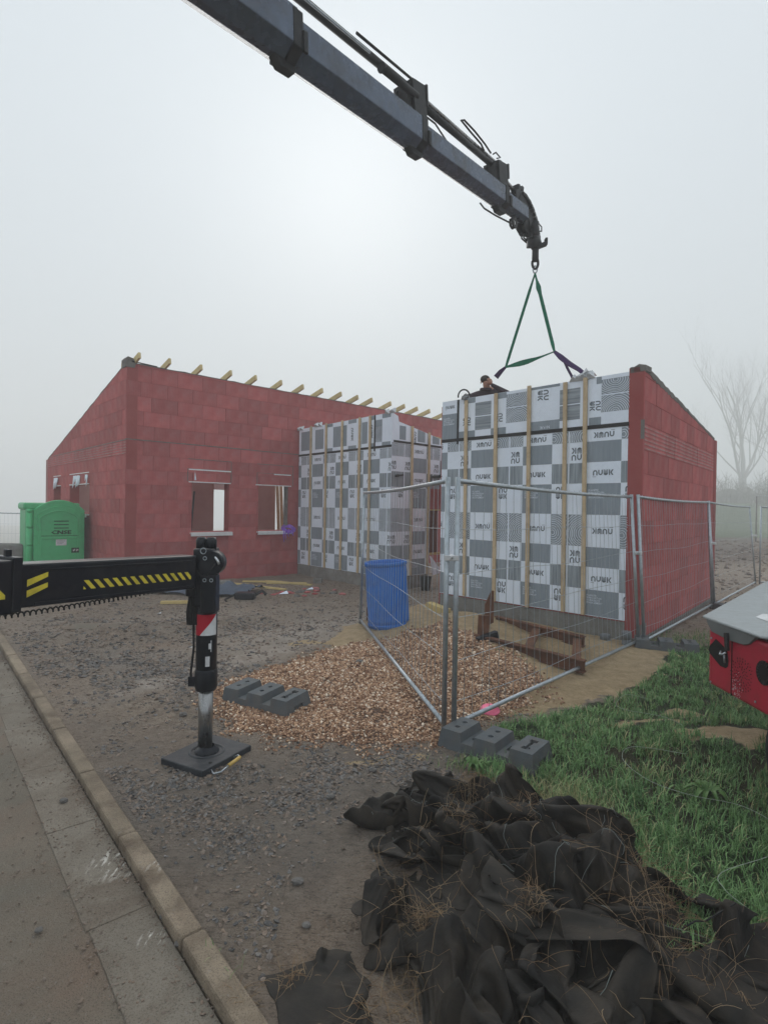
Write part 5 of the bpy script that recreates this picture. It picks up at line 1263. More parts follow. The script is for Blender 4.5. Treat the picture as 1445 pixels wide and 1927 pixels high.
# ------------------------------------------------------------------ loose stones, gravel, grass
def icob(sub=1):
    bm = bmesh.new(); bmesh.ops.create_icosphere(bm, subdivisions=sub, radius=1); v = np.array([x.co[:] for x in bm.verts]); f = np.array([[q.index for q in p.verts] for p in bm.faces]); bm.free(); return v, f
ICV, ICF = icob(1)
def rotm(n):
    q = rng.normal(size=(n, 4)); q /= np.linalg.norm(q, axis=1)[:, None]; w_, x, y, z = q.T
    return np.stack([1-2*(y*y+z*z), 2*(x*y-z*w_), 2*(x*z+y*w_), 2*(x*y+z*w_), 1-2*(x*x+z*z), 2*(y*z-x*w_), 2*(x*z-y*w_), 2*(y*z+x*w_), 1-2*(x*x+y*y)], 1).reshape(n, 3, 3)
def stones(name, xy, size, flat, mats, t1, t2, lift=.3, tilt=.25, flatz=None, **kw):
    n = len(xy); base = ICV[None]*(1+rng.uniform(-.34, .34, (n, len(ICV), 1)))
    base = base*np.stack([rng.uniform(.7, 1.3, n), rng.uniform(.6, 1.1, n), np.full(n, 1.)*flat*rng.uniform(.7, 1.3, n)], 1)[:, None]*size[:, None, None]
    a = rng.uniform(0, 6.28, n); c, s = np.cos(a), np.sin(a); tx = rng.normal(0, tilt, n); ty = rng.normal(0, tilt, n)
    v = np.empty_like(base); v[..., 0] = base[..., 0]*c[:, None]-base[..., 1]*s[:, None]; v[..., 1] = base[..., 0]*s[:, None]+base[..., 1]*c[:, None]
    v[..., 2] = base[..., 2]+v[..., 0]*tx[:, None]+v[..., 1]*ty[:, None]
    z = terr(xy[:, 0], xy[:, 1]) if flatz is None else np.full(n, flatz)
    v[..., 0] += xy[:, 0, None]; v[..., 1] += xy[:, 1, None]; v[..., 2] += (z+size*flat*lift)[:, None]
    F = (ICF[None]+np.arange(n)[:, None, None]*len(ICV)).reshape(-1, 3)
    return arrays(name, v.reshape(-1, 3), F, mats, False, dict(tone=np.repeat(t1, len(ICV)), tone2=np.repeat(t2, len(ICV))), **kw)
def pick(n, box, dens):
    out = np.zeros((0, 2))
    while len(out) < n:
        x = rng.uniform(box[0], box[1], n*2); y = rng.uniform(box[2], box[3], n*2); k = rng.uniform(size=n*2) < dens(x, y); out = np.concatenate([out, np.stack([x[k], y[k]], 1)])
    return out[:n]
wx_ = lambda x, y: (x+.10*wob(x, y, 6., 11)+.04*wob(x, y, 19., 17), y+.10*wob(x, y, 6., 25)+.04*wob(x, y, 21., 27))
def dg_(x, y):
    a, b_ = wx_(x, y); i = inpoly(a, b_, GP)*1.*np.clip(.75+.5*wob(x, y, 5., 31), .3, 1); j = (inpoly(a+.12*wob(x, y, 30, 2), b_, [(p[0]*1.07+.0, (p[1]-6)*1.06+6) for p in GP]))*.16
    return np.clip(np.maximum(i, j), 0, 1)*np.clip(5.2/y, .25, 1.)**1.3
xy = pick(54000, (-1.9, 2.5, 3.9, 8.3), dg_); n = len(xy)
stones('brown_gravel', xy, (.0045+.0095*rng.uniform(0, 1, n)**2.2)*np.clip(xy[:, 1]/4.6, .9, 1.6), .7, 'gravel', rng.uniform(0, 1, n)**1.3, (rng.uniform(0, 1, n) < .13)*rng.uniform(.4, 1, n), lift=.75, kind='stuff', label='heap of reddish brown gravel spread behind the fence', cat='gravel')
def ds(x, y):
    k = kperp(x, y); a, b_ = wx_(x, y)
    s = .05+.85*gau(x, y, -1.2, 3.35, .45, .25, -.8)+.5*gau(x, y, -.6, 3.5, .6, .25)+.9*gau(x, y, .25, 3.85, .4, .18)+.55*gau(x, y, -2.2, 5.8, 1.2, .35, -.4)+.3*gau(x, y, -3.4, 8.0, 1.4, .4)+.6*gau(x, y, -.5, 2.75, .14, .3)
    s = s*np.clip(.6+1.1*wob(x, y, 5., 50)+.5*wob(x, y, 16., 44), .06, 1.6)*(1-1.*((x > -.42)*(y < 2.75)))
    s = s*(k < -.14)*(~inpoly(a, b_, GP))*(~inpoly(a, b_, SP))*(~inpoly(x, y, RP))
    return s*np.clip(4./y, .1, 1.)**1.3
xy = pick(15000, (-5., 1.3, 1.7, 10.5), ds); n = len(xy); sz = (.006+.016*rng.uniform(0, 1, n)**2.2)*np.clip(xy[:, 1]/4., .75, 1.6)
stones('slate_gravel', xy, sz, .42, 'slate', rng.uniform(0, 1, n)**1.5, np.clip(rng.uniform(-.4, .9, n), 0, 1), lift=.12, tilt=.3, kind='stuff', label='dark slate chips trodden into the mud', cat='gravel')
# bigger stones one can tell apart
rk = random.Random(12)
bigs = [(-1.66, 4.68, .035, 'dark stone beside the outrigger leg, the larger of a pair'), (-1.75, 4.78, .022, 'dark stone beside the outrigger leg, the smaller of a pair'), (-1.06, 4.22, .0, ''), (-.25, 6.3, .045, 'dark brick chip lying alone on the gravel heap'),
        (-1.42, 2.33, .018, 'small pale stone on the gutter slab'), (-.93, 2.42, .020, 'grey stone lodged against the kerb, farthest of three'), (-.86, 2.35, .018, 'grey stone lodged against the kerb, middle of three'), (-.81, 2.27, .020, 'grey stone lodged against the kerb, nearest of three'),
        (-.38, 2.62, .030, 'flat pale stone in the mud above the boot print'), (-.30, 2.35, .020, 'white stone beside the boot print'), (3.0, 3.75, .07, 'pale lump of rubble in the grass beside the wheel'), (2.86, 3.66, .05, 'smaller rubble lump in the grass beside the wheel'),
        (-.30, 3.4, .028, 'dark angular stone left of the tarp heap'), (-.05, 3.75, .03, 'dark stone at the gravel edge above the tarp heap'), (-1.9, 3.35, .025, 'dark stone just behind the kerb'), (.15, 3.95, .03, 'grey stone in the sand spill')]
for x, y, r, lb in bigs:
    if r == 0: continue
    MB().ico((x, y, (zt(x, y) if kperp(x, y) < -.06 else .0)+r*.35), r, (1, .8, .55), sub=2, jit=.14, smooth=False).build('stone', mat('stone_%d' % int(r*1000), (.11, .105, .10) if r < .05 else (.3, .27, .24), (.17, .16, .15), 20., .85, bump=.3), None, lb, 'stone', 'single loose stones')
# lumps of mud
def dm(x, y): return (.35+.5*gau(x, y, -2.6, 8.0, 1.8, .5, .3)+.4*gau(x, y, -2.0, 11.4, 1.2, .8))*(kperp(x, y) < -.14)*(~inpoly(x, y, GP))*(~inpoly(x, y, SP))*(~inpoly(x, y, RP))*np.clip(6/y, .3, 1)*(1-1.*((x > -.42)*(y < 2.9)))
xy = pick(3800, (-7., 1.5, 1.8, 13.), dm); n = len(xy)
stones('mud_clods', xy, rng.uniform(.005, .016, n)*np.clip(xy[:, 1]/4., .8, 2.), .5, 'slate', rng.uniform(.3, 1, n), np.ones(n)*rng.uniform(.6, 1, n), lift=.0, kind='stuff', label='small clods of brown mud over the ground', cat='mud')
def dmf(x, y): return (x > 4+.0*y)*(y > 7.6+.0*x)*np.clip(12/y, .1, 1)**1.5*(1-inpoly(x, y, RP)*1.)
xy = pick(5200, (3.6, 30., 7.6, 36.), dmf); n = len(xy)
stones('field_clods', xy, rng.uniform(.02, .055, n)*np.clip(xy[:, 1]/10., .8, 2.6), .5, 'slate', rng.uniform(.3, 1, n), np.ones(n)*rng.uniform(.5, 1, n), lift=.1, kind='stuff', label='brown clods of the ploughed muddy field', cat='mud')
xy = pick(3200, (-4.5, -.2, 1.4, 7.), lambda x, y: (kperp(x, y) > -.004)*np.clip(.02+.95*np.exp(-((kperp(x, y)-.02)/.035)**2)*(.35+.65*(wob(x, y, 5., 8) > 0))+.25*np.exp(-((kperp(x, y)-.25)/.05)**2)*(wob(x, y, 4., 18) > .1)+.05*(wob(x, y, 3., 38) > .2), 0, 1)*np.clip(3/y, .2, 1))
stones('gutter_grit', xy, rng.uniform(.002, .008, len(xy)), .5, 'slate', rng.uniform(0, 1, len(xy)), rng.uniform(.5, 1, len(xy)), lift=0., kind='stuff', label='brown grit gathered against the kerb', cat='gravel', flatz=-.001)
# boot print
bt = MB()
for k in range(9):
    f = k/8; bt.beam((-.21+f*.20, 2.355+f*.045-.035, zt(-.15, 2.4)+.001), (-.23+f*.20, 2.355+f*.045+.04, zt(-.15, 2.4)+.001), .013, .010)
bt.build('boot_print', 'ground', None, 'ribbed boot print pressed into the mud', 'boot print', bevel=.003)

def grass(name, xy, L, wid, t1, t2, label, bend=.6, kind='stuff', zoff=0., cat='grass'):
    n = len(xy); k = 5; a = rng.uniform(0, 6.28, n); dx, dy = np.cos(a), np.sin(a); pxx, pyy = -dy, dx
    lean = rng.uniform(.1, 1., n)*bend
    V = np.zeros((n, k, 2, 3)); z = terr(xy[:, 0], xy[:, 1])+zoff
    for i in range(k):
        f = i/(k-1); th = lean*f*1.6; r = L*np.where(th > 1e-3, (1-np.cos(th))/np.maximum(lean*1.6, 1e-3), 0); h = L*np.sin(np.minimum(th, 2.6))/np.maximum(lean*1.6, 1e-3)
        w_ = wid*(1-f**2.2)+.0003
        for s, sg in ((0, -1), (1, 1)):
            V[:, i, s, 0] = xy[:, 0]+dx*r+pxx*w_*sg; V[:, i, s, 1] = xy[:, 1]+dy*r+pyy*w_*sg; V[:, i, s, 2] = z+h-.005
    b_ = np.array([[2*i, 2*i+1, 2*i+3, 2*i+2] for i in range(k-1)]); F = (b_[None]+np.arange(n)[:, None, None]*2*k).reshape(-1, 4)
    return arrays(name, V.reshape(-1, 3), F, 'grass' if cat != 'straw' else 'straw', True, dict(tone=np.repeat(t1, 2*k), tone2=np.repeat(t2, 2*k)), kind=kind, label=label, cat=cat)
sandspots = lambda x, y: (gau(x, y, 2.62, 4.15, .30, .15)*1.2+gau(x, y, 2.65, 4.85, .16, .10)+gau(x, y, 2.2, 4.55, .35, .06, .1)+gau(x, y, 1.05, 3.25, .12, .14)*.8)
def dgr(x, y):
    e_ = .06*wob(x, y, 9., 5)
    return inpoly(x+e_, y+e_, RP)*(1-np.clip(sandspots(x, y)*1.35, 0, .97))*np.clip(.75+.45*wob(x, y, 8., 28), .15, 1)*np.clip(3.6/y, .2, 1)*(y > 2.2)
# tufts: blades gather round centres
xc = pick(7000, (.5, 6.4, 2.0, 7.6), dgr); m_ = 15
xy = np.repeat(xc, m_, 0)+rng.normal(0, .022, (len(xc)*m_, 2)); n = len(xy)
ok = dgr(xy[:, 0], xy[:, 1]) > .02; xy = xy[ok]; n = len(xy)
tc_ = np.repeat(rng.uniform(0, 1, len(xc)), m_)[ok]; lc = np.repeat(rng.uniform(.6, 1.25, len(xc)), m_)[ok]
Lg = rng.uniform(.040, .105, n)*lc*(1.-.25*(xy[:, 1] > 7.0))
grass('grass', xy, Lg, rng.uniform(.0014, .0030, n)*np.clip(xy[:, 1]/3.4, 1, 1.9), np.clip(tc_*.6+rng.uniform(0, .5, n), 0, 1), (rng.uniform(0, 1, n) < .05+.22*np.clip(wob(xy[:, 0], xy[:, 1], 2.6, 14)+.1, 0, 1))*rng.uniform(.4, .95, n), 'thick green grass growing right of the fence', 1.5)
xy = pick(1500, (.7, 1.7, 2.6, 3.7), lambda x, y: gau(x, y, 1.1, 3.2, .16, .25)); n = len(xy)
grass('dry_grass', xy, rng.uniform(.05, .13, n), rng.uniform(.001, .002, n), rng.uniform(0, 1, n), rng.uniform(.5, 1, n), 'yellowed dry grass beside the tarp heap', 1.3)
xy = pick(2600, (3.4, 7.5, 7.2, 8.6), lambda x, y: gau(x, y, 4.6, 7.6, 1.4, .3)*.8); n = len(xy)
grass('sparse_grass', xy, rng.uniform(.04, .12, n), rng.uniform(.002, .003, n), rng.uniform(0, .7, n), (rng.uniform(0, 1, n) < .2)*.9, 'sparse grass along the foot of the far fence', 1.)
xy = np.concatenate([pick(260, (-.9, -.5, 1.9, 2.3), lambda x, y: gau(x, y, -.70, 2.08, .05, .05)), pick(240, (.3, .9, 3.7, 4.4), lambda x, y: gau(x, y, .60, 3.85, .10, .06))]); n = len(xy)
grass('weeds', xy, rng.uniform(.03, .09, n), rng.uniform(.001, .002, n), rng.uniform(0, 1, n), rng.uniform(0, .5, n), 'small weeds by the kerb and the fence foot', 1.2)
# dandelion like rosette and leafy clump
def rosette(x, y, r, n, label):
    mb = MB()
    for k in range(n):
        a = 2*math.pi*k/n+random.uniform(-.2, .2); d = Vector((math.cos(a), math.sin(a), 0)); p = Vector((-d.y, d.x, 0)); L_ = r*random.uniform(.7, 1.1); w_ = L_*.13; vs = []
        for i in range(5): 
            f = i/4; c = Vector((x, y, zt(x, y)+.01))+d*L_*f+Vector((0, 0, .07*math.sin(math.pi*f)+.02)); ww = w_*math.sin(math.pi*min(1, f*.85+.12)); vs += [c-p*ww, c+Vector((0, 0, -.008)), c+p*ww]
        mb.add(vs, [(3*i+j, 3*i+j+1, 3*i+j+4, 3*i+j+3) for i in range(4) for j in range(2)], 0, True)
    mb.build('leafy_weed', mat('weed_leaf', (.06, .13, .035), (.09, .17, .05), 9., .5), None, label, 'plant')
rosette(.62, 3.72, .11, 9, 'light green leafy weed between the fence foot and the tarp heap')
rosette(1.98, 3.36, .16, 12, 'broad leaved rosette in the grass below the sand patch')
# pale twine snaking through the grass
def twine(pts, label, z=.11):
    P = [Vector((x, y, zt(x, y)+zz*.72)) for x, y, zz in pts]; out = []
    for i in range(len(P)-1):
        p0, p1, p2, p3 = P[max(0, i-1)], P[i], P[i+1], P[min(len(P)-1, i+2)]
        for f in np.linspace(0, 1, 7)[:-1]: out.append(.5*((2*p1)+(p2-p0)*f+(2*p0-5*p1+4*p2-p3)*f*f+(3*p1-p0-3*p2+p3)*f**3))
    MB().tube(out+[P[-1]], .0015, 5).build('twine', mat('pale_twine', (.30, .35, .29), None, 5, .6), None, label, 'twine', 'pale twines in the grass')
twine([(2.42, 5.05, .10), (2.25, 5.12, .13), (2.07, 4.9, .12), (2.05, 4.62, .12), (2.2, 4.35, .11), (2.22, 4.1, .10)], 'pale twine looping below the corner of the sand patch')
twine([(2.05, 3.72, .12), (1.75, 3.85, .12), (1.62, 3.72, .13), (1.66, 3.45, .11), (1.83, 3.28, .12), (2.08, 3.2, .12), (2.14, 2.98, .12), (2.0, 2.78, .12), (1.62, 2.62, .12), (1.56, 2.5, .12), (1.6, 2.40, .1)], 'long pale twine snaking down to the tarp')

# ------------------------------------------------------------------ woven tarp heap
TD = {
'A': ((66, 60), (
57,11,6,4,-8,-12,-10,12,18,12,11,10,6,11,11,-2,-7,-10,-11,-12,-7,-6,2,6,2,6,-6,0,6,3,9,-3,-5,-5,-3,-4,10,11,0,8,-1,17,13,-6,-5,4,13,0,-11,5,5,9,14,7,8,2,9,1,-1,0,-15,9,9,7,2,-5,-13,4,17,16,13,10,9,7,6,-1,-8,-10,-9,-6,-9,-8,-3,7,3,6,3,-7,7,3,6,3,-5,2,0,-11,-1,13,0,-2,7,6,11,8,-3,4,10,4,-1,-1,8,7,5,10,4,10,7,3,-2,-3,-19,11,9,8,5,3,-1,-10,17,16,15,13,7,11,0,-1,-7,-13,-6,-9,-9,-6,-1,4,6,5,6,3,3,1,-2,8,3,4,0,-3,-9,-5,6,-7,1,4,9,12,18,-3,10,-1,2,7,9,7,0,7,13,3,-4,4,0,-5,-19,9,10,10,8,9,4,-7,3,12,15,17,10,14,-1,0,-5,-9,-10,-8,-8,-10,2,5,6,5,4,3,10,4,-1,5,3,5,2,-8,2,-10,-3,-6,-7,3,4,15,19,17,1,-1,6,8,12,7,2,0,15,-10,-2,5,6,-8,-6,2,8,10,9,10,9,4,2,4,6,10,18,10,4,-2,-1,-6,-8,-6,-12,-7,-1,5,5,5,7,4,10,
3,8,5,1,7,0,0,2,-12,-4,-13,-9,2,10,9,13,20,13,2,6,1,9,3,5,-1,12,-9,-3,6,4,3,-4,-4,6,9,11,17,9,7,5,2,6,6,11,2,12,-4,-2,1,-5,-6,-14,-8,-1,6,6,6,6,14,2,15,7,-3,9,5,1,2,2,-8,-14,-13,-5,0,14,4,5,13,18,15,1,4,-1,6,-2,3,9,-4,-7,2,6,11,2,-1,-6,9,15,16,7,4,15,4,3,4,4,7,12,-2,-9,-1,0,-3,-7,-11,-2,6,5,5,7,10,15,14,3,1,2,11,6,5,-4,-11,-16,-11,1,2,9,6,4,3,13,12,8,5,-4,3,-2,3,8,-2,-6,1,9,11,0,6,-11,7,10,8,6,8,20,12,4,1,4,7,7,-4,-10,0,4,-1,-6,-11,3,-1,5,11,6,10,15,13,0,4,6,8,11,3,-3,-14,-11,-6,0,-2,-3,7,9,2,1,10,9,8,-2,3,3,-4,3,5,4,1,7,14,-4,8,-2,-8,7,6,7,17,13,14,12,2,4,7,-1,-6,-4,-3,8,-2,-7,-7,8,-1,4,9,11,4,9,8,8,10,11,1,7,9,0,-10,-9,-3,-1,-8,-9,1,4,5,-2,10,7,7,5,0,7,-2,0,10,10,6,6,13,-4,5,4,-6,-5,5,11,
19,13,16,8,10,6,0,-4,-5,0,-1,5,-1,-3,1,3,7,2,3,12,9,3,5,8,10,12,0,-1,5,7,2,-8,-7,-2,-11,-11,-5,7,6,5,2,7,7,6,2,3,6,4,4,10,11,11,9,-9,4,1,7,-7,-2,9,18,22,13,10,9,1,0,-2,1,1,2,2,-6,5,8,-4,8,3,4,9,12,1,-5,9,8,13,12,-2,-4,3,5,2,-8,-13,-4,-12,-3,5,5,7,4,1,8,8,6,3,6,4,10,7,13,9,10,4,-7,-1,3,7,-1,3,15,22,15,15,6,-6,-4,4,5,0,4,6,-2,0,8,4,-1,8,8,4,-1,4,-6,0,13,13,16,0,2,-7,4,3,2,-9,-10,-11,2,3,5,3,3,8,5,7,10,6,6,7,7,6,9,11,7,-16,4,2,1,8,9,1,13,17,16,14,3,1,-9,2,4,2,2,7,10,-1,7,4,5,0,3,0,-3,6,5,-4,5,5,16,8,7,-7,-4,4,2,2,-11,-8,-6,7,7,7,-2,9,8,6,8,9,8,7,8,8,4,4,10,-2,3,5,6,4,10,9,8,14,14,9,2,6,0,1,5,-2,5,3,7,6,6,4,0,-4,-2,5,-3,8,4,5,0,6,6,13,3,-1,-8,-2,2,5,-2,-10,-5,8,7,9,1,9,7,7,6,12,5,6,6,7,8,7,-1,5,
10,2,4,3,7,8,10,11,11,7,1,0,6,0,1,3,4,4,7,7,4,1,-3,-1,3,1,7,4,9,3,3,1,6,7,2,2,-5,-3,2,-3,-1,3,-1,5,9,4,9,5,7,9,7,10,3,5,7,9,6,0,7,2,12,5,6,4,0,10,6,9,10,0,0,1,2,5,-4,5,8,2,8,6,2,1,-2,0,6,5,7,11,5,1,1,6,-1,7,5,0,1,-3,-2,1,2,3,2,1,6,7,6,7,5,9,7,7,2,9,8,2,8,-1,0,8,1,4,8,6,2,4,7,5,9,-1,-3,1,1,3,1,6,6,5,9,2,2,2,0,5,6,7,8,8,4,-2,-1,4,7,7,2,-3,4,5,5,1,5,-1,2,-3,5,6,5,5,6,2,3,9,0,5,13,6,0,3,1,-5,-1,3,8,5,10,0,9,5,7,-1,-2,-2,0,0,4,4,7,8,6,1,4,5,1,6,8,5,11,5,1,6,0,-4,8,6,1,-2,8,7,8,7,4,3,-3,-12,5,3,6,4,0,1,2,8,6,9,7,-1,1,1,3,-11,-1,1,12,5,3,6,9,5,4,5,2,-2,-3,-3,2,7,12,3,4,5,6,4,5,8,5,9,4,3,5,2,-1,2,1,5,2,0,11,10,12,11,7,1,-7,-11,-1,2,-3,2,-2,1,4,8,9,7,2,-1,2,1,1,-7,1,-3,11,6,1,6,11,3,3,4,4,1,-1,-1,1,9,
8,5,7,8,4,3,8,5,8,8,1,1,1,-1,-1,2,1,4,2,2,14,18,16,12,9,-1,-13,-10,-10,1,-8,2,-1,3,7,7,6,7,-2,0,3,4,-1,-11,6,7,-2,8,2,4,9,5,0,7,1,1,0,2,6,8,8,7,9,6,6,4,8,6,6,1,0,-3,1,-1,1,-2,7,-3,2,5,13,22,22,14,11,0,-12,-20,-14,-2,-10,3,0,3,7,6,8,5,-3,2,5,4,2,-13,7,9,11,-3,1,5,11,3,2,6,7,5,-3,6,2,8,7,9,8,6,4,4,8,5,3,-4,-6,-1,-3,4,2,7,-1,0,0,4,15,22,23,16,12,0,-9,-19,-21,-5,-9,2,2,3,5,7,9,-1,3,5,7,1,0,1,7,6,11,3,1,3,7,9,-4,10,1,3,6,2,6,4,9,7,9,7,9,1,2,-1,0,-7,-4,-9,3,4,5,5,1,1,4,3,16,20,18,18,11,2,-8,-12,-22,-11,-8,1,-2,8,6,7,5,4,2,9,4,1,-3,4,-1,5,9,9,0,7,5,7,4,-2,6,-3,3,4,8,11,12,7,10,-1,6,0,-1,-3,-6,-6,-5,-1,0,3,6,6,3,0,6,9,9,18,18,16,10,2,-4,-8,-17,-17,-8,3,-2,9,4,8,4,3,7,6,2,-3,-1,-6,12,7,6,1,3,7,4,5,6,
2,-2,0,4,8,10,10,8,8,10,1,-4,-4,-3,-4,-9,-6,-3,2,2,2,7,4,4,2,9,10,6,17,16,10,8,1,-1,-1,-12,-14,-12,5,0,7,5,5,3,7,7,3,0,-7,1,2,5,10,10,-1,3,7,1,5,1,4,0,7,7,6,12,10,12,1,3,0,-9,2,-7,-7,-14,-1,-4,4,4,4,4,5,5,10,6,8,11,9,10,9,5,1,-1,-1,-13,-10,-1,3,4,4,5,1,10,7,2,-1,2,-3,-13,3,9,0,5,5,1,5,4,1,4,3,5,5,9,10,12,9,5,7,-4,-2,-7,-8,-5,-6,-10,-6,3,4,4,5,8,7,8,6,8,7,13,6,-1,3,0,2,-2,2,-9,-3,5,1,0,8,5,5,4,5,0,0,-4,-4,-5,6,5,4,0,-2,1,5,3,2,5,-1,12,10,8,8,15,6,3,-1,-3,0,-2,-9,-14,-10,-2,-2,2,8,9,7,7,6,8,7,8,6,7,-1,-3,-4,-3,0,-1,3,3,5,4,9,-1,-1,4,5,3,0,2,-3,-2,-10,-6,2,4,6,-7,-4,3,2,4,0,5,5,10,8,12,8,13,7,6,-4,-9,-3,-5,-10,-4,-11,-5,7,6,7,8,11,5,7,4,8,5,7,-1,-1,-3,-12,-3,-3,2,5,8,6,9,9,-2,0,0,5,6,0,-3,-3,
-12,-3,2,10,-2,-1,-10,-5,1,4,5,5,-1,10,9,14,14,8,5,3,3,2,-11,-9,-1,-10,-10,-2,2,8,7,7,8,8,6,6,2,5,6,2,-1,1,-1,-12,-15,-1,3,3,8,12,13,10,0,-4,2,7,1,0,-4,-6,-12,1,4,5,-8,-7,-1,-6,-3,2,1,7,2,10,12,7,16,14,4,-4,4,2,-12,-10,-8,0,-10,3,7,6,15,8,2,3,3,-1,5,10,5,-2,-2,3,-2,-10,-16,-9,5,3,9,13,18,17,3,-6,-6,6,3,-5,-4,-2,-6,-6,10,11,-10,-12,-9,-8,3,8,-6,0,9,13,10,9,12,4,3,1,3,1,-7,-8,-4,-10,-4,9,6,9,9,4,7,0,-2,0,5,8,7,3,2,0,-6,-10,-9,-14,0,7,5,13,17,17,3,0,-6,3,0,-8,-4,1,0,2,5,4,-10,-15,-14,-4,6,4,-9,5,7,8,15,8,5,4,3,2,2,-1,-2,-3,-3,-6,-7,6,9,9,6,5,3,-3,-4,1,7,7,9,4,3,-2,-4,-10,-11,-10,-2,3,9,13,15,14,6,-2,4,-1,-6,-9,1,4,3,6,6,-7,-9,-11,-11,-3,10,-4,-13,5,10,11,8,7,4,3,8,6,-7,-3,-4,1,0,-7,0,7,8,6,7,2,
-1,-5,0,3,3,7,8,8,6,-2,-6,-10,-13,-8,0,8,6,8,15,12,6,2,3,-1,-3,4,5,1,2,9,1,-3,-7,-10,-13,-1,12,-5,-12,2,7,10,12,4,4,3,9,8,1,-5,-5,3,3,-10,-1,3,1,10,8,-7,-3,-3,0,2,3,7,12,12,5,0,-7,-13,-12,0,4,1,13,2,6,13,9,3,5,0,-5,2,7,5,8,6,9,-9,1,-10,-7,-5,11,-2,-13,4,3,7,10,9,2,5,6,7,0,-4,2,9,0,-9,2,5,-7,8,-4,-6,-2,-4,-2,5,9,8,7,12,4,1,-7,-13,-8,-1,7,4,10,9,-3,15,2,5,2,1,-4,-2,6,10,10,9,9,-12,2,0,-12,-1,5,7,-9,-2,5,5,8,3,5,6,7,5,3,-3,0,10,2,-8,-1,4,-3,-2,-2,0,1,-10,1,9,7,2,11,10,7,1,-9,-11,-2,-2,2,9,5,2,9,6,7,3,0,0,-2,-1,5,5,9,8,13,-12,3,2,-12,1,1,9,7,-7,4,4,5,6,4,7,-2,8,3,5,2,-4,5,0,-8,0,-5,-1,1,-1,4,1,-4,10,4,3,8,10,8,-1,-6,-10,-5,-1,3,9,6,1,7,7,7,1,6,-4,4,-7,3,8,7,4,11,-13,0,4,-7,0,0,7,12,5,0,4,6,-3,7,
3,5,2,4,4,5,6,-3,-8,2,-6,-5,-3,-5,-1,1,8,6,9,9,3,6,7,5,-3,3,-11,-8,-3,9,1,7,7,2,5,5,5,2,4,-2,-4,-4,7,9,10,9,-17,3,1,-3,5,-4,5,12,12,1,1,12,4,-5,3,3,4,3,6,5,6,4,-9,0,-6,-10,-4,-6,-11,2,7,10,14,12,7,5,5,6,-5,3,-7,-1,-2,5,-5,5,8,1,3,4,7,-1,5,4,-2,-7,-4,12,16,7,-17,4,1,-3,3,7,-2,13,14,8,6,7,7,-3,-5,2,7,7,2,6,6,8,-3,-11,-8,-13,-4,-8,-9,-4,5,12,17,9,9,8,2,7,-1,1,-4,1,-4,5,-1,-1,9,1,1,6,4,5,-2,6,6,-3,-7,8,15,11,-15,1,4,0,3,5,6,11,12,10,4,11,9,-4,-8,7,8,4,7,7,7,5,-5,-10,-10,-14,-10,-9,-7,-5,4,18,15,11,10,8,-1,0,3,-1,-4,1,2,1,2,-2,5,5,-1,6,7,6,6,10,4,-1,-7,-7,16,12,-12,5,-2,4,3,4,12,14,11,10,11,1,8,-4,-4,8,6,6,4,7,11,3,-5,-10,-14,-15,-11,-16,1,2,3,10,16,15,12,4,-3,1,0,-3,0,-3,7,-1,2,2,1,3,5,4,8,11,13,
12,7,-7,-14,-4,10,14,0,0,0,1,4,9,8,12,12,12,8,3,1,-1,-1,7,6,6,12,5,5,5,-3,-15,-13,-15,-12,-17,1,2,7,3,8,20,12,7,4,-5,0,2,-4,1,1,1,4,5,6,0,3,7,6,10,12,11,12,-3,-18,-10,14,12,9,-2,0,-2,4,5,9,10,12,10,4,3,0,-4,0,7,6,13,9,11,5,-3,-3,-14,-12,-14,-13,-12,-7,1,7,6,9,17,13,6,2,0,-1,-1,2,1,0,3,4,5,5,3,0,3,6,10,12,12,10,0,-6,-17,11,8,0,9,-2,-6,-3,8,7,11,10,7,1,4,-2,-3,-6,6,10,16,6,10,7,-1,-4,-14,-12,-12,-13,-7,-8,5,1,9,10,10,12,10,2,-5,2,0,1,3,7,3,6,-1,7,1,-1,-5,8,5,14,10,12,-4,1,-7,10,-1,4,7,-3,-5,-5,7,6,10,10,5,-1,-1,2,-1,-8,2,10,11,9,8,2,4,-2,-5,-10,-11,-6,-9,5,-4,-2,6,10,13,9,4,-3,1,0,2,6,3,3,6,7,-1,-1,1,-4,-6,2,10,7,11,7,1,6,7,0,-1,-1,-6,-1,0,-1,9,7,3,10,7,0,-6,1,4,1,-9,6,11,5,5,2,5,3,-4,-4,-8,
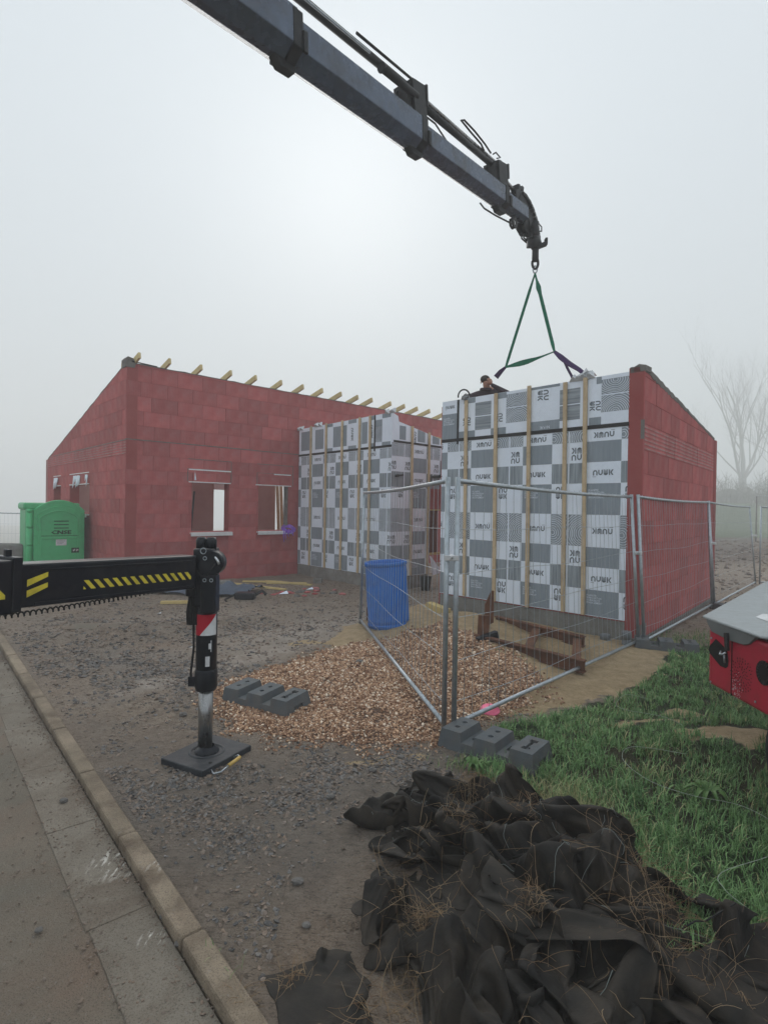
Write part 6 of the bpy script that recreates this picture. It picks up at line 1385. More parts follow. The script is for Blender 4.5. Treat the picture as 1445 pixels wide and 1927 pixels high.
-10,0,4,8,-6,4,4,11,7,4,-5,-2,5,7,1,5,7,1,7,-4,-4,-3,-3,-9,0,8,5,11,6,7,7,8,4,-1,-4,-8,-5,3,3,8,11,6,2,3,5,-7,0,4,5,1,-5,4,0,4,9,4,2,-3,-6,-2,-9,0,8,8,8,-2,-1,9,3,8,-3,-3,4,9,-3,5,6,4,5,-8,-5,-4,-6,-7,-3,3,7,5,10,12,10,8,10,3,-8,-5,-4,2,6,8,10,10,-2,-2,2,0,-2,4,6,7,-2,-1,-3,-1,8,8,1,-6,-6,-5,2,6,7,10,1,-6,5,5,5,7,2,-2,0,8,-2,3,7,1,2,-5,-7,-9,-5,-7,-3,0,6,6,10,14,12,14,8,7,-9,-2,-5,2,8,9,9,8,2,-5,-2,1,0,8,2,10,2,4,-5,0,-2,6,-4,-4,-4,5,7,2,10,13,-2,-10,2,9,0,5,0,4,-2,6,1,-1,5,4,-3,-3,-7,-6,-10,-5,-6,-5,7,5,10,16,17,17,14,2,-6,-4,0,4,6,6,10,9,-3,-4,-2,2,7,7,4,3,1,0,-2,1,3,-3,-3,-3,3,7,11,8,8,9,-5,-10,3,4,3,-2,1,2,2,2,6,2,4,-4,0,-5,-7,-6,-8,-8,-5,-4,2,8,11,15,19,20,10,14,-1,-3,-2,0,7,11,2,9,-1,
-4,5,8,2,4,4,0,-2,-7,4,0,3,-4,3,-5,6,12,10,7,10,7,-4,-11,-1,3,2,-3,0,3,2,4,4,3,0,0,-4,-1,-7,-9,-4,-10,-8,-1,4,9,12,18,17,21,10,10,-8,1,-5,2,8,10,5,3,-4,9,6,9,5,-1,-2,-2,5,-11,-2,5,-2,1,0,2,7,8,10,11,7,1,-3,-12,0,1,0,-1,0,1,6,5,6,5,3,-3,-5,-6,1,-4,-14,-8,-5,-2,9,8,13,19,18,9,11,5,1,-2,-5,4,11,2,4,3,-5,0,12,15,4,-1,-2,-4,10,-1,-10,-3,-1,0,2,3,7,10,11,4,6,3,-1,-10,-5,-4,-3,4,2,1,14,8,1,-2,0,2,0,-4,-5,4,-13,-1,-8,1,5,8,13,17,13,11,9,-3,7,4,-8,-3,3,2,0,-2,6,-6,9,17,13,-4,-2,-5,13,3,-10,-7,-5,-1,2,4,6,10,7,4,4,3,0,-11,-2,-10,0,1,7,1,14,11,5,-3,-6,0,0,0,0,11,-6,-6,-8,1,5,8,9,16,15,6,6,-7,9,1,-3,-5,-8,-5,1,-3,0,4,3,17,15,4,-4,0,-1,10,0,-5,-5,-8,-8,1,8,8,7,3,3,2,2,-6,-8,-8,-4,6,7,5,19,10,4,-3,-9,-5,0,
3,6,6,9,0,-7,-4,-2,9,13,13,10,7,2,-6,8,1,3,-9,-14,-15,-2,-4,-1,3,7,14,10,11,5,-2,-3,1,9,-6,-6,-2,-10,-6,7,6,8,-1,2,3,5,-7,-8,-10,-5,6,9,9,20,17,9,-9,-16,-7,1,-2,6,7,14,5,-1,3,-3,5,9,11,10,9,-5,-3,3,5,4,-9,-21,-17,-7,-9,-4,1,9,10,14,13,15,1,-1,-7,-1,2,4,-10,-9,-5,0,7,6,-1,12,5,-9,-6,-10,-10,-2,5,7,11,21,16,12,-1,-17,-15,-1,0,6,8,11,11,-3,11,2,-2,12,7,9,5,-4,-1,-9,9,7,-6,-14,-21,-16,-12,-7,-1,9,10,11,14,15,10,3,-3,-4,3,-7,-12,-7,-4,1,4,7,7,7,3,-9,-8,-9,-7,-4,5,12,14,17,14,14,3,-18,-14,-9,3,9,5,8,11,2,6,9,-2,3,8,7,1,3,6,-3,0,6,3,-13,-16,-17,-13,-13,-3,8,8,11,16,13,11,3,1,-4,-1,-13,-7,-7,2,-3,9,2,10,7,5,-3,-15,-13,-7,-4,7,11,15,16,15,14,4,-11,-18,-10,5,0,7,6,11,5,1,7,0,7,3,5,2,8,1,6,0,1,-5,-6,
-14,-17,-16,-12,-6,9,4,12,13,13,9,5,2,-3,0,-13,-6,-8,0,6,9,1,7,6,-2,-3,-9,-10,-10,-3,10,10,12,16,12,10,4,-2,-13,-2,-2,-7,-2,8,7,8,3,7,2,4,3,1,7,8,3,-11,5,-4,-4,0,-11,-16,-14,-8,-1,1,9,7,10,7,9,5,4,-7,1,-4,-7,-8,0,2,7,4,7,2,0,-2,-8,-7,-9,-5,9,12,10,13,13,2,2,-3,-6,-4,0,-9,4,5,2,8,6,5,7,5,4,0,7,8,9,-12,4,0,-2,-6,0,-11,-7,-2,-1,1,7,6,8,2,8,1,4,-8,-6,-4,0,-2,-3,0,2,11,0,-3,2,1,-5,-6,-3,-6,2,12,12,11,7,8,-5,-5,-7,-4,-4,7,3,9,4,-1,7,2,7,5,10,5,6,8,12,-16,1,-2,2,-2,4,-1,5,3,-2,4,3,1,1,6,8,3,-3,-7,-6,-4,0,2,-4,-3,2,10,5,-5,-1,0,-1,-2,-2,-5,-7,10,12,8,5,5,6,-3,-7,3,0,5,6,1,0,4,0,6,2,7,8,6,8,10,9,-11,-8,0,2,3,5,10,9,9,11,6,-1,-2,-2,4,1,0,-4,-6,-5,0,-2,0,-3,-2,0,7,8,1,1,2,1,2,-5,-9,-6,4,8,4,6,0,4,8,8,
-1,10,2,-2,1,-9,5,5,5,7,2,3,5,9,7,10,-225,12,-3,2,4,-1,-2,-6,-13,-8,-7,3,12,3,2,9,10,11,12,7,10,3,10,1,-10,-4,3,-3,0,-7,1,4,3,9,10,2,-11,-8,-3,9,-1,6,9,4,7,9,3,-6,-6,-8,-2,2,6,7,6,8,4,-9,-8,-11,-11,12,3,5,11,6,-3,-7,-11,-9,-9,-4,2,5,7,4,11,12,11,12,11,10,10,0,-9,-4,5,-2,1,-5,-3,3,3,-1,0,4,0,-2,-4,3,10,3,-2,3,14,8,4,-6,-8,-10,-2,3,8,10,7,4,0,-5,-11,-11,-15,13,10,12,13,10,3,-4,-11,-10,-8,-8,-5,0,9,2,12,10,8,16,16,8,6,3,-4,0,3,1,2,-1,-2,0,3,-11,-5,-1,3,10,-2,-7,7,11,-4,6,11,10,-2,-8,-6,-6,-3,4,13,9,7,8,-7,-10,-5,-11,-5,13,15,15,14,10,7,0,-10,-14,-12,-3,-8,0,0,8,3,9,18,15,11,11,2,0,6,5,2,0,3,2,1,-3,-2,-9,-2,-1,-3,2,10,-3,-2,13,2,-2,8,11,-7,-9,-2,3,-4,3,12,10,13,-3,-13,-11,-6,4,4,12,15,16,15,13,6,
1,-7,-11,-12,-14,0,-8,-2,8,7,12,11,11,12,8,3,4,6,9,2,1,2,3,6,-3,-5,-7,2,-3,-11,4,3,5,4,13,2,-10,-6,5,3,-7,-1,7,1,8,11,9,13,-13,-12,-11,-10,7,7,9,14,16,13,10,7,10,-6,-14,-10,-9,-8,-4,0,-1,11,8,19,9,4,4,11,7,1,3,6,8,2,1,3,4,-3,-7,3,-13,-8,6,3,3,10,13,-1,-9,-12,-6,0,1,7,4,6,4,12,10,15,-14,-15,-13,-6,10,7,6,12,14,12,8,10,10,0,-11,-9,-9,-5,-7,-2,2,4,11,8,17,9,4,7,2,9,-1,7,5,7,4,3,0,-1,-6,-5,-10,-3,6,3,8,-3,0,9,1,-12,-11,0,5,6,6,5,5,5,14,13,-8,-13,-13,-5,4,6,5,9,9,15,12,2,12,3,-5,-11,-6,-8,-8,3,5,1,12,9,12,8,3,4,8,9,7,2,3,12,5,2,-1,-1,-12,-7,-4,-1,3,5,6,-12,-6,1,7,0,-7,-3,6,6,6,6,9,6,6,9,3,-11,-12,-3,4,9,4,10,5,11,8,5,7,4,-5,-1,-14,-5,-1,5,3,5,9,8,12,8,6,-1,10,12,6,5,2,5,9,8,-2,-4,-16,-5,-4,-1,0,1,
8,-4,-8,-5,-3,3,0,-6,2,13,9,8,5,7,8,6,4,-1,-10,-5,-3,8,5,9,4,5,9,6,2,8,-6,-6,-2,-2,-3,8,4,6,7,10,9,7,6,3,2,11,11,6,2,10,4,-1,2,0,-13,-12,-9,5,0,-2,3,8,-6,-11,-4,2,1,-6,-1,8,13,13,12,6,0,2,-7,0,2,-3,0,5,5,9,9,3,5,6,5,1,-11,-9,2,8,2,6,12,3,0,12,12,7,0,10,1,6,11,9,3,12,5,1,-3,-1,-12,-13,-11,-5,8,1,1,3,3,-12,-5,-7,-5,5,4,3,10,10,8,14,6,-8,-2,1,0,2,-2,9,5,9,7,5,6,5,-4,-6,-9,-6,5,8,11,6,10,6,3,5,11,7,0,5,7,7,9,11,3,3,5,8,1,-4,-5,-12,-12,-8,-3,7,6,1,2,-9,-7,-6,-9,3,10,6,10,15,1,2,11,-2,-2,4,-2,2,2,8,11,6,9,6,3,-2,-11,-7,-4,0,6,8,5,10,4,10,9,4,-1,4,1,8,5,13,16,4,1,-6,3,10,10,7,-5,-13,-8,-7,-6,1,8,1,-1,-5,-4,-4,-12,3,12,7,2,16,9,-4,-2,9,-2,-2,1,3,8,9,12,8,7,8,3,-10,-12,-6,0,1,4,6,4,5,5,7,6,3,-2,-3,5,
9,16,19,8,-5,2,-10,-1,9,14,16,9,-6,-13,-6,-3,-4,1,5,-2,-3,-5,-8,-5,2,13,8,-4,13,11,2,-12,2,-5,-2,4,12,15,11,4,11,6,1,-4,-6,-3,-3,1,-3,5,4,0,4,6,5,2,1,-4,2,10,12,19,13,6,-12,-5,-4,0,12,13,14,15,6,-11,-6,-4,-1,-3,-2,0,-7,-3,-7,0,8,0,10,9,1,5,3,-7,-8,0,2,7,14,16,7,-1,7,-1,5,7,-3,-7,-6,6,0,-4,-4,6,1,11,2,-4,6,-4,8,9,17,13,14,3,-19,-10,0,9,13,13,17,10,10,-6,-5,-4,-2,0,-3,-5,-7,-3,-6,-1,13,0,1,18,6,-4,-1,-10,4,-2,2,9,17,15,10,-4,-2,5,-3,8,8,-3,-11,4,1,-5,-1,3,4,2,5,5,-1,4,0,12,21,8,2,-4,-13,-12,6,12,11,16,14,17,4,-2,-7,4,3,-2,-2,-4,-11,-7,-2,-3,6,11,4,0,6,-4,0,-8,3,6,5,13,19,20,9,-7,0,6,-9,1,13,3,-10,2,3,-1,2,2,3,1,3,2,3,-5,3,16,13,14,-12,-12,-10,0,9,12,17,17,19,8,7,-4,-7,7,4,2,-4,-6,-9,-7,-5,-2,
-1,4,14,5,-4,-8,1,5,3,6,3,17,20,22,6,-4,-5,6,-2,-7,6,5,-2,0,8,3,4,0,-3,-2,5,6,-7,-2,13,20,2,-3,-3,-15,-3,6,7,16,20,17,17,5,9,-4,-12,5,10,4,-1,-5,-9,-6,-7,-4,1,-2,13,-6,2,-4,3,7,9,3,2,20,21,18,-8,7,2,7,-2,-8,-6,2,10,1,2,4,7,-1,-2,1,1,2,-6,8,10,11,7,-16,-5,-3,1,5,12,17,21,19,12,7,6,-4,-12,3,11,7,4,-4,-8,-7,-7,-8,2,-7,9,-4,-1,4,2,10,9,1,6,22,16,11,-1,12,6,6,0,-9,-9,-2,6,3,10,-1,6,-2,3,4,-7,-4,11,17,11,-7,-13,-10,-4,8,8,9,14,17,22,13,8,6,7,-3,-10,3,12,10,5,-1,-8,-10,-6,-9,0,-11,8,-6,2,3,7,14,7,1,9,18,5,9,-1,8,12,10,-1,-9,-6,-1,1,5,3,8,6,0,-2,5,-5,4,11,9,-10,-3,-3,-8,0,8,9,13,18,19,9,6,4,10,2,-1,1,7,11,10,5,2,-8,-9,-11,-6,-2,-10,2,-1,6,3,13,11,-3,8,9,5,10,6,6,4,11,14,0,-8,-4,0,1,2,6,3,5,4,-2,0,4,
11,-7,3,-10,-14,-4,3,9,11,11,13,22,9,3,5,7,7,2,5,6,8,11,10,5,0,-9,-10,-9,-2,-4,-8,0,2,9,8,8,6,2,4,4,6,10,4,4,6,10,10,6,-4,-4,2,-1,4,0,2,0,4,5,5,5,1,-13,-12,-1,-6,-8,9,11,20,13,5,18,13,2,7,1,2,7,10,6,2,11,8,0,-2,-4,-5,-7,-4,-1,-4,6,4,7,4,10,0,1,6,2,3,9,15,8,7,7,8,7,5,-6,-5,6,1,4,-5,-1,5,1,2,-7,-1,-7,-13,-4,-3,7,17,14,13,18,7,6,11,9,2,-6,5,9,9,9,2,5,2,-4,-1,-2,1,1,-3,0,1,7,11,4,5,0,-2,2,1,8,3,4,12,7,12,7,3,7,2,-3,-11,5,10,4,-10,-2,0,-4,-2,-7,-11,-1,-8,-6,8,20,19,22,5,17,-4,10,5,6,1,4,13,8,0,10,5,-9,-4,-3,8,-4,4,2,5,2,5,6,5,6,-7,6,-2,0,9,8,10,6,-5,9,6,9,5,7,-6,5,4,-2,-1,0,-5,-2,-9,-2,0,-14,-13,-5,6,0,15,21,16,22,6,5,2,5,7,-1,10,6,15,8,2,1,5,-1,-6,-3,4,-3,-8,0,11,10,14,3,-2,1,-5,-3,5,8,2,8,11,7,
1,9,5,5,9,1,4,9,5,3,-4,-12,-6,-4,-11,-8,-10,-3,-11,-8,10,16,19,25,10,9,13,1,0,9,5,4,13,12,4,13,0,3,-2,-6,-6,-6,-2,-2,-9,5,14,15,11,5,-2,-12,-3,4,5,8,4,8,14,3,-4,11,-5,8,6,6,4,10,8,3,1,-13,-9,-7,-14,-16,-11,-8,5,-4,10,18,23,18,19,2,5,7,2,1,16,11,9,16,3,7,4,-1,-8,-10,-8,-11,-7,0,-4,12,15,11,12,4,-5,-8,-7,5,5,8,15,13,-1,4,-2,7,-2,1,-3,6,16,13,10,8,-2,-10,-13,-14,-13,-16,-16,-8,8,10,12,18,22,16,9,10,3,4,3,3,11,22,5,17,6,8,1,-8,-15,-10,-10,-11,-9,-6,8,12,14,8,12,5,-2,-11,1,2,6,10,17,9,0,1,-2,9,-2,-2,0,3,17,16,10,8,-2,-6,-15,-19,-14,-14,-14,-7,9,16,15,14,19,15,12,8,2,1,9,7,6,13,14,18,10,4,-2,-12,-19,-19,-7,-5,-9,-8,9,14,14,8,7,10,-3,-5,-3,8,10,13,10,6,-3,0,-1,-5,-3,-5,1,14,19,15,12,9,-1,-5,-14,-18,
-15,-16,-12,2,7,17,20,12,16,12,7,6,3,2,4,14,15,13,11,15,7,3,-5,-8,-18,-21,-15,-7,-6,0,6,12,11,11,2,11,-3,-1,-1,12,3,11,11,6,4,-2,-4,-6,-2,-3,3,19,19,13,13,10,3,-10,-5,-18,-17,-15,-10,5,8,17,17,13,13,10,7,6,1,0,5,12,13,15,17,13,6,4,-6,-15,-11,-21,-15,-8,-5,4,4,7,10,13,4,4,2,-1,6,14,3,8,9,9,1,-5,-10,5,-5,2,4,18,15,15,11,12,-5,0,-15,-12,-16,-10,-3,5,6,13,15,12,10,6,9,1,1,10,11,8,10,13,14,9,13,2,-6,-15,-16,-14,-18,-3,-5,1,12,7,7,8,-3,9,11,2,7,6,10,3,5,7,7,-10,-7,7,-3,0,5,13,15,16,10,9,-8,-3,-5,-14,-12,-6,0,7,8,9,10,8,7,3,6,4,6,7,3,12,14,12,10,9,13,7,-6,-8,-14,-16,-17,-7,-1,6,6,11,4,5,0,6,8,11,9,6,4,4,5,6,2,-10,-11,-5,9,0,4,11,17,13,9,7,-9,-9,-2,-4,-10,-5,1,8,5,8,5,1,8,3,7,5,0,6,11,8,11,15,11,12,
6,6,0,-7,-10,-9,-18,-8,4,7,4,8,7,0,0,2,10,7,11,10,1,5,7,4,-6,-5,-13,9,3,6,-2,16,10,14,7,7,-6,-7,-4,-6,-4,-1,4,4,7,4,1,-1,4,0,4,4,4,9,8,10,10,7,12,6,12,13,-3,-3,-5,-14,-9,-3,5,7,5,3,6,-4,3,3,8,11,6,10,5,7,3,-7,-4,-5,-5,4,6,8,-5,11,11,6,15,5,-4,-9,0,4,-4,2,0,7,5,2,3,1,0,2,-2,0,-3,9,10,8,6,9,7,4,12,15,0,-1,-8,-5,-5,3,5,7,5,2,0,-3,0,9,4,9,8,6,7,3,8,-5,2,-12,-5,7,5,9,-1,4,4,8,7,11,0,-7,0,9,4,-1,2,7,7,0,2,2,2,-4,-1,-4,-5,5,10,7,7,4,7,3,8,9,9,3,-3,-6,2,0,7,6,1,6,-3,2,-3,5,6,8,6,6,6,3,-2,9,7,-7,-8,8,5,4,4,5,-2,6,3,9,5,-9,2,7,7,5,3,11,9,5,2,-2,2,-6,-4,-6,-10,5,12,4,8,8,4,1,7,6,6,5,4,-6,7,-1,4,6,3,0,5,-1,3,2,2,7,9,7,6,6,-7,-1,12,-6,-8,-6,9,9,3,4,3,0,2,4,8,2,-4,4,7,7,9,13,8,12,6,-1,-1,-10,-9,-12,-6,0,
14,4,5,11,7,3,0,0,7,8,3,5,5,2,0,1,6,0,3,2,5,7,5,4,4,12,-1,1,6,-9,3,-4,-9,-3,11,8,5,5,3,4,1,3,3,6,2,1,8,7,9,13,11,12,8,2,-5,-11,-12,-13,-5,1,7,0,3,8,10,4,8,3,2,1,5,4,4,4,3,4,5,-6,5,5,7,5,9,8,7,8,4,-7,2,1,-11,-2,-3,0,9,10,8,4,4,2,3,-1,8,5,4,4,6,8,8,12,14,14,9,2,-9,-16,-15,-18,-4,0,10,-6,4,7,9,2,5,10,6,2,4,2,4,4,4,2,6,0,4,7,7,6,9,5,8,7,8,-1,-2,-1,-6,-3,1,-1,13,10,10,5,2,2,1,3,6,5,5,6,8,5,10,9,13,7,8,6,-6,-14,-20,-14,-3,-1,-2,-2,3,11,8,2,3,6,6,2,2,7,5,4,4,4,5,4,7,4,8,11,10,8,7,5,8,2,-5,-3,-12,2,6,3,14,10,9,5,5,3,-1,2,6,6,5,8,7,7,4,11,8,11,1,-2,-1,-11,-19,-11,-3,-2,-2,-3,5,7,8,12,2,3,7,-1,1,8,6,5,7,2,4,7,6,8,8,12,10,9,6,6,2,5,-8,-7,-3,3,2,14,8,13,6,5,5,3,-2,2,8,2,6,4,9,6,-2,12,1,14,1,1,-10,-1,-19,
-15,-1,2,-5,9,3,6,8,11,5,2,5,3,-7,8,12,-1,11,7,3,3,10,6,12,12,12,7,6,2,7,-1,-13,-2,1,1,-2,14,7,14,6,3,2,0,-1,2,5,8,-1,0,4,4,4,0,8,12,2,-5,-3,-7,-3,-6,-1,1,2,-2,4,5,8,7,5,4,2,0,5,4,12,6,4,8,6,1,9,12,11,11,12,6,1,4,1,-7,-9,5,0,1,-6,10,7,7,10,5,2,-5,-7,5,2,4,6,-3,-4,0,6,2,4,7,5,1,-4,-8,9,2,4,0,6,-2,-1,6,5,9,-1,8,0,4,6,3,8,12,5,1,10,6,7,8,12,12,8,9,-3,5,-1,-11,-5,-1,2,-3,1,15,4,1,8,7,-2,-2,-3,-4,1,-4,7,0,-8,-1,1,3,0,8,3,-2,4,5,6,9,13,5,8,-3,-4,1,7,8,0,7,3,3,7,2,8,8,4,6,5,9,10,5,8,10,12,9,-1,3,-4,-8,-2,-1,-6,1,-1,3,6,5,3,5,4,-5,-1,-3,-6,-4,-5,4,-10,-3,-2,1,4,4,4,1,4,13,13,14,13,12,8,-3,-3,2,3,5,-1,8,8,4,3,4,4,8,4,4,6,4,12,6,7,12,9,2,6,-4,7,-8,-4,0,-2,-6,-5,-5,9,6,7,6,3,-5,2,-2,-7,-12,-3,-6,2,-11,
-7,3,0,4,7,7,8,14,22,18,14,12,13,-4,-5,2,1,5,-1,1,12,3,6,1,0,7,5,3,5,0,10,15,11,5,12,1,-6,8,-6,-5,-1,8,-4,-6,-13,5,0,7,8,11,6,0,0,-4,-8,-7,-7,-2,-5,-9,-11,-6,4,1,8,8,17,20,21,25,11,7,9,-6,3,3,-1,-1,7,4,2,-3,8,6,-1,3,5,6,0,5,7,11,15,13,2,5,-1,-2,-4,-4,3,4,-3,-10,0,0,5,5,6,11,7,6,1,-6,-4,-7,-8,-2,-7,-10,-12,-3,-1,1,7,13,16,26,17,21,18,1,1,-1,8,4,-3,-5,8,9,0,-6,1,5,8,-3,4,4,5,3,11,11,12,13,0,5,4,3,-4,-5,1,4,-3,-8,-7,-4,5,5,11,12,9,8,5,-6,0,-9,-7,-6,-6,-14,-13,0,1,-4,7,16,20,28,20,17,9,-7,-5,10,10,1,-1,-2,0,5,6,-1,-2,5,5,5,-5,6,7,4,10,16,13,4,5,10,4,-1,-6,1,-1,5,-12,-6,-9,-8,5,10,10,11,14,14,9,-3,-6,-2,-6,-12,-10,-15,-11,0,0,2,7,17,18,24,22,15,-7,-6,5,11,9,-6,-5,0,5,6,2,5,-3,5,11,4,-10,-1,12,10,
12,15,14,5,6,6,5,-4,-4,-3,6,-1,-9,-6,-14,-2,1,10,11,13,15,14,15,6,-8,-2,-5,-9,-17,-18,-8,-1,2,-1,8,19,21,24,15,5,-11,1,11,11,8,0,-8,4,0,-4,4,4,6,2,5,8,-5,-7,10,10,14,19,9,11,7,7,-2,-3,0,4,3,-4,-10,-9,-12,-12,9,8,14,14,12,19,15,9,4,-7,-3,-7,-15,-18,-14,-4,2,3,9,15,22,21,11,-3,-6,4,10,13,8,0,-3,-5,-8,3,-4,10,7,6,6,6,-1,-5,-2,12,17,19,17,10,0,5,5,3,-2,0,4,-5,-10,-10,-6,-6,7,7,15,19,7,21,22,11,8,0,-5,-10,-18,-14,-18,-9,9,1,10,19,18,14,11,0,2,0,9,10,4,-9,-2,1,3,-7,-2,4,9,9,8,10,0,-7,-4,10,17,17,17,15,-1,3,6,8,3,-6,0,-4,-6,-12,-5,-4,6,9,14,13,12,21,19,16,11,4,-6,-8,-15,-16,-14,-13,-2,10,12,16,16,11,10,10,4,-5,8,0,-2,1,-2,-6,8,-1,-7,7,10,10,6,11,4,-4,-4,4,16,18,16,17,-2,1,6,7,5,3,-3,1,-7,-10,-7,6,4,
7,3,16,11,18,18,18,14,4,-3,-3,-14,-13,-11,-12,-5,6,16,15,10,11,8,8,7,-3,9,2,-5,1,2,-6,-7,-1,0,6,9,12,10,11,11,-5,-1,1,13,17,15,13,9,-9,5,3,4,9,1,1,-8,-6,-2,-4,7,7,6,1,21,11,18,18,13,5,-2,4,-8,-13,-13,-10,5,0,15,10,8,9,7,9,0,15,7,-7,10,-2,-4,-9,-5,-3,7,3,5,11,13,8,15,3,-2,4,7,14,12,11,11,-6,0,4,4,2,3,6,-7,0,-7,-11,4,7,10,13,10,13,16,14,14,8,-2,4,-3,-11,-8,-9,5,7,6,8,11,4,11,6,7,11,-4,3,8,6,-5,-7,-8,2,0,3,7,9,5,13,13,14,3,3,6,6,13,11,9,-8,4,4,8,1,1,1,1,1,-4,4,-5,6,11,15,13,7,14,15,11,4,5,0,2,-11,-8,0,3,6,11,15,5,2,13,9,8,1,-6,7,12,5,-6,-7,-4,3,0,3,4,8,10,2,12,8,10,9,7,6,8,7,9,-3,4,6,5,9,1,4,-3,-2,1,6,4,6,9,9,13,5,7,10,6,4,6,11,-7,-12,-4,3,7,11,13,13,8,7,6,9,9,-4,-5,6,9,7,0,-4,-3,1,5,4,2,7,4,4,
3,9,9,10,10,5,5,4,4,8,4,7,8,8,4,3,-2,-6,0,10,5,9,7,7,8,9,-1,5,11,6,7,-6,-10,-3,3,10,10,13,13,8,5,3,7,8,9,4,-5,6,6,3,5,0,3,4,5,6,0,0,4,0,7,9,9,7,7,6,-1,4,4,4,8,9,9,10,4,1,-1,-1,-1,17,2,6,9,7,4,7,5,-1,2,9,-7,-9,-8,6,10,13,15,12,9,6,5,5,1,7,4,8,-1,5,6,3,6,2,7,4,12,8,-6,4,-6,4,9,9,6,6,7,6,6,-3,4,0,3,13,10,7,11,-2,2,-1,4,38,-12,-6,-8,4,2,17,21,19,22,20,10,7,2,-8,-12,-10,-10,-3,-3,-4,-1,1,-2,1,5,5,9,-4,5,-3,-8,-11,-15,-13,-18,-9,-3,-8,3,16,16,23,28,20,14,4,-5,-4,-15,-14,-12,-7,-7,-6,-5,-6,-2,-2,8,8,-12,-13,-12,1,7,5,14,18,22,22,19,11,7,-5,-12,-7,-9,-10,-10,-10,-5,-1,-4,1,9,13,14,8,9,6,-5,-10,-15,-17,-22,-15,-8,-10,-4,6,15,23,22,21,18,11,0,3,-8,-14,-13,-16,-9,-14,-11,-9,-6,0,9,11,-17,-17,-10,-2,-2,
7,8,14,21,21,21,18,4,4,-7,-3,-12,-17,-9,-12,-11,-9,-4,2,10,17,21,18,14,13,-1,-6,-15,-17,-25,-20,-16,-10,-6,-5,10,21,23,12,15,17,9,5,-2,-8,-18,-15,-13,-14,-16,-4,1,-8,-2,14,-16,-15,-15,-12,0,-3,9,13,15,20,22,16,11,10,0,-13,-14,-7,-15,-17,-10,-11,-8,-1,15,20,24,21,22,15,3,2,-10,-21,-20,-24,-19,-17,-13,-6,4,12,18,8,15,18,15,7,6,-8,-14,-18,-17,-11,-13,4,0,-5,-12,24,-15,-18,-17,-16,-10,-8,3,11,14,16,21,18,12,12,5,-8,-10,-14,-21,-14,-14,-12,-3,4,10,24,26,23,23,17,6,6,-9,-17,-18,-20,-20,-22,-16,-12,-5,5,6,11,13,16,16,12,3,-3,-5,-16,-20,-7,-7,1,3,-7,-8,19,-13,-15,-18,-15,-19,-10,-11,7,4,15,23,12,23,8,7,-2,-10,-7,-18,-14,-19,-10,-7,11,14,21,22,26,18,17,13,2,1,-15,-14,-18,-24,-16,-18,-20,-7,-5,-1,-2,
15,14,14,14,5,5,-11,-11,-11,-3,-8,5,-1,-11,-9,11,-9,-10,-15,-16,-18,-19,-16,-6,0,12,16,21,15,8,9,5,-5,-9,-10,-12,-13,-10,-2,3,18,19,19,16,17,18,13,12,-1,-12,-10,-14,-16,-17,-22,-24,-13,-8,-7,-8,7,11,14,14,9,8,-1,-15,-9,-4,-7,1,-5,-5,-11,5,-4,-5,-10,-14,-18,-27,-18,-7,-7,1,14,14,12,12,12,6,7,-8,-8,-8,-10,-7,1,4,12,20,15,9,13,16,12,14,-3,-4,-12,-7,-6,-16,-25,-21,-25,-18,-5,-1,2,7,4,13,9,10,5,-9,-6,-8,-9,-5,-1,-3,-6,0,3,-8,-5,-10,-15,-25,-19,-14,-9,-3,1,10,14,13,14,8,11,1,-7,-5,-3,-4,2,4,9,10,18,10,5,3,15,7,-2,0,-3,-9,-8,-11,-17,-20,-22,-16,-13,-8,2,6,7,0,10,7,11,3,-5,-8,-5,-8,-6,-1,-2,-2,4,0,-8,-6,-12,-19,-18,-17,-11,-7,-1,7,11,15,12,10,11,5,-3,-1,-1,-1,4,4,5,5,4,9,0,-3,11,11,-1,2,2,-2,-9,-8,
-12,-19,-17,-15,-17,-9,-4,1,10,6,1,7,8,7,6,-6,-3,-3,-9,-3,-5,-13,12,5,-3,-9,-11,-15,-15,-11,-13,-8,-3,1,13,11,11,13,18,2,4,0,2,0,3,1,0,-4,-3,2,8,-3,1,11,0,6,-1,4,0,-12,-12,-8,-18,-11,-19,-11,-8,-2,2,13,13,7,7,5,3,6,-5,-7,-4,-9,-3,-8,8,7,4,-3,-10,-12,-8,-9,-10,-8,-5,0,4,13,15,11,14,11,5,2,0,4,-4,-4,-4,-4,-12,-3,-1,4,3,12,1,4,2,1,-3,-5,-8,-9,-10,-11,-16,-15,0,-5,-3,9,10,11,14,14,3,1,-2,-9,-11,-10,-11,-5,3,6,3,4,-5,-7,-2,-7,-7,-7,-6,2,4,12,15,9,13,8,2,7,-2,2,-8,-4,-5,-15,-15,-4,3,-2,6,14,4,0,0,6,-4,-6,-4,-9,-9,-8,-11,-12,0,-2,-2,4,19,9,12,13,7,2,-5,-9,-14,-14,-12,-12,5,3,3,4,3,2,2,-6,-8,-3,-5,3,7,9,14,12,9,6,3,-4,2,2,-4,-6,-20,-18,-18,-1,8,2,4,11,8,-2,-3,2,2,-7,-8,-2,-11,-3,-11,1,-3,1,0,8,16,14,
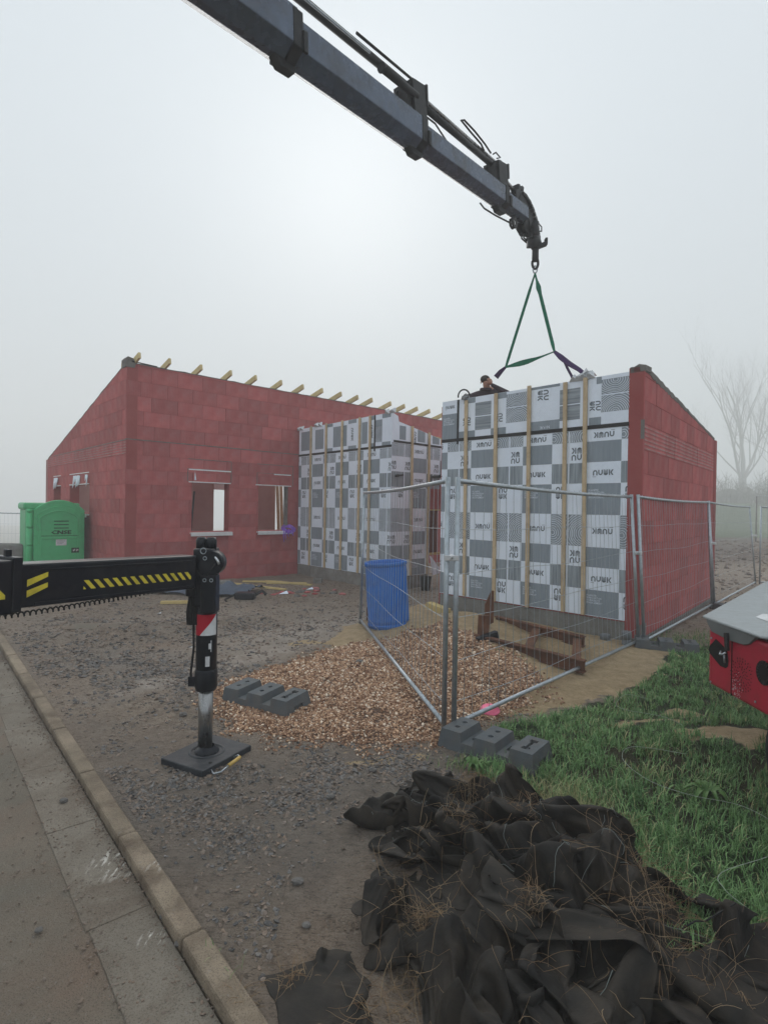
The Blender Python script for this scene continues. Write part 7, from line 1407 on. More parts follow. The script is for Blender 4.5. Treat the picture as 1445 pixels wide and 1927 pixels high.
11,8,8,2,-10,-12,-14,-15,-13,-7,3,-2,3,4,2,6,6,2,-6,2,0,4,8,9,10,12,7,4,1,3,0,-4,-6,-20,-22,-16,-12,-5,6,6,6,8,8,3,-1,-4,-2,-7,-6,-3,-9,-6,4,5,0,1,6,11,12,17,11,7,0,2,-9,-14,-15,-19,-15,-6,1,-3,4,0,6,3,6,2,2,9,7,7,5,12,8,12,5,5,3,-2,-5,-4,-18,-25,-25,-14,-6,-4,2,7,9,8,10,2,-2,-4,-8,-6,-6,-5,-2,-2,7,7,7,1,13,14,10,10,14,11,-4,-2,-12,-16,-16,-21,-20,2,-3,-8,0,-2,-1,6,7,4,7,11,9,11,13,12,15,10,-1,8,-4,-9,-4,-9,-25,-27,-24,-11,-3,-1,5,13,10,5,6,2,-7,-3,-7,-9,-4,-4,1,1,6,10,12,8,9,16,14,11,9,8,-6,-13,-6,-16,-23,-18,-15,-3,3,-10,-7,-8,-4,-1,6,6,13,16,14,15,15,16,12,10,5,-1,-6,-10,-6,-23,-25,-25,-16,-11,-4,6,10,8,12,7,2,1,-9,-7,-1,-11,-7,-3,0,4,11,10,14,15,16,11,13,11,6,7,-4,-11,-17,-24,-22,-18,-7,
9,-6,-9,-12,-11,-12,-3,6,6,16,16,19,21,17,17,15,8,1,-5,-9,-2,-16,-30,-26,-24,-12,-7,5,9,8,12,6,1,8,0,-9,-7,-8,-1,-9,-2,-3,7,9,9,18,20,18,10,15,7,7,1,-4,-13,-23,-26,-17,-15,-6,15,-7,-16,-18,-16,-17,-6,-1,9,18,20,22,22,21,18,15,3,-2,-4,-5,-19,-19,-30,-22,-18,-8,-2,11,15,14,8,7,3,3,-1,-12,-11,-9,-6,2,-1,-3,8,-1,11,18,23,17,13,15,11,-1,-6,1,-19,-27,-27,-13,-7,-6,16,-10,-19,-24,-21,-20,-10,-3,9,18,18,28,25,21,17,13,0,-5,-1,-6,-19,-34,-23,-22,-14,0,6,12,19,17,13,6,4,5,-10,-13,-17,-11,-5,-1,4,-1,7,2,2,15,27,15,16,14,11,-6,-4,-5,-23,-27,-23,-10,1,-1,5,-16,-18,-17,-24,-21,-13,-3,9,15,22,23,25,19,13,11,0,-1,-6,-18,-21,-27,-23,-14,-10,3,17,17,16,18,14,14,7,-3,-12,-15,-20,-14,-6,-2,1,5,5,1,4,12,26,16,17,
12,4,-5,-3,-17,-23,-25,-12,0,0,-5,7,-16,-20,-18,-25,-19,-13,-5,8,16,17,24,21,17,14,3,3,-2,-13,-22,-23,-17,-19,-11,0,12,15,21,17,18,19,9,2,-5,-12,-13,-21,-15,-9,-5,1,6,0,1,10,11,22,18,15,13,-4,-1,-16,-19,-22,-16,-3,-8,2,13,-1,-16,-22,-15,-18,-19,-8,-5,8,10,20,16,16,14,12,4,-1,-10,-16,-20,-20,-15,-13,-2,13,10,21,26,17,12,15,2,-7,-6,-8,-12,-16,-21,-5,2,-2,-1,5,2,17,12,15,15,10,11,-5,-16,-14,-22,-18,-3,-9,9,4,15,-7,-12,-14,-14,-16,-12,-5,-1,3,7,13,8,14,11,4,0,0,-10,-18,-15,-13,-12,-7,-1,17,19,22,26,16,9,4,-6,-6,-7,-12,-8,-12,-13,-4,1,-5,1,5,9,16,15,9,12,2,4,-10,-18,-19,-15,-9,-8,1,10,19,22,-20,0,-8,-8,-8,-5,-1,3,1,-1,6,3,4,8,2,-3,-3,-8,-16,-10,-14,-2,4,-4,19,24,21,21,10,8,-6,-7,-3,-10,-12,-14,-6,
2,-2,-7,4,2,8,7,11,8,13,11,-7,-11,-9,-18,-14,-15,-8,5,7,15,26,24,-13,-3,0,1,1,6,-3,-2,8,0,1,-2,-6,-2,1,-6,-7,-2,-11,-10,-7,-7,9,15,15,25,20,13,7,-5,-11,-6,-16,-5,-10,-7,-7,1,9,8,4,8,6,3,13,4,4,3,-14,-13,-11,-15,-12,-10,-1,12,14,19,27,24,-18,4,3,6,13,6,3,0,-3,5,1,-4,-13,-6,-4,-3,-13,-3,-8,-8,0,-2,3,28,22,18,16,7,3,-9,-14,-13,-18,-11,-4,-5,4,9,10,10,9,8,9,1,11,6,-3,-12,-11,-16,-9,-14,-10,-3,3,16,22,17,25,22,-13,2,8,11,18,16,3,9,-7,-4,6,-8,-18,-13,-3,-5,-8,-9,-5,-10,0,12,19,21,21,17,10,-8,-9,-6,-14,-17,-12,-16,-3,3,9,16,14,14,6,8,12,5,3,-4,0,-11,-18,-10,-13,-11,-6,7,6,12,20,25,25,17,-18,7,11,18,22,15,13,9,-4,-10,1,-11,-13,-10,-13,-7,-9,-3,-5,-9,13,11,21,20,17,7,2,-10,-13,-16,-9,-21,-13,-4,1,5,
11,15,20,23,9,2,10,11,-1,-10,-6,-7,-13,-15,-11,-12,0,12,11,16,18,23,19,11,-12,6,13,21,22,20,13,13,-1,-11,-6,-6,-19,-11,-11,-11,-10,0,1,-5,19,19,19,16,10,1,-5,-5,-19,-25,-19,-14,3,-6,1,10,10,10,20,24,18,7,12,9,-6,-10,-7,-13,-4,-14,-12,-8,1,5,15,21,23,23,14,4,-4,3,11,19,23,19,15,10,7,-5,-6,-13,-16,-12,-12,-11,-8,6,0,7,16,19,14,11,4,-3,-9,-15,-16,-17,-14,-14,2,-1,0,10,14,12,16,20,19,18,4,10,-4,-7,-12,-12,-3,-10,-8,-6,-3,17,13,19,21,17,7,3,-9,8,8,15,20,20,14,15,4,2,-8,-11,-15,-14,-11,-14,7,6,0,10,17,16,12,6,-1,-9,-11,-20,-16,-17,-7,-1,-3,-3,5,8,5,16,15,20,19,18,14,9,-6,-9,-7,-14,-6,-4,-7,-3,-1,14,19,17,16,14,0,-7,-2,3,10,12,16,16,15,17,9,-1,-4,-6,-14,-15,-12,-11,4,9,10,10,13,9,8,1,0,-10,-13,-14,
-19,-10,-9,-2,-3,0,8,5,2,10,20,14,22,20,15,8,3,-10,-14,-12,-7,0,-8,4,9,10,14,16,12,9,0,-15,1,6,5,8,9,10,15,16,14,7,-1,-7,-11,-14,-14,-3,-2,9,10,9,10,9,3,-1,-1,-12,-12,-16,-12,-4,-2,-4,-7,0,8,5,7,8,13,10,17,21,17,10,7,-1,-15,-15,-5,-3,-4,2,11,14,12,10,7,3,-1,-8,-2,5,6,9,1,6,14,15,13,12,5,-6,-12,-12,-7,-10,2,6,9,6,9,5,3,-2,-5,-6,-11,-6,-8,-2,-2,-1,-4,-7,1,9,2,10,12,3,14,20,16,14,7,2,-11,-19,-6,7,4,3,0,11,10,9,0,2,-3,-6,-2,7,8,-1,3,-2,12,14,13,14,8,2,-8,-11,-11,-6,-3,4,4,5,2,6,3,2,1,-3,-4,-2,-2,0,-6,-1,-6,-6,0,1,2,7,5,6,13,18,18,13,5,3,-9,-6,-12,1,4,4,4,6,7,4,0,4,-4,-4,4,1,7,3,5,-7,9,7,8,15,9,7,-1,-9,-8,-11,-4,3,-5,6,3,5,4,2,5,3,2,0,4,1,-1,-6,-8,-6,-4,-5,0,3,6,10,9,15,16,12,10,-4,-5,-6,-1,-6,3,
-3,5,0,3,9,1,4,-4,1,-3,4,0,7,4,5,0,-2,4,13,10,6,5,-3,-8,-10,-4,2,-7,-1,3,8,4,7,4,7,10,2,5,2,3,-1,-9,-11,-11,-6,1,4,2,11,8,6,13,8,11,-2,1,-9,-1,-6,-5,-3,0,-1,4,7,3,7,5,4,-2,2,2,6,-4,9,3,-2,-3,9,9,5,4,3,-6,-12,3,0,-4,-2,-3,9,5,11,9,10,16,8,-1,4,-3,1,-6,-9,-9,-12,-3,4,4,5,3,7,6,7,10,3,-3,3,-8,-10,-8,-2,-6,-1,5,3,7,8,8,13,2,-4,-1,8,-2,0,7,-1,-3,4,12,0,4,5,1,-12,1,-5,2,2,-4,4,11,6,15,17,21,9,7,-3,-3,2,-15,-11,-11,-7,-3,0,-1,2,4,5,5,3,10,7,-6,5,-1,-11,-13,-10,-1,-7,1,7,9,11,11,16,-2,-1,6,-6,2,-5,8,6,1,-1,8,-2,0,7,5,-3,-3,-13,2,1,4,4,6,12,19,20,24,10,5,-3,-3,3,-7,-12,-13,-9,-12,-4,2,4,-6,4,2,5,8,6,-4,0,2,-10,-12,-14,-5,-4,-1,9,13,17,18,16,9,-1,-2,1,-3,-6,4,-2,3,3,1,7,-4,9,3,1,-8,-1,-3,1,4,6,6,13,15,
25,24,7,9,5,-5,-2,-9,-10,-7,-11,-12,-3,-2,-1,1,-4,6,-5,4,7,0,4,-6,-12,-12,-13,-7,0,3,8,8,21,25,20,13,-6,-1,-4,-6,-2,-2,4,0,-1,0,8,-2,4,11,2,-10,-5,4,2,6,5,3,9,17,25,18,12,12,8,-2,-9,-10,-12,-4,-5,-11,-6,-1,1,-3,-1,-2,-1,2,-2,-2,5,3,-10,-14,-16,-4,-2,5,8,7,21,24,26,3,-5,-2,-4,-7,-7,-3,8,3,4,-1,1,3,-3,9,7,-7,0,0,0,1,9,3,3,20,24,18,12,7,9,-1,-7,-10,-4,-7,-5,-9,-5,0,-1,-2,0,-9,-4,6,2,-4,-4,3,-5,-11,-11,-10,4,3,9,12,16,22,24,2,-12,-2,-4,-9,-3,5,2,7,-3,8,3,3,0,0,4,2,0,0,-3,3,-3,16,1,14,21,13,12,4,8,7,4,-11,-8,-10,-4,-4,-8,-6,4,-9,4,0,-12,-1,9,-9,-7,1,9,-7,-14,1,-5,7,8,9,16,16,22,-1,-7,-8,-6,-7,-2,8,3,4,4,-1,8,7,-1,0,5,2,-1,3,3,-5,2,6,9,13,10,11,6,8,2,4,7,6,-6,-8,-8,-10,-9,-8,3,-3,-8,3,0,-10,4,5,-3,
-6,-2,6,-1,-7,1,4,1,12,11,15,15,-4,-6,-10,-1,-3,-4,5,10,-1,7,4,-2,6,5,3,1,4,-2,3,0,4,-3,4,11,10,6,4,3,5,3,3,8,8,-6,0,-10,-11,-12,-7,0,3,-2,-9,7,-5,3,2,7,-2,-5,3,9,-7,3,-2,6,10,1,9,10,-6,-8,-9,-1,6,2,-1,5,7,2,5,4,4,2,3,6,3,3,-1,5,-4,4,5,3,3,-1,1,2,-1,2,7,10,8,-4,1,-7,-10,-10,-11,-2,6,-2,-3,1,-2,7,4,5,7,4,-4,8,-1,4,1,1,4,3,-2,2,-3,-3,-5,-8,2,5,-1,4,7,5,5,4,7,1,6,5,6,4,2,5,0,3,4,-4,-7,-9,-2,-1,-4,3,13,13,9,-7,-1,-2,-8,-10,-10,-4,5,1,1,2,3,-1,9,8,5,5,7,4,4,-1,-2,2,6,-2,-11,-8,-8,-1,1,-3,-2,1,-6,8,10,5,0,10,10,3,3,6,11,8,4,6,5,-1,-13,2,-12,-14,-15,1,3,2,11,13,15,-4,-11,1,-7,-4,-11,-8,4,7,2,2,10,1,-2,8,11,7,8,7,0,4,-3,3,-3,-9,-10,-14,6,-6,-6,-5,6,0,-5,4,8,4,8,8,11,8,5,8,8,11,7,2,8,-8,-14,-10,-9,
-22,-13,-2,1,6,15,13,12,6,-8,-5,-7,-3,-6,-9,-4,2,7,8,6,5,7,4,6,10,9,7,7,4,-1,-5,-8,-11,-17,-18,5,-2,-9,-9,-3,1,3,0,5,7,8,7,12,12,8,7,9,8,10,7,2,-14,-7,-22,-20,-14,-11,-3,0,6,17,14,14,5,3,-7,-6,-10,-8,-3,-8,-3,7,8,8,6,9,7,4,11,9,11,9,4,0,-8,-14,-14,-23,-22,0,5,-7,-10,-8,-3,1,5,4,3,6,10,13,15,11,8,10,6,10,10,-7,-12,-11,-24,-21,-19,-5,-1,-3,9,15,16,14,10,4,1,-8,-14,-9,-10,-8,-6,-3,8,10,12,8,7,5,13,11,12,6,2,4,-3,-15,-25,-23,-23,10,-2,0,-9,-10,-8,-4,4,5,5,3,6,15,13,15,12,11,8,4,6,-3,-17,-15,-22,-22,-10,-5,-7,2,11,17,16,15,10,2,7,-7,-13,-8,-13,-11,-6,-9,-1,6,11,12,8,7,17,11,10,6,3,-3,-1,-19,-24,-24,-16,10,-6,2,-8,-13,-13,0,-1,2,8,3,4,10,14,11,17,11,9,2,-3,-4,-7,-15,-23,-22,-3,-8,-2,1,13,18,15,14,
9,9,6,2,-20,-15,-14,-12,-3,-4,-6,-7,12,6,8,14,16,12,10,8,2,5,-13,-22,-23,-16,-15,8,-2,-2,-12,-11,-19,-1,4,-3,1,9,3,11,13,10,11,13,4,3,-2,-7,-10,-10,-20,-14,-6,-5,-2,5,16,18,17,12,12,9,3,3,-12,-14,-19,-20,-8,5,-10,-8,-2,6,12,13,20,14,6,10,0,-4,-12,-19,-21,-12,-9,14,-6,-10,-7,-5,-23,-10,1,3,-6,8,3,10,9,7,10,10,10,-2,0,-6,-13,-14,-11,-10,-5,4,-3,9,20,16,15,14,9,6,5,2,-12,-9,-16,-23,-18,1,-3,-10,1,6,8,6,19,15,9,7,-1,-5,-15,-21,-12,-2,-7,12,-7,-10,-9,-8,-15,-16,-6,1,-4,8,2,7,4,3,8,7,7,4,-3,-5,-10,-12,-11,-4,6,5,3,6,14,16,16,14,7,7,2,4,-8,-9,-18,-23,-15,-10,-6,-10,1,5,7,9,13,15,8,5,-3,-5,-13,-15,-8,0,3,5,-1,-8,-13,-6,-13,-18,-8,-3,0,2,2,2,5,-1,1,5,6,2,-2,1,-5,-8,-4,-5,5,8,3,7,13,16,13,12,6,9,8,2,
-3,-11,-21,-23,-19,-10,-8,-11,-6,2,10,10,11,10,7,3,2,-7,-12,-13,-2,-2,-4,1,-4,-4,-7,-12,-3,-15,-8,-6,-1,0,-3,5,-10,4,-3,1,7,-1,3,4,-2,-5,1,-2,2,1,8,10,13,18,7,4,10,10,8,5,2,-14,-19,-24,-20,-17,-4,-8,-7,-4,5,11,8,12,8,0,2,-9,-9,-7,-1,-8,-1,3,-6,-8,-4,-1,-6,-8,-9,-6,-2,-2,-7,-2,-12,1,0,0,5,9,8,-1,-5,2,-3,0,4,0,7,14,12,12,8,3,0,10,3,6,1,-7,-18,-17,-17,-15,-6,-10,-5,-2,1,5,9,5,8,-2,3,-5,-9,-8,-3,1,-4,2,-5,-9,-4,4,-3,-7,-6,-4,-7,-9,-4,-12,-5,-4,-1,8,8,8,5,-4,-5,9,-3,-3,3,1,14,9,8,9,1,0,0,8,7,4,5,-10,-6,-17,-13,-15,-9,-7,1,-5,5,1,5,-1,3,-3,-4,1,1,-9,0,3,-4,-5,5,-7,-1,-3,3,-7,-7,-5,-7,-10,-8,-5,-6,-4,-2,13,8,7,-2,-7,-4,11,0,1,-3,4,7,10,7,0,2,-3,7,1,8,4,-1,2,-7,-7,-11,-10,-8,-4,-3,1,-1,0,-2,3,-1,-4,
-3,-2,-2,0,-3,8,-6,0,2,-2,-3,1,1,-5,-6,-7,-1,-5,-7,-8,-9,-2,-1,6,8,1,-6,-3,3,9,-2,3,3,-4,5,5,2,3,0,6,5,-1,-3,6,2,-1,2,-6,0,-8,-2,-5,-1,-2,-3,-4,-3,-2,1,-2,-1,0,-2,-2,-2,2,-7,-11,3,-3,0,3,-3,-3,5,5,-5,-5,-10,-9,-4,-4,4,1,0,-8,-8,6,3,2,8,0,5,-3,-1,8,-4,5,1,7,-1,-10,-2,2,-1,5,5,4,5,5,-8,0,-3,-7,-3,-6,-2,-1,-2,1,-6,5,2,-1,-3,-6,-8,)),
'A2': ((60, 54), (
-50,13,9,6,1,8,3,-3,9,7,3,8,9,3,7,7,6,-10,-5,8,7,-5,5,-4,4,3,-1,-5,-2,2,0,-2,-12,-4,4,4,4,5,11,11,-8,2,-5,3,7,16,13,19,17,14,19,13,5,3,13,10,7,4,4,5,4,-2,12,5,6,4,5,4,0,5,4,1,-7,0,7,-2,-2,-4,5,2,1,-1,1,5,6,-3,-9,0,2,3,8,1,7,12,-4,6,-3,4,6,14,18,12,18,13,5,8,10,2,12,15,8,0,-1,1,5,-1,10,10,-3,8,3,3,-4,5,-6,11,-3,-5,5,-2,-4,-5,7,4,3,2,5,4,5,5,-8,6,3,2,1,6,1,8,4,5,7,0,9,14,11,15,8,6,9,5,2,4,15,12,6,3,-6,-15,5,7,7,10,5,2,5,-3,-3,1,4,-2,6,-5,0,3,-5,-6,7,7,12,2,7,2,3,6,0,10,3,5,-5,2,1,1,8,8,6,7,9,10,11,4,2,6,5,2,2,2,11,12,1,0,-12,-16,2,2,10,9,12,5,0,-4,-3,1,7,-3,3,4,-5,-1,-2,3,6,11,8,7,-2,10,5,2,10,13,9,0,-6,-4,-5,-4,6,9,11,7,13,10,2,8,1,-2,-1,1,-1,2,0,8,5,-6,-13,-14,-5,6,9,8,8,5,1,0,1,0,5,0,3,4,-3,
-5,-1,4,14,9,11,8,0,7,2,12,10,16,8,2,-1,-8,-18,-6,1,13,12,11,10,10,4,2,-6,-8,0,1,5,12,-4,2,1,-1,-11,-7,-4,-6,8,7,11,2,1,6,3,-1,4,2,1,6,-4,1,5,5,9,9,7,4,8,7,4,14,9,16,11,4,-7,-8,-21,-13,7,10,16,12,9,6,-3,-2,-9,-4,3,7,7,13,-15,4,-1,5,-10,-6,-3,-5,3,6,10,4,4,4,5,-1,3,4,3,5,0,4,-2,9,10,6,6,0,8,11,6,19,13,8,8,7,-10,-11,-17,-13,2,14,13,16,6,1,-6,-4,-6,4,4,10,11,6,-13,6,1,4,-11,-2,4,0,7,-5,4,4,5,7,-1,0,3,6,3,3,5,8,3,7,3,6,2,2,7,12,14,16,14,3,2,9,-2,-8,-20,-19,1,17,14,11,4,-2,-4,-1,-2,11,9,6,10,5,-6,-3,4,5,-3,-5,9,1,8,1,-8,7,11,-1,-5,-2,7,7,2,4,6,6,7,4,7,5,5,-7,5,11,13,17,13,10,-3,3,6,1,-23,-23,0,20,15,5,-1,-2,2,7,3,9,12,7,6,7,-13,6,3,-1,6,-1,0,8,1,5,-3,6,4,-9,-1,1,3,8,5,7,5,3,11,10,7,7,8,-6,-10,11,
12,13,14,14,1,-1,2,5,-14,-20,-3,11,9,3,5,4,4,6,12,5,10,8,10,10,4,2,-4,-5,10,5,-2,4,2,1,5,3,-8,-4,-3,3,5,9,8,7,4,8,14,10,5,8,10,-4,-12,9,12,5,14,7,5,1,7,4,-12,-16,-5,14,4,6,6,4,8,5,10,7,10,9,5,11,-2,-10,-3,-3,8,8,6,0,1,0,3,-7,1,3,7,-9,2,12,9,4,10,16,14,14,6,1,5,0,-7,-3,12,5,9,5,6,5,5,3,-7,-10,0,9,5,7,2,9,11,4,9,6,5,3,10,17,-5,-18,-4,-1,5,9,10,3,3,3,-6,-2,-3,5,12,-6,-3,8,8,12,15,20,12,11,13,5,-2,-3,1,-7,-2,11,4,7,8,4,6,7,-5,-8,4,3,6,7,3,3,9,10,2,9,4,7,7,19,-10,-9,-13,-1,2,6,12,7,10,-1,-7,-2,1,6,6,4,3,5,4,13,22,15,14,17,10,0,1,-5,-7,-6,4,7,10,5,10,8,6,7,-10,-4,2,2,3,6,8,-1,8,8,5,4,3,8,19,13,-2,-12,-10,-8,0,1,12,15,11,5,-5,-10,7,7,9,6,5,2,9,14,25,15,12,21,8,-6,-2,-7,-19,5,13,4,9,7,6,10,6,5,-4,-4,
0,0,-1,1,8,7,5,2,4,7,8,9,15,17,-1,-10,-11,-10,-5,-5,8,14,15,11,0,-5,10,7,9,5,8,3,8,15,19,16,26,18,0,-7,-9,-13,-11,8,10,4,10,3,13,8,9,4,3,-5,-1,-4,0,3,6,6,6,2,-4,7,7,16,15,9,0,-9,-7,-13,-9,-10,1,10,17,20,9,1,7,8,7,10,-1,6,20,11,18,19,22,15,-2,-5,-16,-11,-6,11,9,4,-6,8,14,13,8,6,6,1,-6,-3,-3,3,4,1,0,6,5,5,10,14,11,13,-2,2,-13,-14,-13,-9,-8,6,8,20,20,16,9,11,2,11,9,-3,13,18,18,19,16,11,0,-8,-10,-14,-2,6,8,2,-2,5,12,14,15,10,1,5,0,1,-2,-4,-2,1,6,5,7,3,7,13,11,5,7,-4,-7,-17,-16,-19,-6,1,4,17,25,25,16,12,4,9,13,1,2,17,15,19,15,5,0,-8,-8,-10,-4,10,2,-2,4,5,10,14,15,15,9,-2,8,5,3,-2,-3,1,8,0,5,5,0,9,3,1,13,-8,-4,-22,-22,-21,-13,1,10,10,23,26,23,13,13,6,7,6,4,5,18,14,14,4,1,-9,-3,-9,0,2,3,-1,-3,11,7,
15,12,19,15,8,3,6,8,1,-4,8,6,-3,6,6,-9,-2,0,4,8,-8,-1,-23,-26,-23,-14,-1,1,10,18,23,25,21,15,8,4,6,3,9,11,11,7,6,1,-4,-5,-3,-3,2,4,1,-2,7,8,14,19,18,17,12,8,-2,7,4,5,4,8,0,2,2,-8,-11,-3,1,-7,6,-8,-10,-22,-19,-24,-11,-3,6,14,16,22,21,20,14,4,6,6,4,6,5,5,2,4,6,-1,4,-4,-5,3,9,2,1,10,10,16,21,22,14,9,2,-4,13,9,3,2,2,4,2,0,-13,-14,-4,-2,10,4,-7,-12,-19,-24,-22,-10,-4,10,11,11,21,15,17,11,8,9,6,4,3,4,5,-1,4,8,4,3,-7,4,10,8,2,6,11,10,13,19,21,11,10,1,2,13,7,4,4,5,4,-4,-18,-22,-8,-5,14,12,1,-5,-15,-22,-23,-25,-6,-2,4,14,13,6,14,14,14,13,10,1,6,-2,2,8,3,13,0,-2,2,4,14,11,2,3,13,12,8,13,17,18,14,7,4,3,7,8,8,5,0,-10,-13,-26,-7,-10,17,15,11,4,-10,-15,-29,-22,-19,-11,-5,8,9,5,11,17,18,18,12,5,-8,0,4,9,9,
10,7,-9,2,6,9,14,7,7,10,12,10,9,10,18,15,7,7,12,7,-2,9,5,-2,-3,-15,-22,-5,-17,22,21,13,10,-1,-12,-18,-25,-25,-15,-15,4,4,4,7,15,19,24,11,6,-10,2,10,3,7,11,8,-3,-5,5,2,5,15,11,19,13,13,5,6,9,16,11,9,17,6,-3,2,5,4,-7,-6,-21,-1,-17,22,23,20,11,12,-3,-6,-25,-34,-23,-15,-5,1,2,7,13,21,24,19,-7,-3,2,9,3,7,12,6,-3,-5,2,2,7,12,6,20,16,12,7,-3,9,14,16,13,16,6,1,-3,5,1,-4,-7,-9,3,-18,22,24,24,16,8,8,-1,-6,-29,-30,-23,-12,4,-2,5,9,20,25,22,-10,-3,2,8,6,3,11,6,-1,-7,-4,6,4,18,7,2,20,14,9,2,1,11,14,11,16,13,9,-3,1,-4,0,-4,-4,3,-12,19,25,24,17,18,9,3,2,-19,-22,-23,-17,-10,-4,5,10,18,22,13,-10,-3,7,10,-1,9,8,3,0,-7,-4,0,9,17,4,3,12,14,9,7,0,6,14,10,16,15,16,3,-6,-3,-3,-2,2,1,-4,14,20,26,16,23,14,9,7,-11,
-20,-23,-18,-14,-1,-5,11,16,20,14,-8,-7,6,8,0,9,2,6,2,3,-4,-9,-1,12,11,6,14,13,5,1,5,6,9,10,13,16,9,10,7,-9,1,2,0,-1,3,14,15,18,21,15,15,14,15,-1,-20,-19,-15,-11,-8,-7,7,12,14,9,-4,-5,4,6,4,6,5,6,8,3,1,-10,-12,3,12,14,15,13,10,-2,-2,6,9,8,12,14,13,8,3,3,-6,4,5,-2,10,8,7,16,26,20,13,15,12,5,-17,-16,-22,-10,-5,-4,4,4,9,12,1,-6,-3,2,7,6,4,12,12,5,-2,-10,-8,-8,9,10,22,11,4,15,2,-2,7,10,10,12,8,2,10,5,1,-5,9,5,8,-8,10,20,19,29,12,17,11,-1,-12,-12,-17,-13,-1,-5,0,3,5,10,7,-6,-2,2,-2,7,9,4,15,10,1,-7,-14,-11,8,10,19,23,0,2,6,9,5,9,11,5,8,8,0,5,8,-1,2,12,0,-4,15,14,15,19,24,12,8,-2,-5,-11,-11,-13,-8,2,1,1,-1,2,4,1,1,1,5,5,14,6,5,13,6,-8,-13,-11,-3,14,19,25,9,-4,5,11,4,7,8,9,3,1,8,10,-1,5,5,5,9,-2,9,
8,13,14,17,23,1,4,-6,-7,-10,-10,-13,-4,5,4,-5,0,1,1,2,5,12,13,8,12,7,5,5,-2,-10,-10,-6,10,19,24,15,-3,1,11,0,7,8,11,0,7,-1,6,11,2,10,-4,11,-2,5,10,10,8,15,14,2,-2,4,-9,-9,-6,-7,-12,0,4,-4,1,2,4,12,12,5,12,11,5,12,8,7,-1,-7,-10,-3,5,14,19,19,-1,-2,6,5,6,4,9,9,1,5,0,9,6,5,5,15,-3,9,7,3,5,6,9,-2,1,-1,-2,-9,-9,-7,0,-12,3,5,0,8,5,15,19,8,9,11,-3,9,12,12,2,-5,-9,-4,2,15,15,16,-1,-1,4,3,7,-1,7,5,5,8,4,3,10,5,2,10,10,8,1,0,-2,2,-1,-4,-9,1,-6,-5,-2,-4,-2,-1,0,7,4,12,8,14,10,18,13,5,-4,1,14,14,8,1,-5,-3,-1,11,13,6,3,-5,8,-4,5,4,5,7,4,5,3,8,10,-3,1,16,6,7,5,-2,-3,-11,-11,-5,-7,-6,-6,-5,-2,2,-1,11,3,5,12,16,13,9,7,13,13,7,-3,-3,10,12,10,1,7,0,-1,1,7,0,2,1,9,-2,1,9,5,7,5,8,0,4,10,1,-5,7,13,1,6,0,-7,-21,
-12,-11,-15,-5,-7,-3,3,5,8,12,10,8,12,11,10,14,10,10,6,7,-1,0,7,6,4,4,4,1,-1,7,2,2,0,7,7,5,4,6,4,0,8,8,10,6,-1,-5,-6,10,12,3,4,-3,-9,-23,-24,-10,-16,-11,-9,6,2,14,13,13,10,11,10,13,7,13,10,6,3,5,1,7,6,2,-1,2,1,1,3,5,3,9,-1,10,8,5,7,3,5,1,11,4,11,-4,0,-8,-1,5,10,9,2,-5,-17,-24,-25,-12,-17,-16,0,1,12,16,15,11,14,9,11,9,13,10,2,6,3,0,7,10,4,5,-6,-5,-1,3,2,4,11,9,1,12,13,3,7,-3,10,5,12,2,6,-9,1,-4,-16,2,10,12,2,-13,-16,-23,-29,-15,-12,-12,-4,11,9,13,15,17,11,9,13,11,6,5,6,-1,5,6,5,2,8,8,-1,-7,-9,-2,4,7,8,16,5,9,16,7,2,5,7,7,4,1,3,-1,-6,-1,-20,-2,11,9,-2,-15,-17,-18,-24,-12,-11,-12,3,7,11,17,15,13,9,8,8,10,5,3,6,0,9,13,0,5,1,1,7,-8,-5,-13,5,6,15,10,3,14,18,11,3,0,7,8,2,-3,2,1,-4,-10,-6,-2,7,1,-1,
-5,-14,-19,-20,-11,-12,-3,3,9,12,11,16,8,8,5,8,2,3,6,6,9,11,8,7,3,-6,-5,11,-2,-7,-10,-4,12,13,14,8,12,10,12,7,-1,7,2,-1,-1,0,-1,-2,-9,0,-10,-1,6,0,-8,-6,-14,-12,-9,-6,0,5,7,2,8,11,9,6,4,5,-3,9,9,12,11,7,9,6,-1,-9,-4,12,-5,-5,0,-1,7,15,11,6,7,10,10,4,5,0,1,-3,2,0,1,-8,3,3,-12,-3,0,2,4,-4,-8,-5,-1,-1,-6,4,10,2,3,10,2,5,8,0,-2,4,9,14,12,11,9,5,-4,-6,-5,1,0,-2,6,0,2,13,6,3,17,8,6,-1,-2,-1,3,-3,2,6,-3,-1,1,9,-4,-1,-4,7,2,7,-3,0,-1,0,-4,2,4,8,0,8,5,-3,7,-1,-8,7,10,16,11,14,9,-2,-6,1,-13,-6,5,6,4,5,5,10,7,4,8,-1,10,-3,-6,8,1,-8,6,-7,6,6,11,9,0,6,5,8,2,-9,3,5,-4,-1,7,2,4,2,4,2,2,2,-3,-2,-7,5,13,16,17,10,9,0,-7,-7,-6,1,0,4,-2,6,-1,6,12,5,9,-3,9,-1,-2,-5,-2,-4,1,3,6,11,8,14,6,3,2,7,4,0,-2,5,-10,4,14,7,
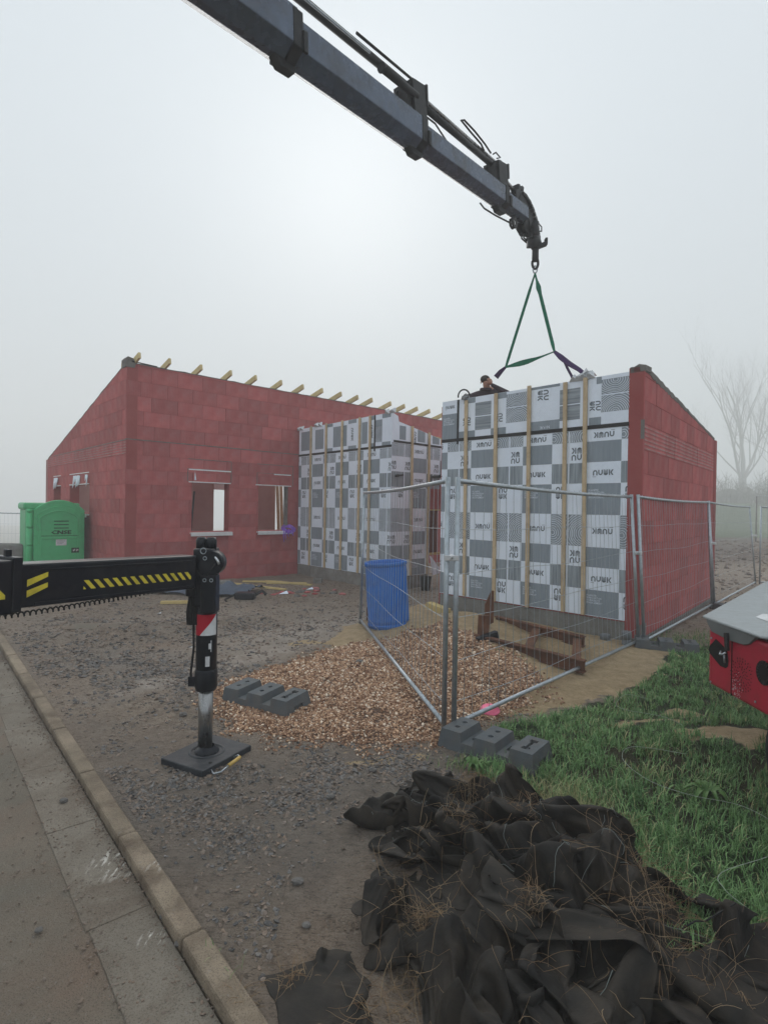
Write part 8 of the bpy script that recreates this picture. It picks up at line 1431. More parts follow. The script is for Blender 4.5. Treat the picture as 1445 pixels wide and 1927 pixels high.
1,5,1,4,-4,1,-6,-3,-1,-1,16,19,15,6,6,-9,-5,0,0,-1,5,2,-2,-4,2,5,3,10,8,-3,3,-3,-1,-6,6,-5,3,3,8,8,14,20,-7,2,3,2,5,8,5,-1,-13,4,13,13,7,6,5,1,0,-10,-8,-10,4,11,18,20,12,2,-5,-9,-7,0,10,3,7,1,-2,-6,4,6,-1,7,-5,1,-1,-2,4,3,-8,-2,6,7,8,10,20,23,1,-6,2,4,1,5,8,7,-13,11,14,11,7,5,8,3,-9,-5,-9,-12,8,18,16,15,12,-5,-9,-9,5,0,8,7,6,-5,-6,7,2,1,1,4,-3,-8,-4,-2,2,7,-2,-6,9,10,8,16,20,22,-8,-2,0,1,9,7,1,2,1,5,18,13,9,7,7,-2,-7,-13,-2,-8,3,26,18,14,2,-5,-16,-3,7,10,6,5,2,-6,-10,1,6,3,5,4,1,-9,-5,-1,2,3,-5,5,6,12,8,16,19,20,-14,1,1,12,9,10,7,-4,-1,4,14,14,12,9,7,-5,-10,-7,-12,4,6,24,16,10,-3,-8,-12,-3,12,13,14,-2,2,-3,-12,-5,3,0,10,7,2,-7,-1,0,-3,0,4,1,6,8,15,18,13,17,-21,3,5,23,15,7,10,5,-3,0,13,12,12,
4,6,-5,-10,-1,-12,-3,21,15,13,5,-3,-10,-4,6,7,14,12,7,-2,1,-14,-7,1,0,10,8,-2,-2,2,-5,7,-3,4,0,7,6,14,14,11,5,-23,2,15,27,24,9,3,7,0,3,12,9,14,-1,1,-1,-12,-2,-1,0,10,21,7,6,-5,-8,-2,12,15,9,11,10,-1,0,-17,-11,-4,10,7,12,4,-2,-5,-7,6,9,3,0,7,1,10,11,5,0,-25,4,21,31,24,22,4,-2,3,3,12,7,17,0,-9,3,-3,-12,0,9,11,15,7,5,4,-10,-3,16,17,13,4,15,2,-5,-17,-15,-2,14,6,6,6,-2,-10,-5,6,12,13,-1,7,0,0,7,3,-3,-22,10,23,28,28,26,10,-4,-1,6,17,6,7,9,-8,-6,4,-13,0,8,17,9,5,2,4,-2,10,10,11,13,12,12,11,-7,-11,-19,-7,6,-1,6,5,2,-3,-1,-3,12,8,5,8,8,-2,-5,-2,-3,-13,13,21,23,27,29,16,1,-1,12,9,7,2,12,-4,-8,-6,-2,-1,13,13,5,6,1,3,4,10,8,12,9,15,16,9,7,-10,-17,-12,-9,-6,7,6,0,-1,6,-3,3,12,6,7,9,5,-10,-12,-8,-208,6,2,
8,9,7,8,-7,-11,-8,-3,0,-3,5,1,1,-5,-2,-7,-4,0,-5,-5,-6,2,4,11,11,15,10,11,7,1,7,12,9,-2,-21,-18,-20,-10,-15,7,-1,5,4,12,-1,11,17,5,3,10,4,0,1,5,4,4,9,13,11,-6,-3,-1,-4,-2,0,-4,-3,-3,-7,-2,-5,-5,-4,-7,-4,-6,7,10,14,9,7,13,2,-3,7,11,5,3,-10,-15,-9,-10,-11,1,3,4,5,-2,15,7,7,13,4,8,1,-6,-1,3,6,0,17,17,19,7,2,-3,-3,-4,-5,-5,-7,-9,-4,-5,-4,-7,-7,-7,-9,1,4,11,12,13,2,2,4,-8,10,10,4,-1,2,-7,-6,-6,-5,-2,5,2,5,2,4,12,1,7,15,11,-5,-10,0,8,5,8,12,24,22,16,3,2,-2,-7,-11,-9,-12,-8,-6,-6,-7,-5,-6,-10,-7,-2,14,6,15,5,8,-9,-4,-7,7,8,8,-5,10,0,6,-3,2,-1,2,4,6,2,-3,6,4,11,2,7,8,3,-10,8,11,10,9,28,24,22,9,5,-4,-9,-12,-14,-12,-9,-9,-11,-9,-6,-4,-6,-6,-3,11,15,7,15,-1,-11,-11,-1,0,8,9,-1,6,9,12,6,7,3,3,0,4,-7,0,
-3,11,10,-1,-2,7,-15,-1,9,12,10,13,27,30,20,14,5,-8,-7,-13,-14,-13,-10,-13,-10,-4,-8,-8,-6,-4,9,7,13,9,8,-2,-11,-10,-13,0,4,3,12,15,9,18,14,12,6,1,1,-4,-6,-5,-2,5,8,-15,3,5,7,-5,6,8,16,14,25,24,24,17,-3,-5,-7,-12,-9,-15,-14,-9,-10,-6,-7,-6,-2,-4,14,10,10,7,5,-2,-12,-12,-15,-7,-3,10,10,18,12,19,23,20,5,0,-2,-7,-9,-9,2,0,-3,5,1,4,10,-6,-4,9,16,14,22,26,15,15,1,-9,-1,-8,-12,-15,-10,-7,-11,-5,-7,-4,-3,3,14,8,9,5,7,-4,-15,-6,-15,-7,-9,9,6,15,21,17,27,18,9,1,-9,-9,-7,-16,8,-9,10,4,0,8,-1,4,1,7,7,16,14,18,11,11,4,-2,1,-10,-11,-11,-10,-7,-7,-9,0,-1,-3,6,11,11,6,5,0,0,-6,-9,-11,-11,-12,8,9,16,14,10,28,16,10,1,-5,-10,-14,-9,8,-2,-1,15,-10,8,5,7,3,10,6,10,11,12,8,9,1,7,-4,-11,-9,-9,-9,-9,-4,-7,0,4,-1,7,
13,10,5,3,2,-8,-6,-5,-5,-7,-10,0,10,14,12,5,18,15,7,5,-1,-16,-6,-10,9,12,-4,6,-6,-2,19,10,3,3,6,6,4,8,7,1,7,-2,-10,-4,-6,-7,-7,-4,-7,-6,8,-3,6,15,10,9,1,4,1,-7,-10,-3,0,-1,-8,-1,5,12,8,4,6,10,10,1,-8,-4,-9,4,2,14,4,-3,2,-6,20,13,3,-2,6,0,1,6,-5,7,-6,-10,0,-5,-1,-6,-8,-4,1,1,-2,9,1,17,15,7,-5,4,2,-9,-4,-2,-2,0,-2,1,4,8,3,4,1,-6,10,3,-13,12,-4,3,12,5,-7,8,3,-3,18,5,9,-3,3,1,0,-3,-4,-10,-6,-2,-5,-2,-4,-3,-7,-2,5,8,-2,5,11,5,13,10,3,-1,0,-5,-4,-2,2,4,1,3,3,2,1,3,-6,-7,5,6,-10,5,12,-7,9,8,1,3,2,7,14,0,4,-5,8,3,-1,-8,-11,-2,-8,-9,-6,-7,-2,2,-7,6,5,4,5,8,12,4,5,6,5,4,-8,-1,-3,6,7,8,3,-1,5,-2,-3,2,-12,-8,1,8,-2,-4,17,1,-1,7,8,2,1,13,3,6,-6,-7,4,12,3,-7,-6,-13,-7,-10,-11,-8,-6,1,4,4,13,6,3,10,8,8,4,8,
3,1,-6,-2,4,6,8,6,4,2,1,-6,-2,-9,-4,-5,-6,5,8,-5,6,7,8,4,-1,4,13,15,1,1,2,-8,-5,13,11,3,-10,-10,-12,-15,-13,-10,-7,-2,8,8,11,14,5,13,9,-3,8,11,3,-3,-5,0,9,6,8,4,5,0,0,-2,-11,-13,-1,-2,-3,2,4,2,7,3,5,7,2,0,13,19,1,3,2,-10,-9,9,10,14,-3,-10,-14,-12,-14,-12,-7,-5,0,15,12,14,12,12,5,2,14,6,-1,-5,-5,3,14,7,7,-1,4,4,-2,-11,-10,-11,-8,4,0,1,6,3,5,1,5,3,-1,14,14,17,-6,6,11,-11,-9,-4,13,12,12,-2,-14,-15,-20,-12,-9,-5,6,12,13,18,10,10,8,6,12,-2,0,-7,-4,9,10,7,8,3,-4,-5,8,-11,-11,-10,-8,1,2,3,6,6,4,0,2,8,0,4,25,16,-1,9,8,-4,-10,-7,5,14,13,4,0,-14,-22,-16,-11,0,1,16,14,14,12,9,6,3,13,1,-5,-11,0,15,13,-3,8,4,-12,-10,11,1,-12,-10,-8,-5,3,9,9,7,3,-3,-5,10,10,4,16,22,3,8,8,2,-13,-6,8,8,12,11,2,-8,-22,-16,
-10,-2,3,11,14,16,9,6,2,3,6,6,-5,-10,-1,15,17,-2,3,1,-2,-6,-6,-2,-1,-13,-4,-4,3,8,10,6,-1,8,-8,4,13,11,8,9,5,6,10,3,-10,-2,4,9,6,10,-2,-2,-8,-15,-10,-6,7,4,14,9,9,8,0,6,-4,-4,1,-1,3,12,16,5,-6,3,4,-14,-13,-6,5,-5,-2,-5,6,10,12,-2,3,6,2,1,7,8,9,1,10,3,9,0,-3,4,5,5,0,4,-7,-3,1,-2,-6,-11,4,5,8,8,8,1,6,1,3,-6,-3,-1,4,13,15,4,1,-1,3,-6,-12,-12,-4,1,0,3,7,8,10,5,2,5,2,2,4,0,3,-3,5,5,10,6,0,-5,11,5,-4,-6,1,-6,1,0,-8,2,-5,5,6,4,7,5,1,6,-2,2,-10,6,3,5,14,10,2,1,0,2,-8,-9,-14,-4,3,7,9,7,7,12,5,5,3,-7,-4,3,-3,-13,11,1,3,13,-2,-10,9,9,-5,1,-3,-2,-3,0,-1,3,-3,2,3,1,1,-2,-3,-4,9,5,-3,11,9,5,8,7,4,1,-1,-1,3,-10,-9,-7,2,6,10,11,5,6,5,3,0,-5,1,2,-7,-16,12,-2,0,-3,8,-10,6,8,-3,2,1,-12,3,4,-1,5,-3,5,6,-1,-10,
-3,-9,-7,4,12,6,10,9,15,9,2,4,0,2,-4,2,-5,-6,-2,-6,4,9,12,10,3,7,-5,7,-1,-4,2,-7,-11,13,-2,-4,-2,-4,-5,0,14,6,-8,6,-7,-11,-1,8,6,0,9,6,-5,-12,-16,-8,-4,2,14,15,15,9,11,11,2,2,2,-5,0,-6,-5,5,3,-6,-3,10,8,4,10,6,5,-2,3,0,1,-6,-7,18,-5,-3,-6,0,-4,-9,6,7,3,1,1,-14,-1,1,4,5,9,6,-14,-11,-20,-13,-3,10,14,16,21,17,7,9,1,-6,-1,0,2,-3,-6,4,4,1,-9,7,6,0,11,1,8,2,-3,13,5,-2,-6,20,-4,-3,-12,-5,1,-9,-16,7,0,7,8,-8,1,-3,6,7,6,1,-12,-19,-17,-13,-2,12,14,19,22,17,13,9,1,-1,-14,0,3,-7,2,2,-1,6,-6,-1,6,-1,6,-2,5,7,1,8,14,8,-5,21,-2,-6,-14,-9,-4,-5,-11,-11,-8,1,10,4,0,1,6,9,5,3,-15,-19,-19,-8,1,10,15,18,22,18,16,8,3,-2,-12,-10,-3,0,1,1,4,3,0,-5,2,5,0,2,-1,6,6,5,14,12,5,20,0,-9,-10,-17,-4,-9,-12,-14,-7,-6,7,4,7,
7,1,2,10,1,-18,-15,-16,-5,4,6,18,18,19,16,15,12,4,1,-6,-24,-1,-1,-5,1,2,6,5,-4,3,-1,-1,4,6,-1,7,11,6,15,10,16,3,-6,-13,-17,-15,-12,-7,-16,-6,-2,-1,9,7,2,9,2,-1,-5,-9,-17,-8,-4,4,11,15,18,14,15,13,13,6,2,-5,-19,-12,-3,1,-3,-1,4,6,0,5,-5,-1,5,4,6,1,13,12,14,12,13,2,-1,-11,-17,-23,-21,-14,-3,-8,2,-2,6,5,9,9,-2,-4,-7,-9,-11,-5,1,7,11,11,17,10,13,11,11,7,6,-3,-9,-18,-12,-1,1,-1,5,-5,6,0,4,-2,-3,9,7,8,10,13,16,13,-3,2,-9,-4,-1,-17,-25,-15,-8,-7,2,1,3,4,6,8,1,-8,-10,-4,-6,-3,4,8,12,9,12,9,4,10,14,4,10,2,-4,-18,-12,-7,2,2,1,-2,-5,3,-3,4,5,6,8,12,12,12,14,16,-5,-5,-8,-7,10,-1,-20,-18,-13,-6,-5,7,4,-1,6,5,5,-9,-8,-4,1,-6,11,6,11,5,10,11,1,2,13,9,9,2,3,-11,-12,-12,2,0,-4,-1,-3,-4,1,5,5,8,7,13,20,13,14,
11,-10,-12,-4,11,10,2,-14,-19,-17,-6,-5,2,2,6,3,6,3,-5,-7,-5,-5,2,7,9,7,12,3,9,5,-1,3,10,13,9,5,-5,-8,-11,-5,2,-5,-6,-6,-1,0,2,5,10,9,20,16,17,14,10,-8,4,6,7,1,-6,-11,-10,-13,-10,-6,6,1,5,3,-2,6,-1,-6,-8,-6,4,10,10,4,8,11,3,5,2,1,8,10,9,11,0,-5,-9,-8,1,-5,-12,-2,-7,2,0,8,10,11,19,22,19,11,7,6,9,6,1,4,-7,-7,-9,-14,-7,-4,-1,5,2,0,-1,-5,4,-7,-4,-4,7,2,9,14,13,5,11,1,0,-2,4,8,12,11,6,-5,-4,-10,-1,-5,-13,-8,-5,-4,9,9,13,16,17,24,15,7,0,13,9,5,-8,-2,0,-7,-3,-11,-5,1,-4,1,0,-1,-4,-5,-5,-3,-6,7,7,6,6,11,14,10,10,4,-1,-7,1,8,9,10,11,-6,-2,-7,-4,-5,-10,-14,-2,-5,5,17,16,18,19,17,15,4,-4,18,1,2,-4,-7,0,-6,-1,-8,0,-2,-1,-2,-2,-3,-4,-8,-5,-3,-4,2,10,12,10,6,10,13,10,8,-2,-10,-3,2,11,10,11,0,-1,-7,-3,-7,
-7,-15,-2,-2,11,13,13,24,15,16,9,-1,-8,11,8,-1,-2,-10,-9,-2,-5,-2,-3,0,-2,-2,-5,-2,-10,1,-8,-3,-2,1,10,17,8,9,8,8,9,13,-5,-9,-5,1,6,9,7,6,-2,-10,0,0,-5,-9,-5,2,12,18,17,17,18,6,2,-7,-12,19,5,2,-8,-11,-7,-8,-5,-3,3,-4,-3,-4,-6,-4,-8,-5,-4,3,-2,7,8,13,14,8,6,7,1,10,-2,-5,-5,6,-5,2,5,-1,0,3,6,2,-3,-6,3,7,8,9,23,10,11,7,-4,-12,-12,14,4,-1,-8,-6,-9,-11,-10,1,-1,-2,-4,-5,-9,-6,-4,-3,-5,-1,9,8,10,9,10,8,8,7,4,4,-2,-7,-7,9,-4,-1,-6,3,8,-2,9,3,3,3,8,2,13,7,15,10,9,-6,-5,-13,-14,11,-2,0,-5,-9,-6,-9,-9,-2,-5,1,-7,-8,-9,-4,0,-8,-5,6,8,10,9,10,9,6,3,8,9,3,-2,-4,-5,0,-2,-1,-7,7,-4,0,9,8,8,13,6,-2,15,9,9,12,-1,-10,-11,-12,1,6,0,-2,-8,-4,-6,-6,-9,-5,-4,-3,-7,-8,-6,-6,-5,-1,-1,5,10,10,10,9,5,4,2,12,8,2,0,-3,
-7,0,-5,-4,-4,6,-8,-2,12,12,10,20,2,-2,13,12,5,6,-5,-13,-11,-6,8,5,1,-6,-8,-3,-3,-6,-3,-6,-5,-4,-5,-10,-9,-6,0,1,2,3,12,9,7,7,9,1,7,6,7,0,0,-7,1,-6,-4,-3,-5,-4,2,-6,11,15,12,20,5,3,11,8,-4,-4,-4,-4,-4,0,0,11,-6,-8,-4,-4,-2,-1,-1,-4,-7,-4,-5,-9,-9,-8,2,5,0,8,5,7,5,8,12,3,4,8,0,-1,1,-9,1,-5,-4,-4,-9,-4,-3,0,10,14,15,20,8,8,0,10,-5,-4,-3,-2,3,-1,-3,6,-7,-3,-5,-3,-3,2,0,-4,-3,-12,-1,-8,-13,-12,11,-1,3,3,4,9,8,9,9,9,3,3,0,-1,-2,-5,0,-3,-9,-6,-4,-7,-6,-1,12,15,14,11,12,5,9,-4,5,2,-4,2,-4,3,3,10,-5,-3,-2,-1,-4,1,-3,-5,-8,-8,-5,-6,-11,-12,-3,11,2,-5,10,10,11,11,9,8,6,0,-5,-1,-3,-1,2,0,-8,-8,-3,-11,-7,-1,8,8,14,13,5,9,5,4,8,-2,9,-3,4,-1,-2,14,-4,-4,-6,7,-3,-7,-8,-4,-2,-11,-8,-8,-7,-11,-8,3,10,-3,12,
13,12,8,11,6,2,-3,0,-3,-7,6,2,3,-5,-11,-1,-12,-9,-9,3,9,11,9,7,4,3,5,7,8,14,7,7,-5,-12,12,-5,-6,-4,6,3,-7,-13,-4,-5,-10,-10,-10,-9,-10,-8,4,5,7,10,15,13,8,9,7,2,-6,-3,-3,-3,0,2,8,-6,-9,-6,-11,-9,-1,1,4,3,4,7,3,10,6,15,16,11,6,1,-10,-5,12,-5,-7,-8,7,5,-3,-12,-8,-6,-12,-15,-10,-14,-11,-4,9,3,8,12,16,16,7,12,4,-2,-4,-9,0,1,-5,3,1,-1,-9,-6,-10,-10,5,3,1,-1,6,2,11,12,16,10,13,8,-1,-6,-4,7,7,-10,-6,-6,3,7,5,-9,-16,-9,-15,-14,-13,-12,-6,-3,8,9,8,17,15,13,10,6,3,-4,-8,-9,-3,4,5,1,-2,-3,-8,-8,-9,-4,-10,0,7,8,5,9,13,14,10,8,8,9,-8,-12,5,10,8,-18,-14,-3,9,7,9,-2,-16,-14,-16,-16,-15,-14,-6,4,8,10,12,19,13,10,12,6,-1,-6,-9,-8,3,6,3,2,-5,-4,-8,-8,-11,-5,-10,-4,9,3,9,14,17,14,9,8,7,-4,-9,4,-4,15,4,-13,-17,
-3,10,6,9,3,-12,-19,-18,-19,-18,-9,-2,1,8,11,13,20,14,10,8,3,2,-7,-12,-6,8,9,5,-2,-6,-5,-10,-14,-12,-9,-5,-4,10,6,8,16,13,16,12,-2,3,2,-13,6,11,1,2,-12,-17,8,9,6,3,8,-7,-19,-21,-22,-17,-9,-4,1,6,14,16,17,15,5,11,2,-2,-12,-10,-5,9,10,8,5,-7,-11,-10,-14,-18,-14,-4,2,9,9,7,13,17,14,10,-9,-4,10,-5,-5,19,12,10,-12,-9,8,1,9,5,3,-9,-8,-21,-24,-18,-12,-5,3,2,17,17,14,11,6,11,-1,-8,-12,-7,4,3,16,8,4,-3,-14,-11,-18,-18,-14,-6,4,11,12,7,5,8,14,12,-6,-7,12,4,-3,6,20,4,-11,4,7,-5,3,8,5,-6,-9,-15,-23,-18,-17,-4,1,1,14,17,9,13,5,9,2,-14,-9,-8,12,7,16,8,3,0,-13,-12,-16,-22,-16,-5,1,12,11,9,7,5,1,7,-1,-4,9,8,6,1,6,0,0,7,-2,-10,7,8,10,-6,-7,-15,-21,-13,-17,-10,3,1,7,18,6,12,5,-3,1,-11,-1,-2,7,13,14,16,1,2,-10,
-9,-16,-22,-22,-4,1,11,9,5,8,5,-3,-8,9,-2,8,10,5,10,-6,-3,11,5,-4,-10,-1,9,2,10,0,-10,-18,-19,-14,-5,-5,2,3,5,14,3,1,-6,4,1,2,0,5,19,12,12,4,-3,-4,-8,-10,-21,-26,-11,5,8,7,5,7,5,1,-6,4,-1,-2,9,9,8,8,4,9,4,-4,-9,-6,13,2,4,10,-5,-17,-15,-14,-10,2,-5,3,4,1,3,-1,-4,-1,2,5,8,15,12,17,10,5,-6,-5,0,-3,-20,-25,-26,-5,13,7,5,7,2,8,-2,-1,4,-9,4,9,16,-3,0,7,4,4,3,1,-8,-4,0,8,11,-5,4,-7,1,-3,7,-1,1,1,3,-1,-2,-3,10,7,-1,3,5,-7,-2,-10,-10,-7,1,7,-7,-5,8,5,-17,1,7,7,7,3,6,5,2,0,-3,-9,0,6,27,3,2,1,-10,-7,-3,-9,3,11,6,4,-6,0,2,2,3,3,-4,-2,2,4,-1,-7,12,5,2,5,0,-5,-2,-11,-8,-8,5,-4,-4,-4,0,5,-11,-1,8,5,6,5,2,3,0,0,-1,-3,-4,11,21,2,-1,-1,-14,-10,-7,-6,-2,8,8,-3,2,5,5,2,0,2,-4,-3,3,0,1,-1,7,8,2,2,-2,-8,-5,-4,-5,
-3,1,-5,-6,-6,-3,-4,0,-1,3,7,5,5,-5,3,2,-3,-4,4,12,24,13,5,1,-6,-12,-18,-7,-10,1,-1,6,4,3,3,4,6,6,-2,1,-7,-4,7,-1,3,8,5,0,1,-6,-5,1,-4,-6,-4,6,-7,-8,-3,-8,-9,3,-2,4,-3,7,5,-5,-2,8,0,-2,13,22,22,16,3,3,-6,-14,-20,-12,-15,0,-1,0,9,8,2,2,5,7,1,1,-5,-10,2,8,7,10,2,0,-6,-4,-4,-2,6,-6,-1,0,0,-12,-12,-4,-7,-1,-2,4,-7,0,1,-4,2,6,7,8,20,24,23,11,6,4,-7,-17,-21,-18,-11,-10,-1,6,6,6,1,7,9,5,0,-2,-8,-7,0,13,10,3,9,-2,-4,-7,-6,5,2,1,-2,0,-7,-7,-7,-9,-8,-9,4,-2,-3,-1,1,-2,2,7,8,18,23,28,15,13,-7,-2,-2,-7,-23,-17,-17,-8,0,3,4,8,5,8,10,1,-3,-6,-5,-3,4,9,13,-4,2,-1,3,-5,-1,2,4,7,0,-4,-5,-3,-7,-11,-14,-6,-4,1,2,-2,0,-3,-5,8,17,25,24,25,16,-8,-3,-9,-4,0,-13,-16,-10,-11,-1,2,-4,9,11,7,5,2,-8,-5,-9,9,5,12,5,-3,5,
-2,-8,1,6,6,-2,8,5,2,-3,-8,-9,-9,-19,-3,-3,-2,3,-1,-4,-11,1,17,24,26,24,20,11,-14,-2,-10,-2,5,-6,-7,-9,-12,-2,2,2,12,7,-1,1,-1,-3,-8,-6,9,7,8,8,1,-4,5,-4,-4,4,4,3,4,8,6,2,-10,-12,-7,-19,-9,2,1,-5,-7,-6,-4,15,21,28,24,20,12,6,-22,8,-6,-7,8,7,-2,-9,-4,0,4,9,4,-1,-2,-8,3,-2,-9,0,3,5,9,-3,4,-4,-1,4,1,4,4,4,5,1,6,8,-4,-11,-10,-14,-14,0,-5,-8,-9,1,10,20,25,23,25,15,7,-3,0,1,-6,-7,6,10,9,-3,3,5,7,4,-2,-3,-5,-8,-6,-3,-2,3,1,5,10,-6,-10,-7,1,5,7,9,5,7,-2,0,4,7,4,-11,-11,-14,-13,-8,-5,-6,-5,14,17,22,27,19,20,9,-2,-6,9,-9,-10,-5,1,12,14,8,9,9,3,0,-3,-5,-6,-9,-2,-6,-1,1,3,-4,0,-5,-8,-9,-3,9,7,8,6,11,-2,3,5,6,2,-6,-11,-9,-12,-8,-11,1,7,12,25,23,18,18,20,1,-11,-15,-2,-9,-8,-6,-5,14,14,18,12,8,10,-5,-3,-1,
-5,-9,-10,0,-3,-6,4,-1,-12,-15,-6,-7,1,9,12,11,5,11,0,2,1,6,3,-6,-10,-9,-6,-2,-3,2,10,16,20,22,17,13,7,-7,-11,-19,-4,-6,-10,-6,-4,9,18,15,20,15,7,1,-5,-3,1,-10,-10,-7,-6,-2,-5,-11,-9,-24,-1,2,2,11,14,11,13,-4,6,4,-6,2,1,-1,-9,-10,-2,10,1,5,12,17,11,24,22,8,-6,-8,-22,-17,3,-13,-9,-4,-8,6,17,22,18,19,11,2,-1,-3,-6,-9,-4,-9,-10,-5,-6,-17,-20,-15,1,5,6,12,14,13,8,5,-5,-3,-4,-1,1,-3,-7,-3,7,10,10,8,8,21,19,13,9,9,-12,-13,-13,-26,9,-16,-13,-7,-8,4,13,19,23,21,18,4,5,-5,-8,-11,-7,-10,-9,-9,-8,-26,-23,-8,13,3,8,16,9,10,1,11,2,-8,-12,-7,6,-5,-4,-1,12,12,9,13,13,14,18,16,7,1,-10,-19,-19,-14,11,-18,-16,-8,-4,-4,10,15,21,20,22,14,-2,-6,-3,-10,-9,-8,-8,-13,-23,-25,-11,-3,11,3,14,11,17,14,-5,-3,0,-7,-5,-4,
-4,0,2,-2,3,10,13,13,14,14,18,13,4,-1,-11,-10,-16,-22,18,-19,-22,-11,-2,-6,4,12,16,19,22,19,2,-8,-8,-1,-9,-7,-12,-22,-22,-20,-10,2,7,10,11,13,12,13,5,-3,-4,-8,-2,-7,-5,-4,3,-3,-5,10,13,12,13,18,16,10,3,1,-12,-14,-5,-14,21,-19,-22,-18,-8,-2,-1,9,9,19,20,15,1,-2,-5,-2,-9,-10,-14,-20,-23,-15,-9,4,3,16,15,9,12,11,3,10,-4,-8,-5,-8,-7,-13,-5,4,-6,6,13,10,14,16,15,8,3,-3,-2,-15,-8,-4,22,-19,-21,-19,-13,-7,-10,5,11,11,11,11,5,0,-1,1,-2,-15,-18,-17,-22,-12,0,4,3,10,15,14,16,6,-1,13,8,-9,-9,-10,-8,-10,-15,-5,0,0,9,11,11,14,12,9,1,3,-4,-3,-9,0,18,-13,-22,-16,-16,-17,-14,-12,2,6,10,10,10,2,5,-1,2,-9,-18,-20,-13,-10,0,0,8,7,13,15,9,13,5,10,7,1,-13,-5,-12,-14,-14,-8,-10,-2,5,9,6,12,13,8,4,3,0,5,-2,3,8,-5,
-15,-15,-15,-20,-24,-17,-9,-5,7,6,9,10,4,-1,4,-7,-12,-12,-13,-2,1,2,5,7,7,8,13,8,4,14,12,6,-9,-5,-12,-15,-13,-13,-10,-11,-3,4,7,10,8,8,5,9,3,6,8,7,6,-4,-5,-12,-19,-25,-21,-22,-18,-12,1,8,9,11,-3,3,-6,2,-6,-7,-3,-2,3,3,4,4,4,3,7,12,9,10,10,13,-7,-11,-10,-8,-9,-12,-14,-12,-10,-4,5,5,8,9,8,12,8,6,12,9,1,5,-9,-10,-19,-23,-19,-19,-20,-21,-9,6,13,1,6,4,-7,-1,-3,5,5,1,2,5,0,2,-3,-1,0,8,5,10,14,15,10,-12,-12,-17,-10,-3,-13,-11,-9,-10,-5,0,7,6,7,16,19,10,9,17,1,-2,2,-12,-16,-16,-23,-12,-19,-24,-15,-5,1,6,19,-3,-9,-1,3,11,11,10,1,1,2,-1,-4,-10,-6,-1,7,5,12,20,14,0,-8,-15,-10,-16,4,-12,-13,-12,-10,-7,3,-2,10,15,21,25,7,26,-11,5,-2,-3,-8,-14,-18,-13,-15,-25,-16,-11,-3,0,10,-1,-5,1,6,16,16,6,8,3,-2,-5,-6,
-11,-15,-7,-1,8,15,17,19,15,-6,-11,-13,-14,-1,-1,-17,-14,-8,-9,-11,-1,8,12,21,27,22,22,-13,6,3,-6,3,-8,-14,-15,-4,-20,-25,-11,-10,-7,-2,7,1,-1,8,16,21,6,11,2,-3,-9,-15,-11,-14,-10,0,6,12,16,17,15,5,2,-12,-12,-9,5,-10,-13,-11,-10,-15,-7,7,11,16,27,25,19,-12,9,5,-2,-4,2,-5,-11,-9,-4,-22,-22,-24,-5,-8,1,7,6,11,14,15,15,11,4,-11,-10,-12,-13,-14,-13,-11,12,12,11,17,11,11,11,-5,-10,-8,5,-1,-11,-12,-12,-16,-8,-2,11,18,20,19,21,-14,11,4,-1,10,-3,-3,-8,-3,-4,-15,-17,-12,-18,-14,-3,4,6,8,19,13,15,8,5,-11,-15,-8,-13,-15,-11,-13,2,10,0,15,27,16,10,8,-5,-9,0,3,-15,-10,-4,-13,-9,-3,1,18,13,16,15,-15,14,4,6,16,-3,-3,-6,-5,-5,-8,-15,-18,-12,-9,-5,3,2,6,13,14,13,8,0,-15,1,-13,-12,-15,-9,-5,-11,2,0,8,29,24,15,
9,8,-7,-4,4,-12,-7,-4,-7,-8,-8,-1,6,15,7,7,-14,17,14,7,15,-5,-4,-1,-3,-10,-1,-16,-7,-14,-11,-6,-3,8,4,8,13,9,3,1,-11,-3,-6,-14,-10,-8,-6,-4,-8,-1,-3,20,22,23,18,14,3,-2,0,-7,-4,-6,-14,-3,-4,-4,2,-1,6,4,-11,15,18,18,9,-7,-3,-1,2,-9,2,-11,-11,-15,-8,-4,-3,3,4,2,8,10,5,-5,1,-9,0,-13,-7,-8,-13,-3,0,-7,-8,15,12,23,25,18,15,7,-4,-1,-7,-5,-9,-7,-8,-1,-7,-7,-2,0,-4,12,17,14,12,1,-5,-1,0,-8,4,-5,-4,-14,-5,-6,-5,1,1,-1,5,2,4,4,-1,-11,0,-3,-4,-11,-9,-7,-8,-7,-1,8,1,22,31,22,18,13,4,-4,-4,-5,-9,-13,-6,-6,-9,-14,-11,1,4,15,14,1,7,8,-3,7,-4,-10,0,5,-6,-8,-7,-3,-7,0,1,-7,4,2,2,-2,0,-8,0,5,-2,-6,-12,-10,-3,-7,-7,-5,7,16,31,29,23,14,9,0,-3,-9,-8,-13,-15,-13,-8,-17,-13,2,11,5,5,0,9,7,0,1,1,-2,-1,-2,-6,-1,0,-9,
